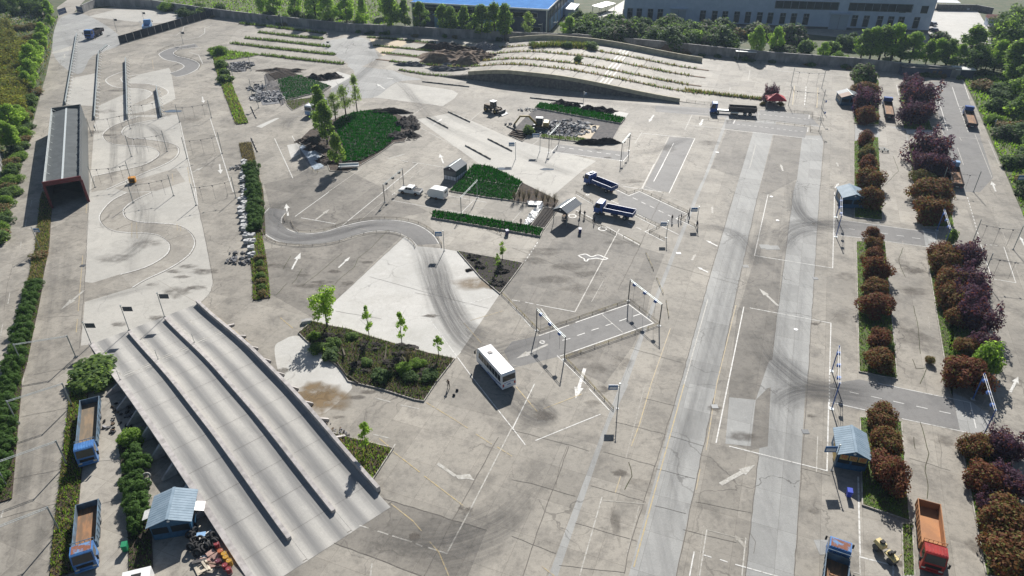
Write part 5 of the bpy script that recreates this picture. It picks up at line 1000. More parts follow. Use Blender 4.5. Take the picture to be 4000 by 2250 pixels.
# ---------------------------------------------------------------- vehicles (y forward, origin on the ground at the rear centre)
def wheel(t, x, y, r, w, rim='rim_grey'):
    q = MB().tube([(x - w / 2, y, r), (x + w / 2, y, r)], r, 14).build('wheel', 'rubber', t); MB().tube([(x - w / 2 - .02, y, r), (x + w / 2 + .02, y, r)], r * .52, 10).build('rim', rim, q)
def vehicle_frame(name, label, cat, front, rear, L=None, group=None):
    f = Vector(front); r = Vector(rear); d = (f - r).normalized(); l = (f - r).length
    if L: r = f - d * L; l = L
    return thing(name, label, cat, (r.x, r.y, 0), math.atan2(-d.x, d.y), group), l
mat('rust_floor', (.30, .155, .075), .85, c2=(.16, .10, .06), vscale=.9, stretch=(2.2, .5, 1)); mat('orange_bed', (.42, .20, .085), .8, c2=(.33, .16, .075), vscale=.7); mat('dirty_floor', (.24, .17, .105), .85, c2=(.15, .12, .085), vscale=.8, stretch=(2, .5, 1))
mat('truck_blue', (.03, .085, .29), .4, var=.2, vscale=1.); mat('truck_sky', (.075, .21, .46), .4, c2=(.05, .14, .34), vscale=1.2); mat('truck_red', (.36, .03, .025), .35, c2=(.24, .02, .02), vscale=1); mat('bed_grey_blue', (.12, .20, .28), .6, c2=(.09, .12, .15), vscale=1.2); mat('bed_navy', (.022, .055, .18), .5, var=.25); mat('truck_light', (.22, .36, .55), .4, var=.1); mat('rust_patch', (.20, .075, .04), .8, c2=(.12, .24, .42), vscale=1.6, lo=.38, hi=.5); mat('bed_brown', (.055, .045, .045), .7, var=.3)
def truck(label, front, rear, L=None, cab='truck_blue', bed='bed_navy', floor='bed_navy', rw=2.35, side=.75, bedz=1.15, roofm=None, rack=False, ribs=8, cablen=1.95, caph=2.75, gap=.3, trailer=False, deflector=False, group=None, sc=1.0):
    t, L = vehicle_frame('flatbed_truck', label, 'truck', front, rear, L, group); t.scale = (sc,) * 3; L /= sc; hw = rw / 2; cw = hw - .06; y1 = L - .05; y0 = L - cablen; be = y0 - gap
    MB().box(-.45, .45, .3, L - .6, .62, .86).build('chassis', 'dark_steel', t)
    cb = MB().extrude_x([(y0, .62), (y0, caph - .12), (y0 + .12, caph), (y1 - .55, caph), (y1 - .38, caph - .08), (y1 - .02, 1.62), (y1, .95), (y1 - .03, .5), (y1 - .5, .5)], -cw, cw).build('cab', cab, t)
    n = 7
    for i in range(n): x = -cw + .2 + (2 * cw - .4) * i / (n - 1); MB().box(x - .05, x + .05, y0 + .15, y1 - .6, caph + .001, caph + .035).build('roof_rib', roofm or cab, cb)
    if roofm: MB().box(-cw + .15, cw - .15, y0 + .2, y1 - .62, caph + .0005, caph + .018).build('roof_skin', roofm, cb)
    mb = MB(); e = .02; mb.poly([(-cw + .12, y1 - .03 + e, 1.68), (cw - .12, y1 - .03 + e, 1.68), (cw - .18, y1 - .36 + e, caph - .16), (-cw + .18, y1 - .36 + e, caph - .16)]); mb.build('windscreen', 'glass', cb)
    for s in (-1, 1):
        x = s * (cw + .012); p = [(x, y0 + .55, 1.62), (x, y1 - .18, 1.62), (x, y1 - .48, caph - .22), (x, y0 + .55, caph - .22)]; MB().poly(p if s > 0 else p[::-1]).build('side_window', 'glass', cb)
        q = MB().box(s * (cw + .28) - .1, s * (cw + .28) + .1, y1 - .12, y1 - .02, 1.55, 2.15).build('mirror', 'black', t); MB().beam((s * cw, y1 - .2, 2.2), (s * (cw + .28), y1 - .08, 2.1), .04, .04).build('mirror_arm', 'black', q)
        MB().box(s * (cw - .28) - .2, s * (cw - .28) + .2, y1 - .002, y1 + .03, .72, .92).build('headlight', 'lamp_glass', t)
        MB().box(s * (cw - .02) - .02, s * (cw - .02) + .04, y0 + .15, y0 + .75, .55, .95).build('step', 'dark_steel', t)
        wheel(t, s * (hw - .28), y1 - 1.05, .46, .28)
        rws = (L * .2,) if not trailer else (1.6, 3.0)
        for yy in rws: wheel(t, s * (hw - .38), yy, .46, .5)
        if trailer: wheel(t, s * (hw - .38), be + .1, .46, .5)
        MB().box(s * hw * .78 - .25, s * hw * .78 + .25, L * .38, L * .55, .55, .95).build('tank', 'pale_steel' if trailer else 'dark_steel', t)
    MB().box(-cw - .02, cw + .02, y1 - .1, y1 + .06, .42, .68).build('bumper', cab, t); MB().box(-cw + .3, cw - .3, y1 - .005, y1 + .015, 1.0, 1.42).build('grille', 'black', cb)
    if deflector: MB().box(-.5, .5, y0 + .3, y0 + 1.0, caph + .04, caph + .3, .1, .2).build('roof_unit', 'pale_steel', cb)
    if trailer: be = y0 - 3.2; MB().box(-.4, .4, be, y0, .8, 1.05).build('coupling_frame', 'pale_steel', t)
    MB().box(-hw + .03, hw - .03, .05, be, bedz - .12, bedz).build('bed_floor', floor, t)
    for s in (-1, 1):
        b_ = MB().box(s * hw - .03, s * hw + .03, 0, be, bedz - .1, bedz + side).build('side_board', bed, t)
        for i in range(ribs): y = .1 + (be - .2) * i / (ribs - 1); MB().box(min(s * (hw + .031), s * (hw + .08)), max(s * (hw + .031), s * (hw + .08)), y - .04, y + .04, bedz - .08, bedz + side - .02).build('stake', bed, b_)
        MB().box(s * hw - .045, s * hw + .045, 0, be, bedz + side, bedz + side + .05).build('top_rail', bed if bed != 'bed_navy' else 'truck_blue', b_)
    MB().box(-hw + .03, hw - .03, -.02, .03, bedz - .1, bedz + side).build('tailboard', bed, t); MB().box(-hw + .03, hw - .03, be - .05, be, bedz - .1, bedz + side + (.3 if rack else .05)).build('headboard', bed, t)
    for s in (-1, 1): MB().box(s * (hw - .35) - .18, s * (hw - .35) + .18, -.06, -.021, .78, .92).build('tail_light', 'tail_red', t)
    MB().box(-.3, .3, -.05, -.022, .82, .96).build('number_plate', 'white_shell', t)
    if rack:
        r_ = MB().beam((-hw, be + .02, bedz + side + .75), (hw, be + .02, bedz + side + .75), .06, .06).build('rack', bed, t)
        for i in range(6): x = -hw + .05 + (rw - .1) * i / 5; MB().beam((x, be + .02, bedz + side), (x, be + .02, bedz + side + .75), .045, .045).build('rack_bar', bed, r_)
    return t
truck('old blue truck with a ribbed cab roof and rusty empty bed beside the ramp', G1(T(0, 2, '668,600'), .6), G1(T(0, 2, '675,107'), 2.0), cab='truck_sky', bed='bed_grey_blue', floor='dirty_floor', rack=True, side=.85)
truck('old blue truck with a rusted cab roof and streaked rusty bed near the green bin', G1(T(0, 2, '655,1400'), .6), G1(T(0, 2, '657,890'), 2.0), cab='truck_sky', bed='bed_grey_blue', floor='rust_floor', roofm='rust_patch', rack=True, side=.85)
truck('red cab truck with a long orange brown tipping bed', G1(T(3, 2, '1232,1412'), .6), G1(T(3, 2, '1217,885'), 2.2), cab='truck_red', bed='orange_bed', floor='orange_bed', rack=True, side=1.05, ribs=9)
truck('blue truck with two rust patches on its pale cab roof next to the small roller', G1(T(3, 2, '556,1150'), 2.7), G1(T(3, 2, '505,1560'), 1.9), 8.2, cab='truck_sky', bed='bed_grey_blue', floor='rust_floor', roofm='rust_patch', rack=True)
truck('blue cab truck with a short rusty bed parked between the hedges', G1(T(3, 0, '908,728'), 2.6), G1(T(3, 0, '920,876'), 1.2), bed='bed_brown', floor='rust_floor', cab='truck_blue', side=.6)
truck('blue cab truck with a rusty bed at the brushy edge of the right lot', G1(T(3, 0, '1520,795'), 2.6), G1(T(3, 0, '1545,945'), 1.2), bed='bed_brown', floor='rust_floor', cab='truck_blue', side=.6)
truck('pale blue cab truck with a rusty bed half hidden by plum shrubs', G1(T(3, 0, '1405,1205'), 2.6), G1(T(3, 0, '1432,1400'), 1.2), bed='bed_brown', floor='rust_floor', cab='truck_light', side=.6)
truck('dark blue flatbed with a roof unit entering the upper bay', G1(Q(*R2, '200,135'), 2.75), G1(Q(*R2, '690,390'), 1.95), deflector=True, ribs=10)
truck('dark blue flatbed with a pale cab roof in the lower bay', G1(Q(*R2, '350,640'), 2.75), G1(Q(*R2, '1035,842'), 1.95), roofm='truck_light', ribs=10)
truck('blue tractor unit pulling a long brown sided trailer by the red tent', G1(Q(*R8, '250,480'), 3.0), G1(Q(*R8, '828,545'), 2.3), caph=3.0, bed='bed_brown', floor='bed_brown', trailer=True, side=1.05, bedz=1.25, roofm='truck_light')
truck('dark blue truck with a grey brown bed by the two standing men', G1(T(0, 0, '655,246'), 2.7), G1(T(0, 0, '738,222'), 2.1), 9.5, bed='bed_brown', floor='bed_brown', roofm='truck_light', side=.8, sc=1.25)
truck('pale blue truck seen from behind, penned by the black screen fence', G1(T(0, 0, '1113,152'), 2.7), G1(T(0, 0, '1100,205'), 1.9), 9., sc=1.2, cab='truck_light', bed='truck_light', floor='bed_navy', side=.7)
# buses
mat('bus_white', (.72, .73, .74), .35, var=.04, spec=.5); mat('bus_blue', (.06, .14, .36), .35, var=.1)
def bus(label, front, rear, L=None, blue_low=False):
    t, L = vehicle_frame('coach', label, 'bus', front, rear, L); hw = 1.15; h = 3.0
    prof = [(0.06, .42), (0, .9), (.05, 2.0), (.14, h - .18), (.34, h), (L - .75, h), (L - .4, h - .12), (L - .12, 1.9), (L, 1.1), (L - .02, .42)]
    b = MB().extrude_x(prof, -hw, hw); 
    b.v = [(x * (.93 if z > h - .05 else 1), y, z) for x, y, z in b.v]; body = b.build('body', 'bus_white', t)
    n = 8
    for s in (-1, 1):
        x = s * (hw + .008); m0, m1 = .5, L - .7
        for i in range(n):
            a_ = m0 + (m1 - m0) * i / n + .03; c_ = m0 + (m1 - m0) * (i + 1) / n - .03; p = [(x, a_, 1.45), (x, c_, 1.45), (x, c_ - (.15 if i == n - 1 else 0), 2.55), (x, a_, 2.55)]; MB().poly(p if s > 0 else p[::-1]).build('side_window', 'glass', body)
        w_ = MB(); x = s * (hw + .012); N = 12   # painted wave along the flank
        for i in range(N):
            ya, yb = L * .05 + L * .5 * i / N, L * .05 + L * .5 * (i + 1) / N; f = lambda y: .75 + .45 * (1 - y / (L * .55)) ** 2; p = [(x, ya, f(ya) - .16), (x, yb, f(yb) - .12), (x, yb, f(yb) + .05), (x, ya, f(ya) + .12)]; w_.poly(p if s > 0 else p[::-1])
        w_.build('wave_stripe', 'bus_blue', body)
        for yy in (L * .24, L * .8): wheel(t, s * (hw - .17), yy, .44, .3)
        q = MB().box(s * (hw + .22) - .1, s * (hw + .22) + .1, L - .1, L + .06, 1.8, 2.35).build('mirror', 'black', t); MB().beam((s * (hw - .1), L - .4, 2.75), (s * (hw + .22), L, 2.3), .05, .05).build('mirror_arm', 'black', q)
        MB().box(s * (hw - .2) - .12, s * (hw - .2) + .12, -.012, .06, .78, 1.25).build('tail_light', 'tail_red', t); MB().box(s * (hw - .3) - .2, s * (hw - .3) + .2, L - .02, L + .015, .72, .95).build('headlight', 'lamp_glass', t)
    MB().poly([(-hw + .1, .012, 1.7), (hw - .1, .012, 1.7), (hw - .16, .105, 2.6), (-hw + .16, .105, 2.6)][::-1] if 0 else [(-hw + .1, .0, 1.72), (-hw + .14, .075, 2.62), (hw - .14, .075, 2.62), (hw - .1, .0, 1.72)][::-1]).build('rear_window', 'glass', body)
    MB().poly([(-hw + .1, L - .04, 1.5), (hw - .1, L - .04, 1.5), (hw - .14, L - .3, 2.72), (-hw + .14, L - .3, 2.72)]).build('windscreen', 'glass', body)
    MB().box(-hw - .006, hw + .006, .06, L - .1, .36, .5).build('skirt', 'bus_blue', body); MB().box(-.35, .35, L * .66, L * .66 + .75, h, h + .1, .06, .06).build('roof_hatch', 'kerb_pink', body)
    for s in (-1, 1): MB().box(s * .82 - .03, s * .82 + .03, .4, L - .8, h - .005, h + .03).build('roof_strip', 'white_plastic', body)
    MB().box(-.28, .28, -.02, .02, .95, 1.1).build('number_plate', 'bus_blue', t); MB().box(-hw + .02, hw - .02, -.03, .2, .4, .62).build('bumper', 'bus_blue' if blue_low else 'bus_white', t)
    for k in range(5): MB().box(-.75 + k * .33, -.6 + k * .33, -.02, .02, 1.32 + .06 * (k % 2), 1.46 + .06 * (k % 2)).build('lettering', 'bus_blue', body)
    if blue_low: MB().box(-hw + .05, hw - .05, -.018, .03, .63, 1.3).build('rear_band', 'truck_light', body)
    return t
bus('white coach with dark windows and blue wave stripes standing by the angled bay', G1(Q(1700, 1250, .2761, '672,345'), 3.0), G1(Q(1700, 1250, .2761, '1045,752'), 3.0)); bus('white and blue coach half hidden behind the leafy poplars', G1(Q(900, 200, .345, '1060,520'), 3.0), G1(Q(900, 200, .345, '880,615'), 3.0), 8.5, True)
# pickup and caravan
a, b = GS(Q(*R3, '405,875 705,920')); f = Vector(a); r = Vector(b); d = (f - r).normalized(); nrm = Vector((d.y, -d.x))
if nrm.y < 0: nrm = -nrm
ctr = (f + r) / 2 + nrm * .8; t = thing('pickup_truck', 'white double cab pickup with a black open bed towing the caravan', 'pickup', (ctr.x, ctr.y, 0), math.atan2(-d.x, d.y))
bd = MB(); bd.extrude_x([(-2.55, .45), (-2.6, 1.0), (-2.5, 1.1), (-.75, 1.12), (.95, 1.15), (2.3, 1.02), (2.62, .85), (2.65, .45)], -.9, .9).build('body', 'white_shell', t)
cbn = MB().extrude_x([(-.85, 1.12), (-.75, 1.72), (-.55, 1.8), (.55, 1.8), (.75, 1.74), (1.35, 1.14)], -.8, .8).build('cabin', 'white_shell', t)
MB().box(-.78, .78, -2.45, -.9, 1.105, 1.16).build('cargo_bed', 'black', t)
for s in (-1, 1):
    x = s * .81; MB().poly([(x, -.65, 1.2), (x, .25, 1.2), (x, .25, 1.66), (x, -.6, 1.66)][::s]).build('rear_side_window', 'glass', cbn); MB().poly([(x, .32, 1.2), (x, 1.1, 1.2), (x, .72, 1.64), (x, .32, 1.66)][::s]).build('front_side_window', 'glass', cbn)
    for yy in (1.6, -1.5): wheel(t, s * .8, yy, .4, .26, 'rust_roof')
    MB().box(s * .9 - .03, s * .9 + .03, -2.5, -.9, 1.12, 1.18).build('bed_rail', 'white_shell', t); MB().box(s * .68 - .18, s * .68 + .18, 2.6, 2.67, .72, .9).build('headlight', 'lamp_glass', t); MB().box(s * 1.0 - .1, s * 1.0 + .1, .95, 1.1, 1.15, 1.35).build('mirror', 'white_shell', t)
    MB().tube([(s * .75, -.95, 1.15), (s * .75, -.95, 1.75), (s * .7, -1.4, 1.2)], .05, 6).build('roll_bar', 'dark_steel', t)
MB().poly([(-.72, 1.36, 1.2), (.72, 1.36, 1.2), (.66, .8, 1.73), (-.66, .8, 1.73)]).build('windscreen', 'glass', cbn); MB().box(-.85, .85, -2.68, -2.55, .45, .65).build('bumper', 'dark_steel', t)
p0, p1 = GS(Q(*R3, '940,930 1297,1003'), .45); f = Vector(p0); r = Vector(p1); d = (f - r).normalized(); nrm = Vector((d.y, -d.x)); nrm = -nrm if nrm.y < 0 else nrm; CL = (f - r).length
ctr = r + nrm * 1.05; t = thing('caravan', 'white rounded caravan trailer behind the pickup', 'caravan', (ctr.x, ctr.y, 0), math.atan2(-d.x, d.y))
body = MB().extrude_x([(0, .5), (0, 2.35), (.12, 2.5), (CL - 1.2, 2.5), (CL - .65, 2.3), (CL - .2, 1.85), (CL, 1.35), (CL, .9), (CL - .25, .5)], -1.05, 1.05).build('body', 'white_shell', t)
MB().box(-1.06, 1.06, .05, CL - .3, .42, .52).build('chassis', 'dark_steel', t); MB().box(-.45, .45, -.02, -.002, 1.6, 2.05).build('rear_window', 'glass', body)
for s in (-1, 1): wheel(t, s * .98, CL * .45, .34, .22, 'rust_roof'); MB().box(s * .85 - .08, s * .85 + .08, -.03, -.002, .7, 1.0).build('tail_light', 'tail_red', t); MB().beam((s * .6, CL - .2, .5), (0, CL + 1.3, .5), .08, .08).build('tow_bar', 'dark_steel', t)
MB().tube([(0, CL + .9, 0.02), (0, CL + .9, .7)], .05, 6).build('jockey_post', 'dark_steel', t)
# cars
def car(label, px, rz, m, suv=False, group=None):
    c = G1(px); t = thing('parked_car', label, 'car', (*c, 0), rz, group); h = 1.65 if suv else 1.45
    b = MB().extrude_x([(-2.2, .35), (-2.25, .8), (-2.1, .95), (1.1, .98), (2.0, .85), (2.25, .7), (2.25, .35)], -.88, .88).build('body', m, t)
    k = .25 if suv else .0; c2 = MB().extrude_x([(-1.95 - k * .5, .95), (-1.55 - k, h - .05), (-1.2, h), (.3, h), (.5, h - .04), (1.15, .97)], -.78, .78).build('roof', m, t)
    for s in (-1, 1):
        x = s * .79; MB().poly([(x, -1.6, 1.02), (x, .85, 1.02), (x, .38, h - .1), (x, -1.35, h - .1)][::s]).build('side_window', 'glass', c2)
        for yy in (1.4, -1.35): wheel(t, s * .8, yy, .33, .2)
        MB().box(s * .65 - .18, s * .65 + .18, 2.2, 2.27, .62, .76).build('headlight', 'lamp_glass', t); MB().box(s * .68 - .16, s * .68 + .16, -2.27, -2.2, .7, .85).build('tail_light', 'tail_red', t)
    MB().poly([(-.7, 1.16, 1.0), (.7, 1.16, 1.0), (.64, .52, h - .06), (-.64, .52, h - .06)]).build('windscreen', 'glass', c2); MB().poly([(.7, -1.97 - k * .5, 1.0), (-.7, -1.97 - k * .5, 1.0), (-.64, -1.58 - k, h - .08), (.64, -1.58 - k, h - .08)]).build('rear_window', 'glass', c2)
mat('car_dark_red', (.10, .02, .02), .3); mat('car_silver', (.38, .40, .42), .3, .3); mat('car_navy', (.03, .04, .08), .3)
car('white car facing the first white workshop gate', T(2, 0, '1135,128'), -1.2, 'white_shell'); car('dark red car parked in shade beside the first workshop gate', T(2, 0, '1320,142'), -1.4, 'car_dark_red'); car('white off roader parked in front of the workshop windows', T(2, 0, '1868,180'), -1.45, 'white_shell', True); car('silver small car next to the white off roader', T(3, 0, '60,190'), -1.3, 'car_silver'); car('white saloon half hidden by trees below the second gate', T(3, 0, '975,250'), -1.5, 'white_shell'); car('pale car behind the bare grey bush', T(3, 0, '300,205'), -1.4, 'car_silver'); car('dark blue car at the shaded workshop corner', T(3, 0, '1245,238'), .2, 'car_navy'); car('silver car tucked behind the dark blue car', T(3, 0, '1235,190'), .2, 'car_silver'); car('white car parked beside the red roofed hut', T(3, 0, '1700,208'), -1.55, 'white_shell'); car('white van like car at the far car park wall', T(3, 0, '1413,70'), .1, 'white_shell', True); car('white van like car next to its twin at the far wall', T(3, 0, '1490,72'), .1, 'white_shell', True); car('white car seen through the trees beyond the store shed', T(3, 0, '1525,385'), -1.4, 'white_shell')
# wheel loader, excavator, roller
mat('plant_yellow', (.34, .24, .06), .5, c2=(.22, .155, .05), vscale=1.5); mat('plant_brown', (.10, .065, .03), .7, var=.3); mat('cream', (.58, .47, .22), .5, var=.15)
c = G1(Q(*R4, '105,318')); t = thing('wheel_loader', 'muddy wheel loader with its bucket lowered on the open concrete', 'loader', (*c, 0), math.radians(-128))
MB().box(-.7, .7, -3.2, -.6, .9, 1.9, .1, .1).build('engine_cover', 'plant_brown', t); cb = MB().box(-.75, .75, -.9, .6, 1.2, 3.1, .12, .12).build('cab', 'dark_steel', t); MB().box(-.85, .85, -1.0, .7, 3.1, 3.25).build('cab_roof', 'white_shell', cb); MB().box(-.5, .5, .5, 2.2, .8, 1.4).build('front_frame', 'plant_brown', t)
for s in (-1, 1):
    MB().box(s * .77 - .02, s * .77 + .02, -.7, .4, 1.7, 2.9).build('cab_window', 'glass', cb)
    for yy in (-2.0, 1.4): wheel(t, s * 1.05, yy, .75, .55, 'plant_yellow')
    MB().beam((s * .55, .9, 1.7), (s * .55, 3.2, .6), .18, .3).build('lift_arm', 'plant_brown', t); MB().tube([(s * .9, .6, 2.5), (s * 1.3, .7, 2.5)], .04, 5).build('mirror_arm', 'black', cb)
MB().extrude_x([(3.0, .1), (4.3, .05), (4.3, .12), (3.3, .5), (3.2, 1.15), (3.05, 1.15)], -1.4, 1.4).build('bucket', 'dark_steel', t)
c = G1(Q(*R4, '755,560')); t = thing('excavator', 'tracked yellow excavator with its folded arm reaching over broken slabs', 'excavator', (*c, 0), math.radians(82))
for s in (-1, 1): q = MB().extrude_x([(-2.2, .15), (-1.9, 0), (1.9, 0), (2.2, .15), (2.25, .5), (1.9, .8), (-1.9, .8), (-2.25, .5)], s * 1.25 - .3, s * 1.25 + .3).build('track', 'dark_steel', t)
MB().box(-.9, .9, -1., 1., .5, 1.0).build('undercarriage', 'black', t); MB().box(-1.35, 1.35, -2.4, 1.2, 1.02, 1.35).build('turntable', 'plant_brown', t); MB().box(-1.3, 1.3, -2.5, -.9, 1.36, 2.3, .1, .12).build('engine_cover', 'plant_yellow', t); cb = MB().box(.25, 1.3, -.7, 1.1, 1.36, 2.9, .08, .1).build('cab', 'dark_steel', t); MB().box(.2, 1.35, -.75, 1.15, 2.9, 3.02).build('cab_roof', 'white_shell', cb); MB().box(.35, 1.2, 1.03, 1.12, 1.6, 2.7).build('cab_window', 'glass', cb)
MB().beam((-.3, .9, 1.5), (-.3, 3.0, 3.6), .35, .5).build('boom', 'plant_yellow', t); MB().beam((-.3, 2.9, 3.6), (-.3, 5.2, 3.5), .34, .45).build('boom', 'plant_yellow', t); MB().beam((-.3, 5.2, 3.6), (-.3, 6.9, 1.2), .3, .4).build('dipper', 'plant_yellow', t); MB().beam((-.3, 2.0, 2.0), (-.3, 3.6, 3.4), .12, .12).build('ram', 'pale_steel', t)
MB().extrude_x([(6.6, 1.3), (7.2, 1.1), (7.3, .5), (6.8, .1), (6.3, .25), (6.6, .6)], -.75, .15).build('bucket', 'dark_steel', t)
c = G1(T(3, 2, '890,1310')); t = thing('road_roller', 'small cream coloured road roller with a steering hoop on the sunlit slab', 'roller', (*c, 0), math.radians(22))
MB().tube([(-.45, 1.25, .42), (.45, 1.25, .42)], .42, 16).build('front_drum', 'dark_steel', t); MB().tube([(-.45, -.75, .42), (.45, -.75, .42)], .42, 16).build('rear_drum', 'dark_steel', t); MB().box(-.42, .42, .5, 1.75, .86, 1.35, .08, .1).build('engine_cover', 'cream', t); MB().box(-.4, .4, -1.2, .2, .8, 1.0).build('platform', 'cream', t); MB().box(-.3, .3, -.5, -.1, 1.0, 1.3).build('seat', 'black', t); MB().box(-.3, .3, -.6, -.45, 1.3, 1.65).build('seat_back', 'black', t); MB().tube([(-.42, -1.1, 1.0), (-.42, -1.15, 1.75), (.42, -1.15, 1.75), (.42, -1.1, 1.0)], .035, 6).build('roll_hoop', 'cream', t); MB().tube([(0, .3, 1.2), (0, .1, 1.55)], .03, 6).build('steering_column', 'black', t); MB().box(-.2, .25, .8, 1.2, 1.36, 1.6).build('air_filter', 'black', t)
# ---------------------------------------------------------------- bins, drums, tyres
mat('bin_green', (.02, .22, .10), .45, var=.15); mat('bin_blue', (.03, .06, .42), .45, var=.15); mat('bin_navy', (.02, .03, .12), .5, var=.2)
def bin_(label, px, m, rz=0.0):
    c = G1(px); t = thing('wheelie_bin', label, 'bin', (*c, 0), rz); b = MB().hexa([(-.24, -.28, .1), (.24, -.28, .1), (.24, .25, .1), (-.24, .25, .1), (-.3, -.36, 1.0), (.3, -.36, 1.0), (.3, .34, 1.0), (-.3, .34, 1.0)]).build('body', m, t)
    MB().hexa([(-.32, -.4, 1.0), (.32, -.4, 1.0), (.32, .4, 1.04), (-.32, .4, 1.04), (-.3, -.36, 1.06), (.3, -.36, 1.06), (.3, .36, 1.12), (-.3, .36, 1.12)]).build('lid', m, t)
    for s in (-1, 1): MB().tube([(s * .3 - .04, .27, .12), (s * .3 + .04, .27, .12)], .12, 10).build('wheel', 'rubber', t)
    MB().tube([(-.3, .42, 1.0), (.3, .42, 1.0)], .025, 6).build('handle', m, t)
bin_('green wheelie bin standing alone on the concrete by the clipped hedge', Q(250, 1880, .2553, '955,1055'), 'bin_green', .25); bin_('bright blue wheelie bin in the shadow edge of the booth with yellow squares', Q(3150, 1600, .276, '590,1225'), 'bin_blue', -.25); bin_('dark blue wheelie bin on the slab below the canopy', Q(*R2, '68,1228'), 'bin_navy'); bin_('dark bin with a white lid at the edge of the crop strip', Q(*R5, '1016,968'), 'bin_navy', .4); bin_('blue bin beside the half rusted booth roof', T(3, 0, '638,825'), 'bin_blue')
mat('drum_red', (.22, .03, .035), .45, var=.2); mat('drum_orange', (.36, .10, .04), .45, var=.2); mat('drum_yellow', (.42, .23, .03), .4, var=.15); mat('drum_maroon', (.13, .03, .045), .45, var=.2); mat('drum_band', (.38, .28, .26), .5)
RD = (680, 1900, .2415)
for i, (q, m, lb) in enumerate((('710,1000', 'drum_red', 'red steel drum at the top of the drum row, nearest the tyres'), ('770,1115', 'drum_orange', 'orange red drum touching the first yellow drum'), ('830,1160', 'drum_yellow', 'yellow drum next to the orange red one'), ('858,1215', 'drum_yellow', 'yellow drum in the middle of the three yellow drums'), ('912,1275', 'drum_yellow', 'brightest yellow drum with a rust spot at the end of the yellow three'), ('735,1275', 'drum_maroon', 'maroon drum standing apart among the broken boards'), ('845,1345', 'drum_red', 'dark red drum beside the yellow drums'), ('905,1405', 'drum_red', 'dark red drum with a pale band at the end of the row'))):
    c = G1(Q(*RD, q)); t = thing('oil_drum', lb, 'drum', (*c, 0), i * .7)
    MB().lathe([(.29, 0), (.30, .03), (.285, .05), (.285, .29), (.30, .3), (.285, .31), (.285, .58), (.30, .59), (.285, .6), (.285, .85), (.30, .88), (.27, .885), (.265, .86)], 18).build('barrel', m, t); MB().lathe([(.29, .1), (.29, .26)], 18).build('band', 'drum_band', t) if m != 'drum_yellow' else None; MB().lathe([(.04, .87), (.04, .9)], 8, (.15, 0, 0)).build('bung', 'pale_steel', t)
TY = MB(); N = 20
prof = [(.30, -.11), (.44, -.13), (.52, -.09), (.53, 0), (.52, .09), (.44, .13), (.30, .11), (.27, 0)]; b_ = 0
for r, z in prof:
    for k in range(N): TY.v.append((r * math.cos(2 * math.pi * k / N), r * math.sin(2 * math.pi * k / N), z))
for i in range(len(prof)):
    for k in range(N): k2 = (k + 1) % N; j = (i + 1) % len(prof); TY.face((i * N + k, i * N + k2, j * N + k2, j * N + k))
tyre_me = TY.mesh('tyre', 'rubber', True); mat('tyre_white', (.45, .43, .40), .8, c2=(.2, .2, .19), vscale=5); TY2 = TY.mesh('tyre', 'tyre_white', True)
def tyre(px, z, rot, label, group=None, s=1., me=None):
    c = G1(px, z); o = link('tyre', me or tyre_me); o.location = (c[0], c[1], z); o.rotation_euler = rot; o.scale = (s, s, s); return tag(o, label, 'tyre', group)
tyre(T(0, 2, '1105,698'), .5, (1.0, .1, .4), 'whitened tyre leaning upright, the farthest of the pale pair by the hedge', me=TY2); tyre(T(0, 2, '1110,752'), .5, (1.0, .1, .3), 'whitened tyre with a hub leaning in front of its pale twin', me=TY2); tyre(T(0, 2, '1085,826'), .3, (.6, .2, .2), 'pale dusty tyre lying at the corner of the blue booth', me=TY2)
rs = random.Random(5)
for q in ('300,900', '330,870', '260,980', '350,960', '400,960', '370,1080', '440,990', '490,1010', '560,950', '590,940', '640,910', '660,890', '570,860', '470,900', '420,860', '620,800', '520,980', '310,800', '250,780', '340,720', '240,420', '270,470', '300,640'):
    tyre(Q(*RD, q), .45 + rs.random() * .25, (1.1 + rs.uniform(-.3, .3), rs.uniform(-.3, .3), rs.uniform(-.6, 2.2)), 'worn black tyre in the heap beside the ramp wall', 'tyres heaped by the ramp', .95)
for k in range(14): tyre(T(0, 2, f'{1000 + rs.uniform(-60, 140)},{200 + k * 38}'), .14, (rs.uniform(-.1, .1), rs.uniform(-.1, .1), 0), 'worn tyre lying flat in the shade below the ramp edge', 'flat tyres under the ramp edge', .9) if k % 2 else None
def board(px, l, w, h, rz, m, label, z=.05, tilt=0, group=None, cat='board', name='broken_board'):
    c = G1(px); o = MB().box(-l / 2, l / 2, -w / 2, w / 2, 0, h, 0, 0).build(name, m); o.location = (c[0], c[1], z); o.rotation_euler = (tilt, .1 * tilt, rz); return tag(o, label, cat, group)
mat('tile_pink', (.36, .23, .19), .8, var=.2); mat('pale_wood', (.48, .42, .33), .8, var=.25)
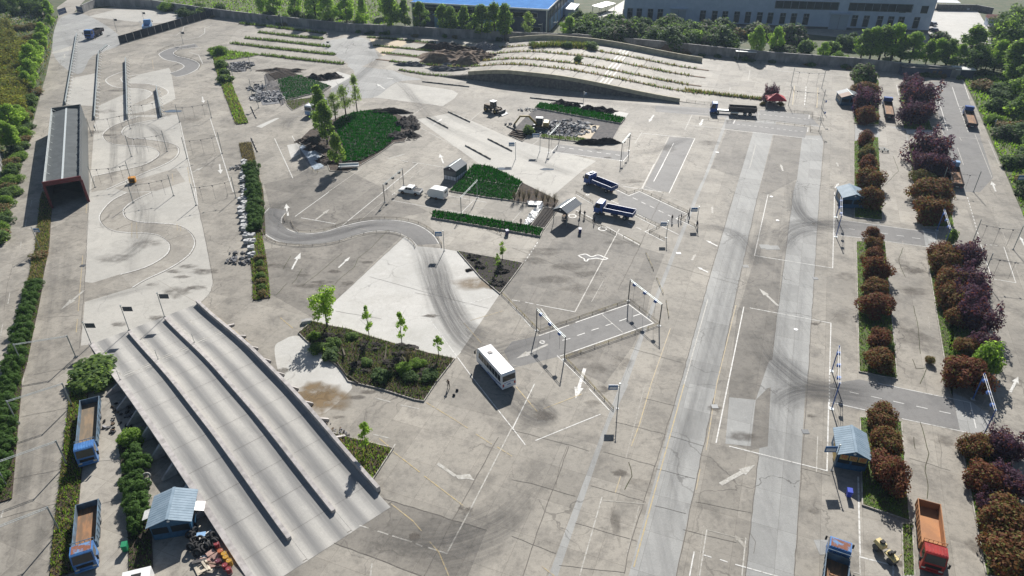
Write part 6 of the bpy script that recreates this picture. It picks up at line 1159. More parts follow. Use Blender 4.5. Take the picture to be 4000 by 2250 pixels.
for q, l, w, rz, m in (('400,1330', 1.9, .8, -.9, 'pale_wood'), ('520,1330', 1.5, .25, -.8, 'pale_wood'), ('560,1310', 1.5, .2, -.9, 'pale_wood'), ('590,1380', 1., .3, .1, 'pale_wood'), ('480,1410', .9, .35, .6, 'pale_wood'), ('620,1200', 1., .6, -.3, 'tile_pink'), ('700,1160', .9, .6, .7, 'tile_pink'), ('500,1210', 1.6, .5, .1, 'tile_pink'), ('600,1110', .9, .7, .8, 'tile_pink'), ('560,1150', 1.4, .3, .1, 'white_plastic'), ('500,1170', 1.5, .2, -.25, 'white_plastic'), ('680,1310', 2.2, .15, -.2, 'wood'), ('420,1240', 1.5, .4, .3, 'grey_soil'), ('530,1240', 1.8, .3, .5, 'grey_soil'), ('640,1280', 1., .7, .2, 'tile_pink'), ('350,760', 1.6, .15, 1., 'pale_wood'), ('430,900', 1.7, .25, -.5, 'white_plastic'), ('530,800', 1.3, .12, .9, 'white_plastic'), ('450,820', 1., .7, .2, 'truck_light'), ('560,960', .6, .4, .2, 'white_plastic')):
    board(Q(*RD, q), l, w, .06, rz, m, {'pale_wood': 'pale broken board in the scrap heap by the drums', 'tile_pink': 'pinkish broken tile slab in the scrap heap by the drums', 'white_plastic': 'white plastic strip tossed on the tyre heap', 'wood': 'thin brown lath reaching from the scrap to the drums', 'grey_soil': 'grey broken panel in the scrap heap', 'truck_light': 'pale blue broken panel on the tyre heap'}[m], .08 + rs.random() * .45, rs.uniform(-.25, .25), 'scrap boards beside the drums')
# ---------------------------------------------------------------- soil, beds and crops
def bed(px, m, h=.12, label=None, kerb=True, sm=False, pts=None, name='planting_bed', level=0):
    p = pts or GS(px); p = smooth(p, True, 4) if sm else p; ar = sum(p[i][0] * p[(i + 1) % len(p)][1] - p[(i + 1) % len(p)][0] * p[i][1] for i in range(len(p)))
    if ar < 0: p = p[::-1]
    o = struct(MB().prism(p, -.02, h).build(name, m))
    if kerb:
        k = MB(); q = offset(p + [p[0]], .0); i_ = offset(p, -.14, True); n = len(p)
        for i in range(n):
            j = (i + 1) % n; k.hexa([(*i_[i], -.02), (*i_[j], -.02), (*p[j], -.02), (*p[i], -.02), (*i_[i], h + .05), (*i_[j], h + .05), (*p[j], h + .05), (*p[i], h + .05)])
        k.build('kerb', 'kerb', o)
    return p
def blades(name, poly, dens, h, w, m, seed, label, cat='grass', z=.1, lean=.35, rows=None, hvar=.6, zf=None):
    P = scatter(poly, dens, seed); rs = np.random.RandomState(seed + 1)
    if rows:
        ang, pitch, frac = rows; u = (P[:, 0] * math.cos(ang) + P[:, 1] * math.sin(ang)) / pitch; P = P[(u % 1) < frac]
    n = len(P); a = rs.rand(n) * 6.283; hh = h * (1 - hvar / 2 + hvar * rs.rand(n)); ww = w * (.6 + .8 * rs.rand(n)); zz = np.full(n, z) if zf is None else np.array([zf(x, y) for x, y in P])
    dx, dy = np.cos(a) * ww, np.sin(a) * ww; lx, ly = rs.normal(0, lean, n) * hh, rs.normal(0, lean, n) * hh
    V = np.stack([np.stack([P[:, 0] - dx, P[:, 1] - dy, zz], 1), np.stack([P[:, 0] + dx, P[:, 1] + dy, zz], 1), np.stack([P[:, 0] + lx + dx * .3, P[:, 1] + ly + dy * .3, zz + hh], 1)], 1).reshape(-1, 3)
    o = stuff(link(name, npmesh(name, V, np.arange(3 * n).reshape(n, 3), [m] if isinstance(m, str) else m, None if isinstance(m, str) else rs.randint(0, len(m), n)))); return tag(o, label, cat)
def heap(label, px, rx, ry, h, m, seed, rot=0.0, name='soil_heap', cat='heap', lumps=9, group=None):
    c = G1(px); rs = np.random.RandomState(seed); n = 34; rx *= .72; ry *= .72; h *= 1.05; r2 = math.cos(rot), math.sin(rot); L = [(rs.uniform(-.65, .65), rs.uniform(-.6, .6), rs.uniform(.25, .5), rs.uniform(.5, 1)) for _ in range(lumps)]; V = []; F_ = []
    ph = rs.rand(6) * 6.28
    for i in range(n):
        for j in range(n):
            x, y = -1 + 2 * i / (n - 1), -1 + 2 * j / (n - 1); rr = math.hypot(x, y); t = math.atan2(y, x); edge = 1 + .12 * math.sin(3 * t + ph[0]) + .1 * math.sin(5 * t + ph[1]) + .06 * math.sin(9 * t + ph[2]); f = max(0, 1 - rr / edge * 1.02)
            z = max([b * math.exp(-((x - a) ** 2 + (y - d) ** 2) / (q * q)) for a, d, q, b in L]) * min(1, f * 3.2) + .10 * f * math.sin(17 * x + ph[3]) * math.sin(15 * y + ph[4]) + rs.normal(0, .05) * min(1, f * 4)
            X, Y = x * rx, y * ry; V.append((X * r2[0] - Y * r2[1], X * r2[1] + Y * r2[0], h * z if f > 0 else -.05))
    for i in range(n - 1):
        for j in range(n - 1): a = i * n + j; F_.append((a, a + n, a + n + 1, a + 1))
    mb = MB(); mb.v = V
    for f in F_: mb.face(f)
    o = mb.build(name, m); o.location = (c[0], c[1], .0); return tag(o, label, cat, group)
def chunks(label, px, rx, ry, n, s, m, seed, z=.1, group=None, name='rubble_pile', piece='slab_fragment', cat='rubble', rot=0.0, h=.5, flat=.35):
    rx *= .8; ry *= .8; s *= .66; n = int(n * 1.35); c = G1(px); t = thing(name, label, cat, (*c, 0), rot, group); rs = random.Random(seed); me = []
    for k in range(4):
        mb = MB(); q = [(math.cos(a) * (.7 + .5 * rs.random()), math.sin(a) * (.5 + .4 * rs.random())) for a in (0, 1.1, 2.3, 3.4, 4.6)]; mb.prism([(x * .6, y * .6) for x, y in q], -flat / 2, flat / 2); me.append(mb.mesh(piece, m[k % len(m)]))
    for i in range(n):
        a = rs.random() * 6.28; r = math.sqrt(rs.random()); x, y = r * math.cos(a) * rx, r * math.sin(a) * ry; o = link(piece, me[rs.randrange(4)], t); k = s * rs.uniform(.45, 1.25); o.scale = (k, k, k); o.location = (x, y, z + rs.random() * h * (1 - r)); o.rotation_euler = (rs.uniform(-.5, .5), rs.uniform(-.5, .5), rs.random() * 6)
    return t
# crop field A (by the far coach)
p = bed(T(1, 0, '160,605 330,572 565,655 500,690 225,762 190,700'), 'crop_bed', .25); blades('wheat_crop', p, 9, .5, .16, 'leaf_crop_blue', 3, 'blue green crop rows in the bed beside the far coach', 'crop', .2, rows=(1.35, 2., .76))
bed(T(1, 0, '70,560 215,522 325,570 145,603 110,640'), 'dark_soil', .2, kerb=False)
for k in range(6): a, b = GS(T(1, 0, f'{100 + k * 8},{568 + k * 6} {230 + k * 18},{530 + k * 8}')); o = MB().beam((*a, .24), (*b, .24), .5, .3).build('soil_ridge', 'soil'); tag(o, 'dark ridge of freshly tilled soil above the blue green crop', 'soil', 'tilled ridges above the far crop')
p = bed(T(1, 0, '222,765 440,735 500,700 565,658 430,760 275,832 240,800'), 'soil', .1); blades('weeds', p, 5, .4, .12, 'leaf_weed', 5, 'yellow green weeds at the lower edge of the far crop bed', 'weeds', .1)
p = GS(T(1, 0, '60,565 130,600 190,700 230,770 190,800 150,720 70,640')); bed(None, 'grey_soil', .06, kerb=False, pts=p)
heap('black heap of fresh soil on pale concrete above the far crop', T(1, 0, '515,588'), 9, 5, 1.6, 'dark_soil', 11); heap('low dark soil spill along the far crop corner', T(1, 0, '190,535'), 12, 3.5, .7, 'soil', 12); heap('grey soil spill between broken slabs and the far crop', T(1, 0, '130,650'), 4, 11, .6, 'grey_soil', 13)
mat('slab_grey', (.30, .30, .31), .8, c2=(.18, .18, .19), vscale=2); mat('slab_pale', (.46, .45, .43), .8, c2=(.3, .3, .29), vscale=2); mat('slab_dark', (.12, .12, .125), .85, c2=(.07, .07, .075), vscale=2)
chunks('heap of broken pavement slabs in the demolished bay beside the crop', T(1, 0, '100,730'), 7, 6.5, 150, 1.5, ['slab_grey', 'slab_pale', 'slab_dark', 'slab_grey'], 3); chunks('smaller patch of broken slabs above the main heap of the demolished bay', T(1, 0, '20,665'), 5, 5, 50, 1.3, ['slab_grey', 'slab_dark', 'slab_pale', 'slab_dark'], 4); chunks('dark broken slabs at the top end of the demolished bay', T(0, 0, '1795,505'), 6.5, 8, 90, 1.6, ['slab_dark', 'slab_dark', 'slab_grey', 'slab_dark'], 5)
bed(T(0, 0, '1740,470 1845,470 1855,540 1775,545'), 'gravel', .05, kerb=False); bed(T(1, 0, '-20,645 60,645 75,690 175,700 185,780 50,795'), 'gravel', .06, kerb=False)
# crop field B (large wheat bed in the middle)
bed(T(1, 0, '405,985 560,915 640,880 760,845 940,820 1060,860 1160,910 1195,960 1120,1070 1040,1080 900,1180 800,1240 690,1300 560,1290 520,1180 330,1080 350,1040'), 'soil', .12, sm=False)
p = bed(T(1, 0, '585,935 650,885 760,850 940,838 1050,890 1100,945 1090,1000 1040,1060 960,1130 800,1215 640,1232 660,1100 610,990'), 'crop_bed', .3, kerb=False, name='crop_base'); WB_ = p
blades('wheat_crop', p, 16, .55, .15, 'leaf_crop', 7, 'dense dark green wheat filling the rounded middle field', 'crop', .25, rows=(1.36, 2.1, .8))
for k, (q, rx, ry, h) in enumerate((('1000,850', 10, 3.2, 1.2), ('1130,930', 5, 8, 1.5), ('1110,1030', 7, 5, 1.3), ('1170,960', 4, 5, 1.1))): heap(['black soil ridge along the back of the wheat field', 'black soil heap on the right flank of the wheat field', 'black soil heap at the right corner of the wheat field', 'outermost black soil heap beside the wheat field'][k], T(1, 0, q), rx, ry, h, 'dark_soil', 20 + k)
for k, q in enumerate(('420,1060', '480,1110', '560,1210')): heap('brown brush and soil heap at the foot of the tall poplars', T(1, 0, q), 6, 5, .9, 'soil', 30 + k, group='heaps at the poplars'); 
bed(T(1, 0, '325,1105 425,1095 520,1270 440,1290 400,1240 340,1170'), 'gravel', .03, kerb=False)
ob = thing('concrete_bench', 'white painted concrete bench at the foot of the wheat field', 'bench', (*G1(T(1, 0, '700,1270')), 0), .12); MB().box(-2.4, 2.4, -.5, .5, .5, .75).build('seat', 'white_shell', ob); [MB().box(x, x + .4, -.4, .4, 0, .5).build('leg', 'kerb', ob) for x in (-2.1, 1.7)]; MB().box(-2.4, 2.4, .35, .5, .751, 1.15).build('backrest', 'white_shell', ob)
# pale tarpaulin patch
tp = smooth(GS(T(1, 0, '330,1110 410,1100 470,1170 520,1240 440,1280 390,1200')), True, 3); mat('tarpaulin', (.30, .36, .42), .5, c2=(.16, .2, .24), vscale=1.5); o = MB().prism(tp, .03, .07).build('tarpaulin', 'tarpaulin'); tag(o, 'grey blue tarpaulin spread on the ground under the tall poplars', 'tarpaulin')
# crop triangle C
up_ = Q(*R5, '480,-10 770,10 1000,110 1230,240 1200,285 700,215 400,150 330,230'); p = bed(Q(*R5, '545,-15 770,10 1000,110 1235,235 1190,290 640,215 400,150'), 'crop_bed', .28); blades('wheat_crop', p, 16, .5, .15, 'leaf_crop', 41, 'bright dark green wheat in the upper part of the crop triangle', 'crop', .25)
p = bed(Q(*R5, '398,152 640,217 1188,292 1150,380 1095,490 700,440 205,352'), 'crop_bed', .2); blades('vegetable_crop', p, 16, .4, .17, 'leaf_crop_blue', 42, 'blue green leafy crop in the lower part of the crop triangle', 'crop', .18)
bed(Q(*R5, '1238,240 1750,490 1690,600 1540,565 1100,492 1190,295'), 'soil', .1)
p = bed(Q(*R5, '-30,640 0,640 700,745 1530,890 1480,1000 800,880 -50,735'), 'crop_bed', .3); blades('wheat_crop', p, 20, .5, .14, 'leaf_crop', 43, 'long narrow strip of dark green wheat below the empty bay', 'crop', .25)
bed(Q(*R5, '1540,592 1745,600 1540,885 1345,862'), 'dark_soil', .12)
mb = MB(); a = GS(Q(*R5, '1455,565 1320,700 1245,838')); b = GS(Q(*R5, '1530,572 1430,730 1320,852')); n = 22; rs = random.Random(3)
for i in range(n + 1):
    t_ = i / n; f = lambda l: Vector(l[0]).lerp(Vector(l[1]), t_ * 2) if t_ < .5 else Vector(l[1]).lerp(Vector(l[2]), t_ * 2 - 1)
    A_, B_ = f(a), f(b)
    for k in range(6): q = A_.lerp(B_, k / 5); mb.v.append((q.x + rs.uniform(-.1, .1), q.y + rs.uniform(-.1, .1), .12 + rs.random() * .4))
for i in range(n):
    for k in range(5): j = i * 6 + k; mb.face((j, j + 1, j + 7, j + 6))
tag(mb.build('plastic_sheet', 'white_plastic'), 'crumpled white plastic sheeting laid beside the tilled bed', 'sheeting')
for k in range(3): a, b = GS(Q(*R5, f'{1300 + k * 8},{515 + k * 18} {1525},{522 + k * 20}')); o = MB().beam((*a, .22), (*b, .22), .5, .3).build('block_row', 'white_plastic'); tag(o, 'row of white wrapped blocks above the plastic sheeting', 'blocks', 'white block rows by the tilled bed')
for k in range(4): a, b = GS(Q(*R5, f'{1600 + k * 42},{600 + k * 2} {1390 + k * 42},{862 + k * 6}')); o = MB().beam((*a, .12), (*b, .12), .5, .25).build('soil_ridge', 'dark_soil'); tag(o, 'dark tilled ridge in the bed beside the canopy', 'soil', 'tilled ridges beside the canopy')
# triangle of dark soil with young trees, and the rough garden
p = bed(T(1, 1, '1525,450 1932,525') + T(2, 1, '80,540 0,650') + T(1, 1, '1840,768 1700,650'), 'dark_soil', .15); blades('weeds', p, 2.2, .3, .1, 'leaf_weed', 51, 'thin weeds sprouting on the dark soil triangle', 'weeds', .15)
for k, q in enumerate(('1700,560', '1850,600', '1820,700', '1640,500')): heap('black clods heaped on the dark soil triangle', T(1, 1, q), 2.6, 2.2, .6, 'dark_soil', 60 + k, group='clods on the soil triangle')
heap('small dark soil blob on the white concrete', T(1, 1, '1610,590'), 1.2, .9, .35, 'dark_soil', 66)
gp = bed(T(1, 1, '325,1065 430,980 560,1015 700,1040 860,1095 1100,1165 1300,1220 1495,1262 1350,1449') + T(1, 2, '1265,130 1200,120 950,40 700,-20') + T(1, 1, '640,1330 500,1220 380,1120'), 'soil', .15)
blades('garden_weeds', gp, 24, .42, .07, ['leaf_weed', 'leaf_mid', 'leaf_dark', 'leaf_twig'], 52, 'rough green weeds and brush covering the garden patch', 'weeds', .12, rows=None); 
blades('garden_brush', scatter and gp, 12, .35, .05, ['leaf_twig', 'leaf_dry'], 53, 'dry brown stalks among the weeds of the garden patch', 'weeds', .12)
for k, q in enumerate(('560,1120', '850,1180', '1050,1300', '1250,1360', '800,1330', '1100,1200')): heap('dark clod of dug soil in the rough garden', T(1, 1, q), 3.6, 3, .6, 'dark_soil', 70 + k, group='clods in the garden')
gp2 = bed(T(1, 2, '530,360 740,420 1030,490 870,735 845,735'), 'soil', .15); blades('weeds', gp2, 34, .4, .07, ['leaf_weed', 'leaf_bright', 'leaf_dry'], 54, 'green and straw weeds in the wedge beside the ramp parapet', 'weeds', .14)
chunks('row of rough stones along the wedge of weeds by the parapet', T(1, 2, '600,350'), 4.5, .8, 40, .5, ['slab_grey', 'grey_soil', 'brown_soil', 'slab_grey'], 21, rot=-.6, h=.2, piece='stone', name='stone_row', cat='stones')
# logs round the garden
for k, (q0, q1) in enumerate((('600,1280', '690,1400'), ('690,1390', '770,1449'), ('655,1190', '675,1270'), ('580,1200', '680,1260'), ('1090,1230', '1150,1320'), ('970,1290', '985,1180'))): a, b = GS(T(1, 1, f'{q0} {q1}')); o = MB().tube([(*a, .25), (*b, .25 if k != 2 else .9)], .14, 7).build('log', 'bark'); tag(o, 'rough log lying along the lower edge of the garden' if k < 2 else 'cut branch lying in the weeds of the garden', 'log', 'logs at the garden edge' if k < 2 else 'cut branches in the garden')
# excavator plot
bed(Q(*R4, '565,380 690,280 1900,495 1760,745 1470,705 1400,690 320,640 390,565'), 'grey_soil', .03, kerb=True)
for q, m in (('720,440 860,420 1000,640 900,620 640,580', 'pale_concrete'), ('1350,490 1605,515 1470,700 1235,665', 'sandy_concrete'), ('860,520 1000,470 1000,640 800,620', 'pale_concrete')): struct(sheet('plot_slab', GS(Q(*R4, q)), .04 + .004 * len(m), m))
p = bed(Q(*R4, '690,270 760,195 1360,290 1960,410 1900,490'), 'crop_bed', .3); blades('wheat_crop', p, 14, .55, .17, 'leaf_crop', 44, 'dark green wheat strip along the top of the excavator plot', 'crop', .25)
p = bed(Q(*R4, '780,640 1400,700 1500,740 1480,760 760,680'), 'turf', .15); blades('grass', p, 8, .4, .15, ['leaf_weed', 'leaf_mid'], 45, 'strip of low grass below the broken slabs', 'grass', .15)
bed(Q(*R4, '310,640 395,560 580,600 640,600 505,735'), 'soil', .12)
for k in range(4): a, b = GS(Q(*R4, f'{395 + -20 * k},{585 + k * 22} {600 - 22 * k},{612 + k * 26}')); o = MB().beam((*a, .2), (*b, .2), .6, .3).build('soil_ridge', 'soil'); tag(o, 'brown tilled ridge in the small triangle by the excavator', 'soil', 'tilled ridges by the excavator')
chunks('broad heap of broken grey slabs beside the excavator', Q(*R4, '1110,545'), 11, 8, 190, 1.5, ['slab_grey', 'slab_grey', 'slab_pale', 'slab_dark'], 6, h=.9); chunks('white broken blocks left of the wheat strip', Q(*R4, '580,290'), 4, 1.6, 22, .9, ['slab_pale'], 7); chunks('small pile of dark slabs left of the excavator plot', Q(*R4, '312,498'), 1.5, .8, 8, .9, ['slab_dark', 'slab_grey'], 8)
for k, (q, rx, ry) in enumerate((('1060,215', 5, 3), ('1200,245', 4, 2.6), ('1450,292', 5, 2.6), ('1660,310', 6, 3.4), ('1560,755', 9, 2.2), ('1720,740', 4, 2))): heap(['dark soil heap behind the wheat strip, nearest the loader', 'second dark soil heap behind the wheat strip', 'dark soil heap beside the tall slim pole', 'largest dark soil heap at the end of the wheat strip', 'long black soil heap at the low edge of the excavator plot', 'black soil heap at the corner of the excavator plot'][k], Q(*R4, q), rx, ry, 1.3, 'dark_soil', 80 + k)
# heaps on the far strips
heap('large brown heap of excavated earth on the far lanes', T(1, 0, '1530,455'), 22, 13, 3.2, 'brown_soil', 90, -.3, lumps=16); heap('brown earth ridge behind the large heap', T(1, 0, '1480,375'), 18, 6, 2.6, 'soil', 91, -.3); heap('grey gravel cone beside the earth heaps', T(1, 0, '1720,390'), 11, 7, 3, 'gravel', 92, -.2, lumps=4); heap('dark brown heap at the right end of the excavated earth', T(1, 0, '1780,455'), 9, 5, 2, 'soil', 93); heap('long low grey spoil in front of the earth heap', T(1, 0, '1600,495'), 18, 4, 1.4, 'gravel', 94, -.2); heap('dark slab rubble heap on the left far lane', T(1, 0, '1165,492'), 9, 3, 1., 'slab_dark', 95, -.2, lumps=14); heap('dark slab rubble heap in front of the earth heaps', T(1, 0, '1480,535'), 14, 3.4, 1.3, 'slab_dark', 96, -.2, lumps=16)
heap('brown brushwood heap behind the hill parapet', T(2, 0, '1260,385'), 13, 5, 2.4, 'brown_soil', 97, -.3)
# weedy strips (medians)
def strip(px, w, label, seed, m=('leaf_weed', 'leaf_mid'), dens=5, h=.55, soil='soil', zf=None):
    p = GS(px); near = seed >= 134 and p[0][1] < 190; bw = .075 if near else .17; dens = dens * (3 if near else 1.5); h = h * (.75 if near else 1); l = offset(p, w / 2); r = offset(p, -w / 2); poly = l + r[::-1]
    if zf is None: struct(MB().prism(poly if sum(poly[i][0] * poly[(i + 1) % len(poly)][1] - poly[(i + 1) % len(poly)][0] * poly[i][1] for i in range(len(poly))) > 0 else poly[::-1], -.02, .14).build('median', soil))
    return blades('weeds', poly, dens, h, bw, list(m), seed, label, 'weeds', .12, zf=zf)
RF = (600, 0, .3106)
for k, (s, lb) in enumerate((('1080,298 1230,312 1700,368 2160,425', 'weedy median nearest the far wall'), ('1320,408 1800,465 2140,492', 'weedy median with the bare front end'), ('1150,480 1650,530 2215,592', 'weedy median ending at the dark signal post'), ('980,545 1500,610 2285,692', 'long weedy median ending in a green tuft'), ('1350,690 1800,745 2400,808', 'long green median beside the triangular weed patch'))): strip(Q(*RF, s), 1.7, lb, 100 + k, h=.8, dens=6)
for k, (s, lb) in enumerate((('840,283 1000,292 1350,330', 'short weedy median in tree shade'), ('890,345 1340,388', 'thin brown median on the sandy lanes'), ('945,398 1330,440', 'thin median with a green tip on the sandy lanes'), ('1010,463 1350,497', 'thin weedy median beside the slab rubble'), ('1080,530 1300,565 1600,585', 'green median in front of the earth heaps'))): strip(T(1, 0, s), 1.5, lb, 110 + k, h=.6, dens=4)
for i, (w_, u_) in enumerate(HS):
    for k in range(1):
        us = [-20 + q * 4 for q in range(int((u_ + 20) / 4) + 1)]; poly = [hp(u, w_ + .8)[:2] for u in us] + [hp(u, w_ - .8)[:2] for u in us][::-1]
        blades('weeds', poly, 3.6, .7, .2, ['leaf_weed', 'leaf_dry', 'leaf_dry', 'leaf_mid'], 120 + i, ['tall weeds on the first hill median behind the parapet', 'weeds on the second hill median', 'weeds and reeds on the third hill median', 'weeds on the hill median nearest the back wall'][i], 'weeds', .1, zf=lambda x, y: hz((Vector((x, y)) - HO).dot(HE)) + .1)
p = GS(T(2, 0, '150,402 560,402 560,432 150,432')); strip([(p_[0], p_[1]) for p_ in ()] or T(2, 0, '150,424 350,416 560,430'), 3.5, 'dense dark reeds on the crest of the hill', 130, ('leaf_weed', 'leaf_olive'), 9, 1.6, zf=lambda x, y: hz((Vector((x, y)) - HO).dot(HE)) + .1)
strip(T(2, 0, '1300,680 1560,715 1890,752'), 1.8, 'weedy median leading to the red tent', 131, ('leaf_weed', 'leaf_dry'), 7, .8)
gp3 = bed(Q(*RF, '740,610 850,640 1000,645 1350,690 1200,720 870,765 800,760'), 'turf', .12); blades('weeds', gp3, 5, .6, .2, ['leaf_bright', 'leaf_weed'], 132, 'bright green weeds of the far triangular patch', 'weeds', .12)
strip(T(0, 0, '1640,420 1665,520 1700,610 1740,720 1790,840 1830,935'), 3.2, 'green verge running down from the triangular patch', 133, ('leaf_bright', 'leaf_mid', 'leaf_dry'), 7, .6)
strip(T(0, 0, '1850,1080 1880,1200 1885,1300'), 3.0, 'brown dry verge above the conifer hedge', 134, ('leaf_dry', 'leaf_twig'), 8, .6)
strip(T(1, 1, '-10,330 15,460 35,640 45,810'), 2.8, 'weedy verge below the conifer hedge', 135, ('leaf_bright', 'leaf_weed', 'leaf_dry'), 9, .6)
strip(T(0, 0, '1900,1270') + T(0, 1, '1890,-180') + T(1, 1, '0,0 10,330'), 3.2, 'grass under the conifer hedge in the middle of the yard', 136, ('leaf_mid', 'leaf_dry'), 5, .4)
strip(T(0, 0, '365,1449') + T(0, 1, '350,60 335,230 320,420 290,560 260,700'), 2.4, 'dry grass median beside the long shed', 137, ('leaf_dry', 'leaf_weed'), 9, .6); strip(T(0, 1, '260,700 225,870 180,1060 130,1300 80,1449') + T(0, 2, '80,60 40,420 -10,900'), 2.8, 'grass below the side lane hedge', 138, ('leaf_mid', 'leaf_weed'), 6, .5)
strip(T(0, 2, '600,50 570,350 545,620 520,850 500,1050 480,1300 470,1449'), 2.4, 'straw coloured grass verge beside the old blue trucks', 139, ('leaf_weed', 'leaf_dry', 'leaf_bright'), 12, .55)
strip(T(0, 2, '960,380 1010,700 1040,1000 1060,1200 1065,1449'), 2.4, 'shaded grass under the bushes beside the booth', 140, ('leaf_mid', 'leaf_dark'), 7, .4)
# beds of the red shrubs
BEDS = [T(3, 0, '650,610 835,610 835,945 650,930'), T(3, 0, '650,1070 830,1040 850,1449') + T(3, 1, '860,215 655,195') + T(3, 0, '650,1449'), T(3, 1, '668,378 880,378 970,1412 690,1358'), T(3, 2, '697,258 1000,290 1062,1032 715,915'), T(3, 2, '1012,1062 1082,1062 1100,1449 1025,1449'), T(3, 0, '990,650 1110,640 1240,985 1025,975'), T(3, 0, '1060,1090 1200,1090 1360,1449') + T(3, 1, '1400,265 1170,265') + T(3, 0, '1100,1400'), T(3, 1, '1195,440 1420,440 1700,1449 1345,1449') + T(3, 2, '1390,110 1370,40'), T(3, 2, '1455,420 1800,420 2000,1449 1650,1449')]
for k, b_ in enumerate(BEDS):
    p = bed(b_, 'turf', .14); blades('bed_grass', p, 20, .3, .06, ['leaf_bright', 'leaf_weed', 'leaf_mid'], 150 + k, ['grass in the bed beside the half rusted booth', 'grass in the bed beside the middle booth', 'grass in the bed between the two right bays', 'grass in the bed beside the booth with yellow squares', 'narrow grass strip beside the orange bed truck', 'grass under the large plum shrubs by the rusty truck', 'grass under the shrubs behind the half hidden truck', 'grass under the long row of rust and plum shrubs', 'grass under the big shrubs beside the red cab truck'][k], 'grass', .14)
# right roadside brush ground and left thicket ground
vg = GS(T(3, 0, '1475,595 1560,760 1690,1060 1810,1330 1860,1449')) + GS(F('4000,850 4050,800 4150,500 4050,330 3880,290')); struct(MB().prism(vg[::-1] if sum(vg[i][0] * vg[(i + 1) % len(vg)][1] - vg[(i + 1) % len(vg)][0] * vg[i][1] for i in range(len(vg))) < 0 else vg, -.03, .1).build('verge', 'turf')); blades('roadside_grass', vg, 2.2, .7, .22, ['leaf_bright', 'leaf_bright', 'leaf_weed'], 170, 'bright green grass covering the right roadside verge', 'grass', .1)
lg = GS(T(0, 0, '440,130 405,230 378,400 345,560 305,700 245,920 200,1080 120,1430') + T(0, 1, '95,0 60,180 -10,380')) + [(-150, 128), (-190, 170), (-240, 260), (-250, 330), (-215, 330)]
blades('thicket_floor', lg, .9, .8, .25, ['leaf_weed', 'leaf_mid', 'leaf_dry', 'leaf_dark'], 171, 'mixed undergrowth covering the left roadside thicket', 'undergrowth', 0)
bk = GS(F('1000,70 1362,110 1518,118 1600,60 1500,-40 900,-40 600,-20 700,40')); struct(sheet('meadow', bk, -.03, 'turf')); blades('meadow_grass', bk, .8, .7, .35, ['leaf_bright', 'leaf_weed'], 172, 'bright meadow grass beyond the boundary wall', 'grass', 0)
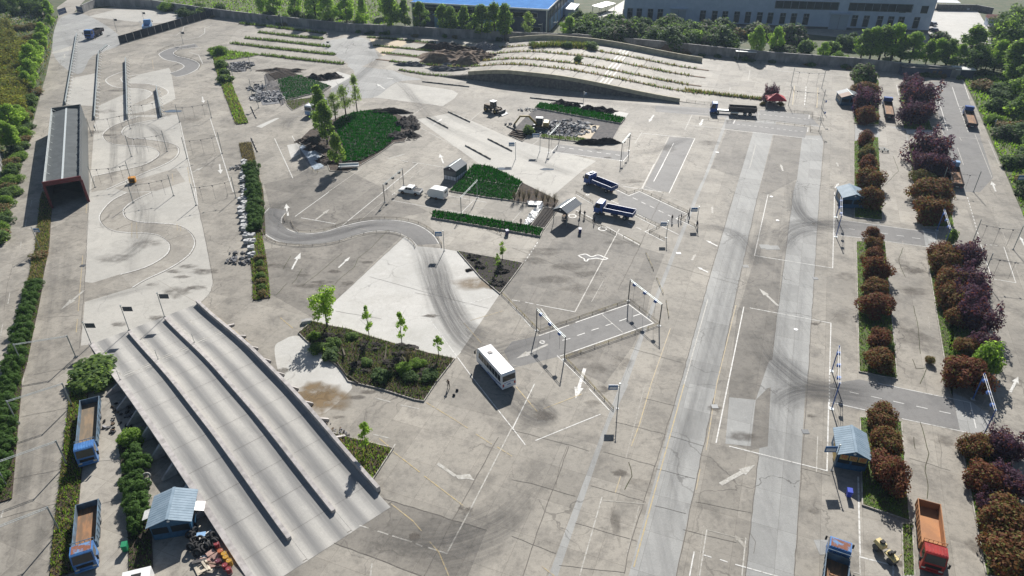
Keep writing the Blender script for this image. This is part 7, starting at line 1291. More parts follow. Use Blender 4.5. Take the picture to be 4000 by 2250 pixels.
# ---------------------------------------------------------------- shrubs and trees
VEG = {}
def blobset(n, R_, H_, seed, top=.6, z0=.0, spread=.62, rb=(.34, .5)):
    rs = random.Random(seed); out = []; e1, e2 = rs.uniform(.75, 1.2), rs.uniform(.75, 1.2)
    for i in range(n):
        a = rs.random() * 6.28; r = math.sqrt(rs.random()) * spread * (1 + .3 * math.sin(2 * a + seed) * e1 + .15 * math.sin(3 * a) * e2); z = z0 + (H_ - z0) * (.22 + .6 * rs.random() * (1 - .55 * r)); q = rs.uniform(*rb); out.append(((R_ * r * math.cos(a), R_ * r * math.sin(a), z), (R_ * q, R_ * q, H_ * q * .72)))
    return out
def veg(kind, v):
    key = (kind, v)
    if key in VEG: return VEG[key]
    sd = hash(kind) % 97 if 0 else sum(map(ord, kind)) + v * 31; rs = random.Random(sd); parts = []
    def trunk(h, r, limbs, top=.75, name='trunk', m='bark'):
        mb = MB(); mb.tube([(0, 0, -.1), (.03 * h * rs.uniform(-1, 1) * .3, .02, h * top * .5), (.02 * h * rs.uniform(-1, 1), 0, h * top)], r, 7, r * .35)
        for i in range(limbs):
            z = h * top * (.35 + .6 * i / max(1, limbs)); a = rs.random() * 6.28; l = h * rs.uniform(.12, .24); mb.tube([(0, 0, z), (l * .5 * math.cos(a), l * .5 * math.sin(a), z + l * .5), (l * math.cos(a), l * math.sin(a), z + l * 1.1)], r * .3, 5, r * .08)
        parts.append((name, mb.mesh(name, m)))
    if kind in ('poplar', 'poplar_light', 'poplar_sparse'):
        trunk(10, .2, 12, .9); bl = []
        for i in range(34):
            t_ = rs.random() ** .85; z = 2.6 + 7.2 * t_; R_ = (2.5 * math.sin(math.pi * min(1, (t_ * .86 + .16))) + .2) * (1.0 if kind != 'poplar_sparse' else .95); a = rs.random() * 6.28; r = R_ * rs.uniform(.25, .75); q = rs.uniform(.6, 1.0); bl.append(((r * math.cos(a), r * math.sin(a), z), (q, q, q * 1.25)))
        n = {'poplar': 3800, 'poplar_light': 3400, 'poplar_sparse': 1800}[kind]; mm = {'poplar': ['leaf_poplar', 'leaf_mid'], 'poplar_light': ['leaf_poplar_light', 'leaf_poplar'], 'poplar_sparse': ['leaf_sparse', 'leaf_poplar_light']}[kind]
        parts.append(('crown', crown('crown', bl, n, .2 if kind != 'poplar_sparse' else .16, mm, [.65, .35], sd, .7)))
    elif kind == 'sapling':
        trunk(10, .14, 10, .88); bl = []
        for i in range(22): t_ = rs.random(); z = 3.4 + 6.3 * t_; R_ = 1.9 * math.sin(math.pi * (t_ * .8 + .2)) + .15; a = rs.random() * 6.28; r = R_ * rs.uniform(.1, .8); q = rs.uniform(.4, .7); bl.append(((r * math.cos(a), r * math.sin(a), z), (q, q, q)))
        parts.append(('crown', crown('crown', bl, 900, .2, ['leaf_poplar_light', 'leaf_poplar'], [.6, .4], sd, .75)))
    elif kind == 'round_tree':
        trunk(8, .2, 12, .75); bl = [((2.2 * rs.uniform(-1, 1) * .75, 2.2 * rs.uniform(-1, 1) * .75, 5.1 + 2.4 * rs.uniform(-1, 1)), (rs.uniform(.7, 1.15),) * 3) for i in range(24)]; parts.append(('crown', crown('crown', bl, 1700, .19, ['leaf_poplar', 'leaf_poplar_light'], [.6, .4], sd, .75)))
    elif kind == 'broad_tree':
        trunk(9, .25, 10, .6); bl = [((3.4 * rs.uniform(-1, 1) * .8, 3.4 * rs.uniform(-1, 1) * .8, 4.6 + 3.6 * rs.uniform(-1, .95)), (rs.uniform(1.1, 1.8),) * 3) for i in range(26)]; parts.append(('crown', crown('crown', bl, 3200, .27, ['leaf_mid', 'leaf_poplar', 'leaf_dark'], [.5, .3, .2], sd, .75)))
    elif kind == 'dark_tree':
        trunk(9, .22, 8, .6); bl = [((3. * rs.uniform(-1, 1) * .8, 3. * rs.uniform(-1, 1) * .8, 4.2 + 3.8 * rs.uniform(-1, .95)), (rs.uniform(1., 1.6),) * 3) for i in range(24)]; parts.append(('crown', crown('crown', bl, 2800, .25, ['leaf_dark', 'leaf_mid'], [.65, .35], sd, .7)))
    elif kind == 'bare_bush':
        mb = MB()
        for i in range(46):
            a = rs.random() * 6.28; l = rs.uniform(.5, 1.05); s = rs.uniform(.25, .9); mb.tube([(0, 0, 0), (l * s * .5 * math.cos(a), l * s * .5 * math.sin(a), l * .8), (l * s * math.cos(a), l * s * math.sin(a), l * 1.5)], .018, 4, .005)
        parts.append(('stem', mb.mesh('stem', 'bark'))); parts.append(('foliage', crown('foliage', blobset(16, 1, 1.6, sd), 420, .055, ['leaf_twig', 'leaf_dry'], [.6, .4], sd, .35)))
    elif kind == 'bamboo':
        P = []; mb = MB(); V = []
        for i in range(70):
            a = rs.random() * 6.28; r = math.sqrt(rs.random()) * .9; x, y = r * math.cos(a), r * math.sin(a); h = rs.uniform(1.6, 2.8); 
            if i % 5 == 0: mb.tube([(x, y, 0), (x + .1, y + .1, h)], .025, 4, .01)
            for k in range(22): z = h * (.3 + .7 * k / 22); V.append((x + rs.gauss(0, .09), y + rs.gauss(0, .09), z))
        V = np.array(V); parts.append(('stem', mb.mesh('stem', 'leaf_dry'))); parts.append(('foliage', leaves('foliage', V, np.tile([0, -.4, .8], (len(V), 1)), .13, ['leaf_bamboo', 'leaf_olive', 'leaf_mid'], [.6, .2, .2], sd, .3)))
    else:
        cfg = dict(red=(['leaf_red', 'leaf_rust', 'leaf_olive'], [.6, .3, .1], 1.45, 6500, .058), rust=(['leaf_rust', 'leaf_olive', 'leaf_red'], [.55, .25, .2], 1.4, 6500, .058), olive=(['leaf_olive', 'leaf_rust', 'leaf_mid'], [.5, .3, .2], 1.4, 6000, .058), plum=(['leaf_plum', 'leaf_red'], [.85, .15], 1.7, 5200, .062), conifer=(['leaf_conifer', 'leaf_dark'], [.75, .25], 1.9, 5500, .06), dark=(['leaf_dark', 'leaf_mid'], [.7, .3], 1.5, 2600, .1), mid=(['leaf_mid', 'leaf_poplar', 'leaf_dark'], [.55, .25, .2], 1.5, 2600, .1), bright=(['leaf_bright', 'leaf_poplar', 'leaf_mid'], [.5, .3, .2], 1.6, 4000, .08), grey=(['leaf_twig', 'leaf_mid', 'leaf_dark'], [.35, .35, .3], 1.5, 2600, .1), brown=(['leaf_dry', 'leaf_rust', 'leaf_mid'], [.5, .25, .25], 1.3, 1600, .1))[kind]
        mm, ww, H_, n, ls = cfg
        bl = blobset(26 if kind != 'conifer' else 34, 1, H_, sd, rb=(.3, .5) if kind != 'conifer' else (.2, .34), spread=.72 if kind != 'conifer' else .8)
        if kind == 'plum': bl += [((.8 * math.cos(k), .8 * math.sin(k), H_ * (.75 + .2 * math.sin(k * 3))), (.2, .2, .4)) for k in range(9)]
        mb = MB()
        for i in range(7): a = rs.random() * 6.28; mb.tube([(.05 * math.cos(a), .05 * math.sin(a), -.02), (.35 * math.cos(a), .35 * math.sin(a), H_ * .7)], .035, 5, .01)
        parts.append(('stem', mb.mesh('stem', 'bark'))); parts.append(('foliage', crown('foliage', bl, n, ls, mm, ww, sd, .65, shell=.55)))
    VEG[key] = parts; return parts
vcount = [0]
def plant(name, kind, loc, sx, sz, label, cat, group=None, nv=5):
    vcount[0] += 1; v = vcount[0] % nv; rs = random.Random(vcount[0] * 17); t = thing(name, label, cat, (loc[0], loc[1], loc[2] if len(loc) > 2 else 0), rs.random() * 6.28, group); t.scale = (sx * rs.uniform(.86, 1.16), sx * rs.uniform(.86, 1.16), sz * rs.uniform(.88, 1.14))
    for n_, me in veg(kind, v): link(n_, me, t)
    return t
def shrub(kind, px, wpx, label, group, hk=1.0, name='shrub', cat='shrub', z=.1):
    p = px[0]; g0 = G(p, 1.); e = G((p[0] + wpx, p[1]), 1.); R_ = (e[0] - g0[0]) / 2; H_ = R_ * 1.4 * hk; loc = G(p, H_ * .5); return plant(name, kind, (loc[0], loc[1], z), R_, R_ * hk, label, cat, group)
SH = 1.5528
ORD = 'first second third fourth fifth sixth seventh'.split()
def shrubs(spec, label, group, hk=1.0, name='shrub', cat='shrub'):
    ks = [q.split(',')[0] for q in spec.split()]; seen = {}; label = dict(label)
    for q in spec.split():
        k, x, y, w = q.split(','); seen[k] = seen.get(k, -1) + 1; base = label.setdefault('_' + k, label[k])
        if ks.count(k) > 1: label[k] = f'{ORD[seen[k]]} {base.split(" shrub ")[0]} shrub from the boundary wall, {base.split(" shrub ")[1]}'
        shrub(k, [(float(x) * SH, float(y) * SH)], float(w) * SH, label[k] if isinstance(label, dict) else label, group, hk, name, cat)
def lbl(where): return dict(red='dark red shrub ' + where, rust='rust orange shrub ' + where, olive='olive shrub ' + where, plum='dark purple shrub ' + where, mid='green shrub ' + where, bright='bright green shrub ' + where, dark='dark green shrub ' + where, brown='brown twiggy shrub ' + where, grey='grey green shrub ' + where)
shrubs('rust,2180,222,58 plum,2177,262,66 red,2178,292,56 mid,2172,205,40', lbl('beside the half rusted booth'), 'shrubs by the half rusted booth'); shrubs('red,2180,352,52 olive,2183,383,50 red,2184,408,52 rust,2190,450,70 rust,2190,500,72', lbl('in the bed behind the middle booth'), 'shrubs behind the middle booth'); shrubs('red,2193,588,48 rust,2198,612,48 red,2200,640,56 red,2204,678,78 rust,2203,722,76 red,2207,768,88 red,2212,852,66 rust,2214,898,80 mid,2240,872,30', lbl('in the bed between the two right bays'), 'shrubs between the right bays'); shrubs('rust,2222,1050,96 rust,2232,1115,100 red,2243,1195,112', lbl('beside the booth with yellow squares'), 'shrubs by the booth with yellow squares')
shrubs('plum,2295,212,50 plum,2315,250,84 plum,2300,285,70 plum,2322,290,50', lbl('right of the short rusty bed truck'), 'plum shrubs by the rusty bed truck'); shrubs('plum,2342,375,96 plum,2330,415,70 plum,2368,420,60 olive,2320,440,50 rust,2345,475,92 red,2365,492,50 rust,2350,525,92', lbl('beside the half hidden truck'), 'shrubs by the half hidden truck'); shrubs('red,2372,632,64 rust,2380,655,90 plum,2432,655,80 rust,2395,700,84 plum,2440,705,84 rust,2402,748,88 plum,2435,755,84 rust,2418,795,70 plum,2455,800,90 rust,2430,870,72 plum,2470,868,60 red,2432,935,110 brown,2340,905,30', lbl('in the long bed above the lower bay'), 'shrubs in the long right bed'); shrubs('rust,2468,1120,90 plum,2530,1118,90 red,2480,1200,110 plum,2545,1215,100 rust,2530,1300,130 plum,2490,1265,60 rust,2550,1395,140', lbl('beside the orange bed truck'), 'shrubs by the orange bed truck')
shrub('bright', D('2492,905'), 80 * SH, 'bright green leafy tree like shrub beside the lower right gantry', None, 1.5, 'small_tree', 'tree'); shrub('mid', D('2395,595'), 26 * SH, 'thin green sapling beside the upper right gantry', None, 2.2, 'sapling', 'tree'); shrub('bright', D('2410,890'), 36 * SH, 'bright green low shrub left of the dark red shrub', None, .8); shrub('dark', D('2200,310'), 1, 'tiny dark shrub at the bed end by the half rusted booth', None) if 0 else None; shrub('grey', D('2180,190'), 60 * SH, 'pale twiggy shrub behind the half rusted booth', None, 1.2); shrub('plum', Q(*R8, '1005,400'), 60, 'dark plum bush behind the red tent', None, 1.2); shrub('olive', Q(*R8, '900,495'), 24, 'low olive shrub left of the red tent', None, .8); shrub('olive', Q(*R8, '1125,500'), 28, 'low olive shrub right of the red tent', None, .9)
# hedges of conifers
for k in range(22):
    P_ = GS(T(0, 1, '265,730 225,870 180,1060 130,1300 80,1449') + T(0, 2, '80,60 40,420 -10,900')); s = resample(P_, length(P_) / 22)
    if k < len(s): plant('conifer_shrub', 'conifer', (*s[k], .1), 1.45, 1.15, 'dense green conifer shrub in the side lane hedge', 'shrub', 'conifers of the side lane hedge')
P_ = GS(T(0, 0, '1905,1290') + T(1, 1, '-25,-80 -10,60 0,200 0,290')); s = resample(P_, 2.6)
for q in s: plant('conifer_shrub', 'conifer', (*q, .1), 1.75, 1.35, 'dark green conifer shrub behind the stacked pale blocks', 'shrub', 'conifers behind the pale blocks')
for q, w, h in (('1000,400', 1.7, 1.3), ('1010,520', 1.3, 1.1), ('1030,610', 1.6, 1.2), ('1000,720', 1.5, 1.2), ('1040,800', 1.4, 1.2), ('1030,880', 1.4, 1.2), ('1050,960', 1.4, 1.2), ('1020,1060', 1.2, 1.1)): plant('conifer_shrub', 'bright' if q == '1000,400' else 'conifer', (*G1(T(0, 2, q), .8), .1), w, h, 'bushy green shrub between the old trucks and the blue booth' if q != '1000,400' else 'bright bushy shrub at the top of the row by the ramp', 'shrub', 'bushes between trucks and booth' if q != '1000,400' else None)
plant('large_bush', 'mid', (*G1(T(0, 1, '672,1360'), .9), 0), 3.9, 1.5, 'very large green bush filling the corner at the top of the ramp', 'bush'); plant('large_bush', 'mid', (*G1(T(0, 1, '700,1430'), .6), 0), 3., 1.2, 'darker green bush spilling beneath the large bush by the ramp', 'bush'); plant('large_bush', 'brown', (*G1(T(0, 1, '300,480'), .4), 0), 2.0, .8, 'dry straw coloured bush on the median below the shed', 'bush')
for q, k, w in (('1670,490', 'mid', 2.2), ('1690,560', 'dark', 2.4), ('1700,600', 'mid', 2.4), ('1660,400', 'bright', 2.6), ('1625,385', 'bright', 2.2)): plant('verge_shrub', k, (*G1(T(0, 0, q), .8), .1), w, w * .7, {'mid': 'green shrub on the verge below the triangular patch', 'dark': 'dark green shrub at the middle of the far verge', 'bright': 'bright green shrub at the tip of the triangular patch'}[k], 'shrub', 'shrubs on the far verge')
for q in ('70,1000', '40,880'): pass
for k in range(7): a = random.Random(k); plant('verge_shrub', 'mid' if k % 2 else 'brown', (*G1(T(1, 1, f'{25 + k * 4},{500 + k * 45}'), .3), .1), .9, .7, 'small weed bush on the verge below the conifer hedge', 'shrub', 'weed bushes on the hedge verge')
for q, s_ in (('600,370', 2.6), ('170,350', 1.8), ('420,365', 2.0), ('500,468', 1.6)): c = G1(T(2, 0, q), 3); u = (Vector(c) - HO).dot(HE); plant('hill_bush', 'mid', (*c, hz(u)), s_, s_ * .7, 'green bush growing through the hill lanes', 'shrub', 'bushes on the hill')
for k in range(0): u = 5 + k * 4.2; p_ = hp(u, HS[2][0] + .5); plant('reed_clump', 'olive', p_, 2.2, 1.1, 'dense dark reed clump on the crest of the hill', 'reeds', 'reed clumps on the hill crest')
# garden weeds bushes, bare shrubs
for q, k, w in (('590,1140', 'mid', 1.2), ('480,1190', 'mid', 1.6), ('560,1240', 'dark', 1.5), ('840,1290', 'mid', 1.1), ('1110,1350', 'bright', 1.5), ('1220,1300', 'bright', 1.2), ('1300,1400', 'dark', 1.4), ('950,1400', 'dark', 1.6), ('440,1090', 'bright', 1.1), ('730,1090', 'mid', 1.1), ('1160,1400', 'dark', 1.3)): plant('weed_bush', k, (*G1(T(1, 1, q), .3), .1), w, w * .55, {'mid': 'green weed bush in the rough garden', 'dark': 'dark weed bush in the rough garden', 'bright': 'bright green weed bush in the rough garden'}[k], 'shrub', 'weed bushes of the garden')
for q in ('1190,455', '1250,512', '1325,482', '1430,470', '1520,522', '1595,522', '1690,532', '1120,492'): plant('bare_shrub', 'bare_bush', (*G1(Q(*R5, q)), .1), 1.0, 1.9, 'leafless upright shrub in the soil beside the crop triangle', 'shrub', 'leafless shrubs by the crop triangle')
for q, h in (('1150,1320', 2.4), ('230,560', 1.5)): plant('bare_shrub', 'bare_bush', (*G1(T(1, 1, q)), .1), .8, h, 'thin leafless shrub in the rough garden' if h > 2 else 'thin leafless shrub', 'shrub') if h > 2 else None
plant('bare_shrub', 'mid', (*G1(Q(*R4, '600,590'), .8), .1), 1.5, 1.6, 'small green bush at the tip of the tilled triangle by the excavator', 'shrub')
# single trees with measured base and top
def tree(kind, base, top, label, wk=1.0, group=None, name='tree', ref=10., nv=4):
    h = px_height(base[0], top[0][1]); return plant(name, kind, (*G1(base), 0), h / ref * wk, h / ref, label, 'tree', group, nv)
tree('round_tree', T(1, 1, '540,1025'), T(1, 1, '505,728'), 'round leafed young tree casting a full shadow at the garden corner', 1.0, ref=8.2); tree('sapling', T(1, 1, '858,1120'), T(1, 1, '832,872'), 'slender sapling in the middle of the garden edge', .8); tree('sapling', T(1, 1, '1105,1185'), T(1, 1, '1080,932'), 'open branched sapling with a pointed top in the garden', .95); tree('sapling', T(1, 1, '1380,1250'), T(1, 1, '1365,1068'), 'compact sapling at the garden end near the coach', .95); tree('sapling', T(1, 1, '1860,515'), T(1, 1, '1858,392'), 'sapling in the dark soil triangle with a taller crown', 1.2); tree('sapling', T(1, 1, '1822,590'), T(1, 1, '1812,455'), 'lower sapling in the dark soil triangle', .9); tree('sapling', T(1, 2, '835,520'), T(1, 2, '815,305'), 'leafy sapling in the weed wedge beside the ramp parapet', 1.2)
for b, tp, k, lb, w in (('605,925', '570,690', 'poplar_sparse', 'thin leafed poplar nearest the far coach', 1.15), ('680,880', '655,632', 'poplar_sparse', 'thin leafed poplar in the middle of the sparse three', 1.15), ('765,850', '745,592', 'poplar_sparse', 'thin leafed poplar standing highest by the wheat field', 1.05), ('505,1010', '465,700', 'poplar', 'dense poplar screening the far coach', 1.0), ('540,1090', '500,770', 'poplar', 'dense poplar between the coach and the wheat field', 1.0), ('625,1272', '565,985', 'poplar', 'dense poplar leaning over the tarpaulin', 1.1)): tree(k, T(1, 0, b), T(1, 0, tp), lb, w)
# poplars along the wall
for s, k, g_ in (('1025,252,-25 1128,228,30 1245,245,20 1415,265,45 1475,272,45 1575,275,55 1705,290,30 1800,295,55 1880,310,65', 'poplar', 'poplars in front of the blue factory'), ('150,150,-60 310,150,-60 455,165,-90 560,200,-70 690,200,-20 815,215,15 60,130,-80 1000,120,-90', 'poplar_light', 'light green poplars beyond the wall')):
    for q in s.split(): x, y, t_ = map(float, q.split(',')); tree(k, T(1, 0, f'{x},{y}'), T(1, 0, f'{x},{t_}'), 'full leafed poplar standing against the boundary wall before the blue factory' if k == 'poplar' else 'light green young poplar on the meadow side of the boundary wall', 1.4, g_)
tree('poplar_sparse', T(2, 0, '120,300'), T(2, 0, '110,95'), 'thin tree with bent crown before the dark factory corner', 1.2); tree('poplar_light', T(2, 0, '425,300'), T(2, 0, '425,135'), 'bright green bushy tree between the factory and the thicket', 1.9); tree('poplar_light', T(2, 0, '1830,430'), T(2, 0, '1900,180'), 'tall bright poplar right of the small block hut', 1.5); tree('poplar_light', T(3, 0, '40,420'), T(3, 0, '40,230'), 'shorter bright poplar beside the tall bright one', 1.7)
rs = random.Random(9)
for x, y, t_, k in ((690, 470, 260, 'poplar'), (760, 470, 240, 'poplar_light'), (830, 470, 215, 'poplar'), (920, 480, 220, 'poplar_light'), (990, 490, 270, 'poplar'), (1060, 500, 255, 'poplar_light'), (1180, 510, 330, 'poplar'), (1250, 520, 310, 'poplar_light'), (1330, 530, 300, 'poplar'), (1420, 520, 345, 'poplar_light'), (1490, 500, 200, 'poplar'), (1700, 540, 320, 'poplar_light'), (400, 470, 335, 'poplar_light'), (880, 420, 215, 'poplar')): tree(k, T(3, 0, f'{x},{y}'), T(3, 0, f'{x},{t_}'), 'dense poplar in the clump behind the right end of the wall' if k == 'poplar' else 'pale green poplar in the clump behind the right end of the wall', 1.7, 'poplars at the right end of the wall' if k == 'poplar' else 'pale poplars at the right end of the wall')
for x, y, t_, k, w in ((1560, 560, 370, 'dark_tree', 1.4), (1640, 520, 330, 'broad_tree', 1.), (1800, 470, 30, 'broad_tree', 1.1), (1900, 560, 60, 'dark_tree', 1.2), (1830, 640, 330, 'poplar', 1.8), (1930, 780, 420, 'poplar', 1.8), (1740, 300, 80, 'dark_tree', 1.3), (1932, 900, 560, 'broad_tree', 1.), (1870, 250, 20, 'broad_tree', 1.2), (1990, 700, 330, 'broad_tree', 1.2)): tree(k, T(3, 0, f'{x},{y}'), T(3, 0, f'{x},{t_}'), {'dark_tree': 'dark green tree at the far right corner', 'broad_tree': 'broad green tree at the far right corner', 'poplar': 'upright poplar leaning over the right verge'}[k], w, {'dark_tree': 'dark trees of the right corner', 'broad_tree': 'broad trees of the right corner', 'poplar': 'poplars over the right verge'}[k], ref=10 if k == 'poplar' else 9)
# evergreen thicket between the wall and the workshop
for i in range(88):
    x = rs.uniform(470, 1720); y = 172 + (x - 470) * .06 + rs.random() * 120; k = ('dark', 'mid', 'grey', 'dark', 'mid')[i % 5] if x < 1350 else ('grey', 'mid', 'grey', 'dark', 'brown')[i % 5]; w = rs.uniform(3.4, 5.4)
    plant('thicket_shrub', k, (*G1(T(2, 0, f'{x},{y}'), 1.5), 0), w, w * rs.uniform(.75, 1.0), {'dark': 'dark evergreen shrub in the thicket before the grey workshop', 'mid': 'mid green shrub in the thicket before the grey workshop', 'grey': 'grey green loose shrub in the thicket before the grey workshop', 'brown': 'brownish bare shrub in the thicket before the grey workshop'}[k], 'shrub', 'thicket before the grey workshop')
for x, y, k, w in ((200, 300, 'grey', 5.5), (120, 400, 'grey', 4), (290, 370, 'mid', 3.5), (480, 360, 'mid', 3.2), (580, 330, 'dark', 4.), (540, 430, 'bright', 2.6), (1850, 250, 'grey', 5), (1600, 420, 'grey', 4.5), (1300, 300, 'grey', 4), (700, 560, 'grey', 4), (640, 300, 'dark', 3)):
    plant('thicket_shrub', k, (*G1(T(3 if x < 1750 else 2, 0, f'{x},{y}'), 1.5), 0), w, w * .85, {'grey': 'loose grey green shrub near the workshop fence', 'mid': 'green shrub near the workshop fence', 'dark': 'dark shrub near the workshop fence', 'bright': 'bright round shrub against the wall'}[k], 'shrub', 'shrubs near the workshop fence')
# right roadside brush
for i in range(34):
    t_ = rs.random(); y = 620 + t_ * 860; x = 1540 + t_ * 330 + 60 + rs.random() * (330 - t_ * 150); k = ('dark', 'brown', 'grey', 'mid', 'dark', 'bright')[i % 6]; w = rs.uniform(2.2, 3.6)
    if x < 2100: plant('roadside_shrub', k, (*G1(T(3, 0, f'{x},{y}'), .8), 0), w, w * .7, {'dark': 'dark shrub in the right roadside brush', 'brown': 'brown dry shrub in the right roadside brush', 'grey': 'grey twiggy shrub in the right roadside brush', 'mid': 'green shrub in the right roadside brush', 'bright': 'bright green shrub in the right roadside brush'}[k], 'shrub', 'brush along the right verge')
# left roadside thicket
for x, y, t_, w in ((385, 130, 5, 1.5), (395, 215, 100, 1.4), (340, 300, 180, 1.5), (345, 375, 240, 1.5), (315, 380, 240, 1.5), (300, 480, 290, 1.5), (275, 560, 360, 1.5), (260, 640, 440, 1.5), (235, 700, 530, 1.6), (170, 940, 790, 1.7), (110, 1000, 800, 1.6), (60, 1130, 920, 1.7), (120, 1130, 960, 1.5), (30, 1000, 880, 1.5)): tree('poplar_light', T(0, 0, f'{x},{y}'), T(0, 0, f'{x},{t_}'), 'bright green poplar sapling in the left roadside row', w * 1.15, 'bright saplings of the left roadside')
for i in range(64):
    y = rs.uniform(200, 900); x = rs.uniform(-30, max(30, 300 - (y - 200) * .27)); plant('bamboo_clump', 'bamboo' if rs.random() < .8 else 'olive', (*G1(T(0, 0, f'{x},{y}'), 1), 0), rs.uniform(2.6, 4), rs.uniform(1.5, 2.2), 'yellow green bamboo like clump in the left thicket', 'bamboo', 'bamboo clumps of the left thicket')
for i in range(20): x = rs.uniform(-10, 330); y = rs.uniform(-10, 90); plant('thicket_tree', 'dark_tree' if i % 3 else 'broad_tree', (*G1(T(0, 0, f'{x},{y}'), 2), 0), rs.uniform(.6, .95), rs.uniform(.55, .85), 'dark tree of the grove beyond the track' if i % 3 else 'green tree of the grove beyond the track', 'tree', 'dark grove beyond the track' if i % 3 else 'green grove beyond the track')
for i in range(26):
    t_ = i / 26; y = 700 + t_ * 1150; e = np.interp(y, [640, 920, 1080, 1430, 1630, 1830], [310, 250, 205, 120, 60, 0]); plant('roadside_shrub', ('brown', 'mid', 'dark', 'bright')[i % 4], (*G1(T(0, 0, f'{e - 25 - rs.random() * 60},{y}'), .5), 0), rs.uniform(1.6, 2.6), rs.uniform(1., 1.7), {'brown': 'dry brown bush at the left kerb', 'mid': 'green bush at the left kerb', 'dark': 'dark bush at the left kerb', 'bright': 'bright bush at the left kerb'}[('brown', 'mid', 'dark', 'bright')[i % 4]], 'shrub', 'bushes along the left kerb')
# meadow and weeds behind the wall
for i in range(26): x = rs.uniform(-700, 900); y = 75 + (x + 700) * .07 + rs.uniform(-60, 20); plant('meadow_shrub', ('mid', 'bright', 'grey', 'dark')[i % 4], (*G1(T(1, 0, f'{x},{y}'), 1), 0), rs.uniform(2, 3.6), rs.uniform(1.4, 3), {'mid': 'green shrub on the meadow behind the wall', 'bright': 'bright shrub on the meadow behind the wall', 'grey': 'grey shrub on the meadow behind the wall', 'dark': 'dark shrub on the meadow behind the wall'}[('mid', 'bright', 'grey', 'dark')[i % 4]], 'shrub', 'shrubs on the meadow')
wp = GS(WALL)
for i in range(46):
    t_ = rs.random() * (len(wp) - 1); k = int(t_); q = Vector(wp[k]).lerp(Vector(wp[k + 1]), t_ - k); plant('wall_weed', ('dark', 'mid', 'brown')[i % 3], (q.x - .5, q.y - rs.uniform(.8, 2.2), 0), rs.uniform(.9, 1.7), rs.uniform(.5, 1.1), {'dark': 'dark weed bush at the foot of the boundary wall', 'mid': 'green weed bush at the foot of the boundary wall', 'brown': 'dry weed bush at the foot of the boundary wall'}[('dark', 'mid', 'brown')[i % 3]], 'shrub', 'weeds along the boundary wall')
# ---------------------------------------------------------------- stacked pale blocks on pallets, rubble, boxes
PB = Q(*RA, '2080,480 2085,525 2080,610 2065,650 2095,695 2060,735 2095,830 2065,850 2095,900 2085,960 2035,1010 2095,1010 2085,1060 2035,1140 2100,1095 2100,1150 2045,1200 2110,1235 2065,1285 2125,1290 2085,1340 2140,1330 2075,1385 2145,1400 2095,1430') + T(0, 1, '1860,330 1900,330 1865,375 1905,375 1895,425 1900,475')
mat('block_pale', (.50, .50, .49), .8, c2=(.36, .36, .36), vscale=2)
for i, p_ in enumerate(PB):
    c = G(p_, .4); t = thing('block_pallet', 'stack of pale grey kerb blocks on a pallet along the conifer hedge', 'pallet', (*c, 0), rs.uniform(-.25, .25), 'pallets of pale blocks'); MB().box(-.62, .62, -.62, .62, 0, .12).build('pallet_base', 'wood', t)
    for a in range(2):
        for b in range(2):
            h = rs.choice((.75, .85, .95)); MB().box(-.6 + a * .61, -.01 + a * .61 - .02, -.6 + b * .61, -.02 + b * .61, .12, h).build('block', 'block_pale', t)
chunks('dark heap of broken kerbs at the end of the stacked blocks', T(0, 1, '1830,520'), 4.2, 1.8, 46, .9, ['slab_dark', 'slab_grey', 'slab_dark', 'gravel'], 31, h=.8); chunks('small scatter of slabs above the broken kerb heap', T(0, 1, '1790,470'), 2, 1, 12, .8, ['slab_grey', 'slab_dark'], 32); chunks('tangle of pale kerb pieces at the head of the block stacks', Q(*RA, '2000,570'), 3, 2.4, 26, .8, ['slab_pale', 'slab_dark'], 33)
chunks('mixed debris lying in the shade under the ramp edge', T(0, 2, '940,230'), 3.5, 4.5, 34, .7, ['slab_grey', 'wood', 'slab_dark', 'rubber'], 34, h=.3, cat='debris', piece='scrap', name='debris_pile')
ox = thing('orange_box', 'orange equipment box at the foot of a sensor frame post', 'box', (*G1(Q(*RA, '507,770')), 0), .2); mat('box_orange', (.50, .22, .03), .5); MB().box(-.7, .7, -.5, .5, .12, 1.2).build('cabinet', 'box_orange', ox); MB().box(-.75, .75, -.55, .55, 1.2, 1.3).build('lid', 'box_orange', ox); MB().box(-.6, .6, -.45, .45, 0, .12).build('plinth', 'dark_steel', ox); MB().box(-.5, .5, -.53, -.501, .3, 1.).build('door', 'plant_brown', ox)
for q, lb in (('870,1140', 'steel trolley frame lying between the hedge beds'),): c = G1(T(3, 0, q)); t = thing('trolley', lb, 'trolley', (*c, 0), .2); [MB().beam((x, -1., .5), (x, 1., .5), .1, .1).build('side_rail', 'steel', t) for x in (-.7, .7)]; [MB().beam((-.7, y, .52), (.7, y, .52), .1, .1).build('cross_bar', 'steel', t) for y in (-.9, 0, .9)]; [wheel(t, x, y, .22, .12) for x in (-.75, .75) for y in (-.7, .7)]
kb = thing('junction_box', 'pale metal box on the ground at the garden corner', 'box', (*G1(T(1, 1, '385,985')), 0), .3); MB().box(-.8, .8, -.35, .35, 0, .5).build('case', 'pale_steel', kb); MB().box(-.85, .85, -.4, .4, .5, .56).build('lid', 'coping', kb)
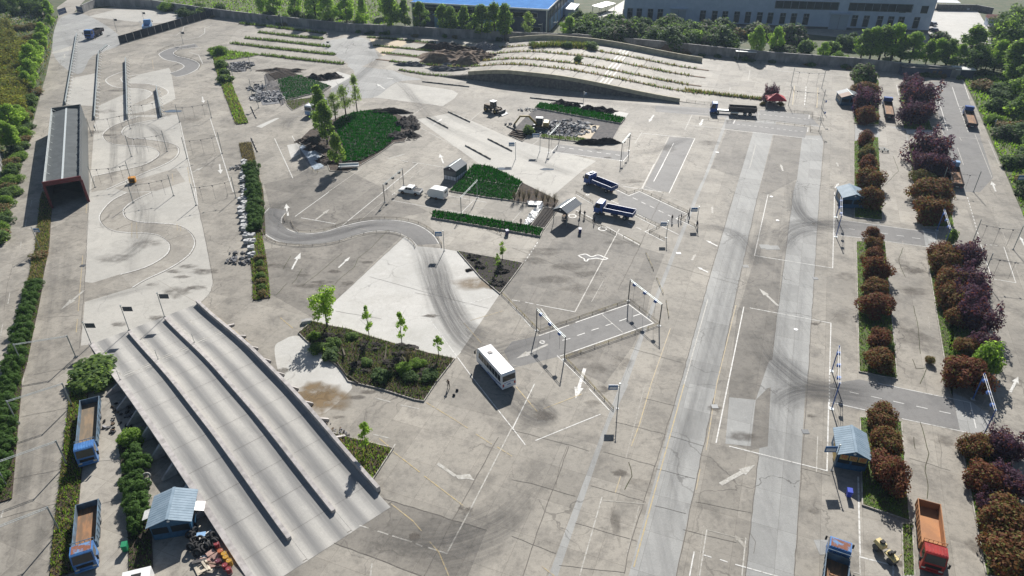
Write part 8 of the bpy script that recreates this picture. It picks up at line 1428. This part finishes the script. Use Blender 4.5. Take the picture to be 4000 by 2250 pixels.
# ---------------------------------------------------------------- people
mat('skin', (.42, .26, .19), .6, var=.05); mat('hair', (.015, .013, .012), .6); mat('cloth_black', (.018, .018, .022), .8); mat('cloth_navy', (.02, .025, .05), .8); mat('cloth_grey', (.14, .14, .15), .85); mat('cloth_white', (.6, .6, .58), .8); mat('cloth_brown', (.16, .12, .09), .85); mat('shoe', (.03, .028, .025), .7)
def body_mesh(pose):
    st = pose.get('step', .12); ar = pose.get('arms', ((.30, .02, 1.10), (.30, .10, .86)), ); lean = pose.get('lean', .0); sit = pose.get('sit', False)
    V = []; E_ = []; Rr = []
    def add(p, r, par=None): V.append(p); Rr.append(r); (E_.append((par, len(V) - 1)) if par is not None else None); return len(V) - 1
    hz_ = .95 if not sit else .5
    pel = add((0, 0, hz_), .135); wa = add((0, lean * .3, hz_ + .2), .125, pel); ch = add((0, lean * .7, hz_ + .42), .15, wa); nk = add((0, lean, hz_ + .57), .058, ch); hd = add((0, lean + .02, hz_ + .66), .088, nk); tp = add((0, lean + .03, hz_ + .78), .082, hd)
    for s in (-1, 1):
        hp_ = add((s * .095, 0, hz_ - .06), .095, pel)
        if sit: kn = add((s * .12, .42, hz_ + .02), .065, hp_); an = add((s * .12, .44, .09), .045, kn); add((s * .13, .6, .045), .04, an)
        else: kn = add((s * .1, s * st * .5 + .03, .5), .065, hp_); an = add((s * .1, s * st - .04, .09), .045, kn); add((s * .12, s * st + .13, .045), .042, an)
        sh = add((s * .19, lean * .8, hz_ + .47), .062, ch); (e0, h0) = ar if len(ar) == 2 else ar[0]; el = add((s * (e0[0] - .04), lean * .6 + e0[1], e0[2] + hz_ - .95), .046, sh); wr = add((s * (h0[0] - .06), lean * .6 + h0[1], h0[2] + hz_ - .95), .034, el); add((s * (h0[0] - .07), lean * .6 + h0[1] + .03, h0[2] + hz_ - 1.05), .036, wr)
    me = bpy.data.meshes.new('body'); me.from_pydata(V, E_, []); o = bpy.data.objects.new('body', me); col.objects.link(o)
    sk = o.modifiers.new('skin', 'SKIN'); sk.use_smooth_shade = True
    for i, r in enumerate(Rr): me.skin_vertices[0].data[i].radius = (r, r * (.8 if i in (0, 1, 2) else 1)); me.skin_vertices[0].data[i].use_root = (i == 0)
    su = o.modifiers.new('sub', 'SUBSURF'); su.levels = 1; su.render_levels = 1
    dg = bpy.context.evaluated_depsgraph_get(); out = bpy.data.meshes.new_from_object(o.evaluated_get(dg)); bpy.data.objects.remove(o); return out, hz_
POSES = [body_mesh({}), body_mesh({'step': .24}), body_mesh({'arms': ((.30, .10, 1.12), (.16, .26, 1.05))}), body_mesh({'lean': .06, 'arms': ((.30, .12, 1.15), (.10, .24, 1.28))}), body_mesh({'sit': True, 'arms': ((.28, .12, 1.1), (.2, .32, .98))})]
def person(label, px, pose, rz, top, low, h=1.72, z=0.0):
    src, hz_ = POSES[pose]; me = src.copy(); me.materials.clear()
    for m in (top, low, 'skin', 'hair', 'shoe'): me.materials.append(MATS[m])
    for p in me.polygons:
        c = p.center; zt = c.z - hz_
        p.material_index = 3 if (zt > .70 or (zt > .62 and c.y < .03 and abs(c.x) < .12)) else 2 if (zt > .53 and abs(c.x) < .13) else 4 if c.z < .09 else 1 if zt < .03 and abs(c.x) < .21 else 2 if (abs(c.x) > .15 and zt < -.12 and hz_ > .6) else 0; p.use_smooth = True
    c = G1(px); o = link('person', me); o.location = (c[0], c[1], z); o.rotation_euler = (0, 0, rz); k = h / 1.78; o.scale = (k, k, k); return tag(o, label, 'person')
person('person in a brown jacket by the garden kerb, hands raised to the chest', T(1, 1, '1455,1478'), 3, 2.6, 'cloth_brown', 'cloth_black')
for q, ps, rz, tp, lb in (('65,940', 0, .4, 'cloth_black', 'person in black at the bay line, nearest the canopy'), ('148,952', 2, -.3, 'cloth_black', 'person in black beside the first waiting person at the bay line'), ('322,1050', 1, 1.2, 'cloth_navy', 'person in dark clothes beside the cab of the second blue truck'), ('1692,1025', 1, -2.4, 'cloth_black', 'walking person in black ahead of the group at the bay end'), ('1808,1030', 0, -2., 'cloth_black', 'person in black at the front of the close pair'), ('1850,1005', 2, -2., 'cloth_navy', 'person in navy just behind the close pair'), ('1982,965', 1, -2.2, 'cloth_black', 'person in black walking along the corner rail'), ('2000,900', 0, -2.1, 'cloth_grey', 'person in grey at the rail corner behind the walker'), ('2135,1130', 1, -1.2, 'cloth_navy', 'striding person in navy at the foot of the blue sign pole')): person(lb, Q(*R2, q), ps, rz, tp, 'cloth_black')
person('man in dark red brown clothes standing by the far dark blue truck', T(0, 0, '722,297'), 0, .5, 'cloth_brown', 'cloth_black'); person('man in black standing next to the brown clothed man by the far truck', T(0, 0, '706,296'), 0, -.6, 'cloth_black', 'cloth_black'); person('person in a white shirt standing at the far end of the long shed', T(0, 0, '722,985'), 0, 1.4, 'cloth_white', 'cloth_black')
person('person in black sitting at the canopy table', Q(*R5, '1815,715'), 4, -1.4, 'cloth_black', 'cloth_black'); person('person in navy sitting opposite at the canopy table', Q(*R5, '1858,760'), 4, 1.6, 'cloth_navy', 'cloth_black'); person('person in dark clothes sitting behind the canopy table', Q(*R5, '1862,700'), 4, 3.0, 'cloth_grey', 'cloth_black'); person('person in dark clothes standing at the end of the empty bay by the wheat strip', Q(*R5, '1212,835'), 0, .3, 'cloth_brown', 'cloth_black')
c = G1(Q(*R5, '1838,738')); t = thing('table', 'small dark table under the open canopy', 'table', (*c, 0), .3); MB().box(-.6, .6, -.4, .4, .7, .75).build('table_top', 'wood', t); [MB().box(x - .03, x + .03, y - .03, y + .03, 0, .7).build('leg', 'dark_steel', t) for x in (-.55, .55) for y in (-.35, .35)]
for k, q in enumerate(('1815,715', '1858,760', '1862,700')): c = G1(Q(*R5, q)); t = thing('stool', 'low dark stool at the canopy table', 'stool', (*c, 0), k, 'stools at the canopy table'); MB().box(-.2, .2, -.2, .2, .34, .38).build('seat', 'wood', t); [MB().box(x - .02, x + .02, y - .02, y + .02, 0, .34).build('leg', 'dark_steel', t) for x in (-.17, .17) for y in (-.17, .17)]
for q, lb in (('310,1000', 'small dark bag on the slab beside the coach'), ('265,1070', 'crumpled dark bag nearer the yellow line')): c = G1(Q(1700, 1250, .2761, q)); o = MB().lathe([(.05, 0), (.22, .05), (.2, .2), (.06, .3)], 8).build('bag', 'cloth_black'); o.location = (*c, .02); tag(o, lb, 'bag')
# ---------------------------------------------------------------- air
hz_o = MB().box(-950, 950, -300, 1150, -1.2, 74).build('haze'); hz_o.data.materials.clear()
hm = bpy.data.materials.new('haze_air'); hm.use_nodes = True; hm.node_tree.nodes.remove(hm.node_tree.nodes['Principled BSDF'])
pv = hm.node_tree.nodes.new('ShaderNodeVolumePrincipled'); pv.inputs['Color'].default_value = (.6, .78, 1, 1); pv.inputs['Density'].default_value = .00011; pv.inputs['Anisotropy'].default_value = .3
hm.node_tree.links.new(pv.outputs[0], hm.node_tree.nodes['Material Output'].inputs['Volume']); hz_o.data.materials.append(hm)
stuff(tag(hz_o, 'thin bluish air haze filling the whole place', 'haze'))
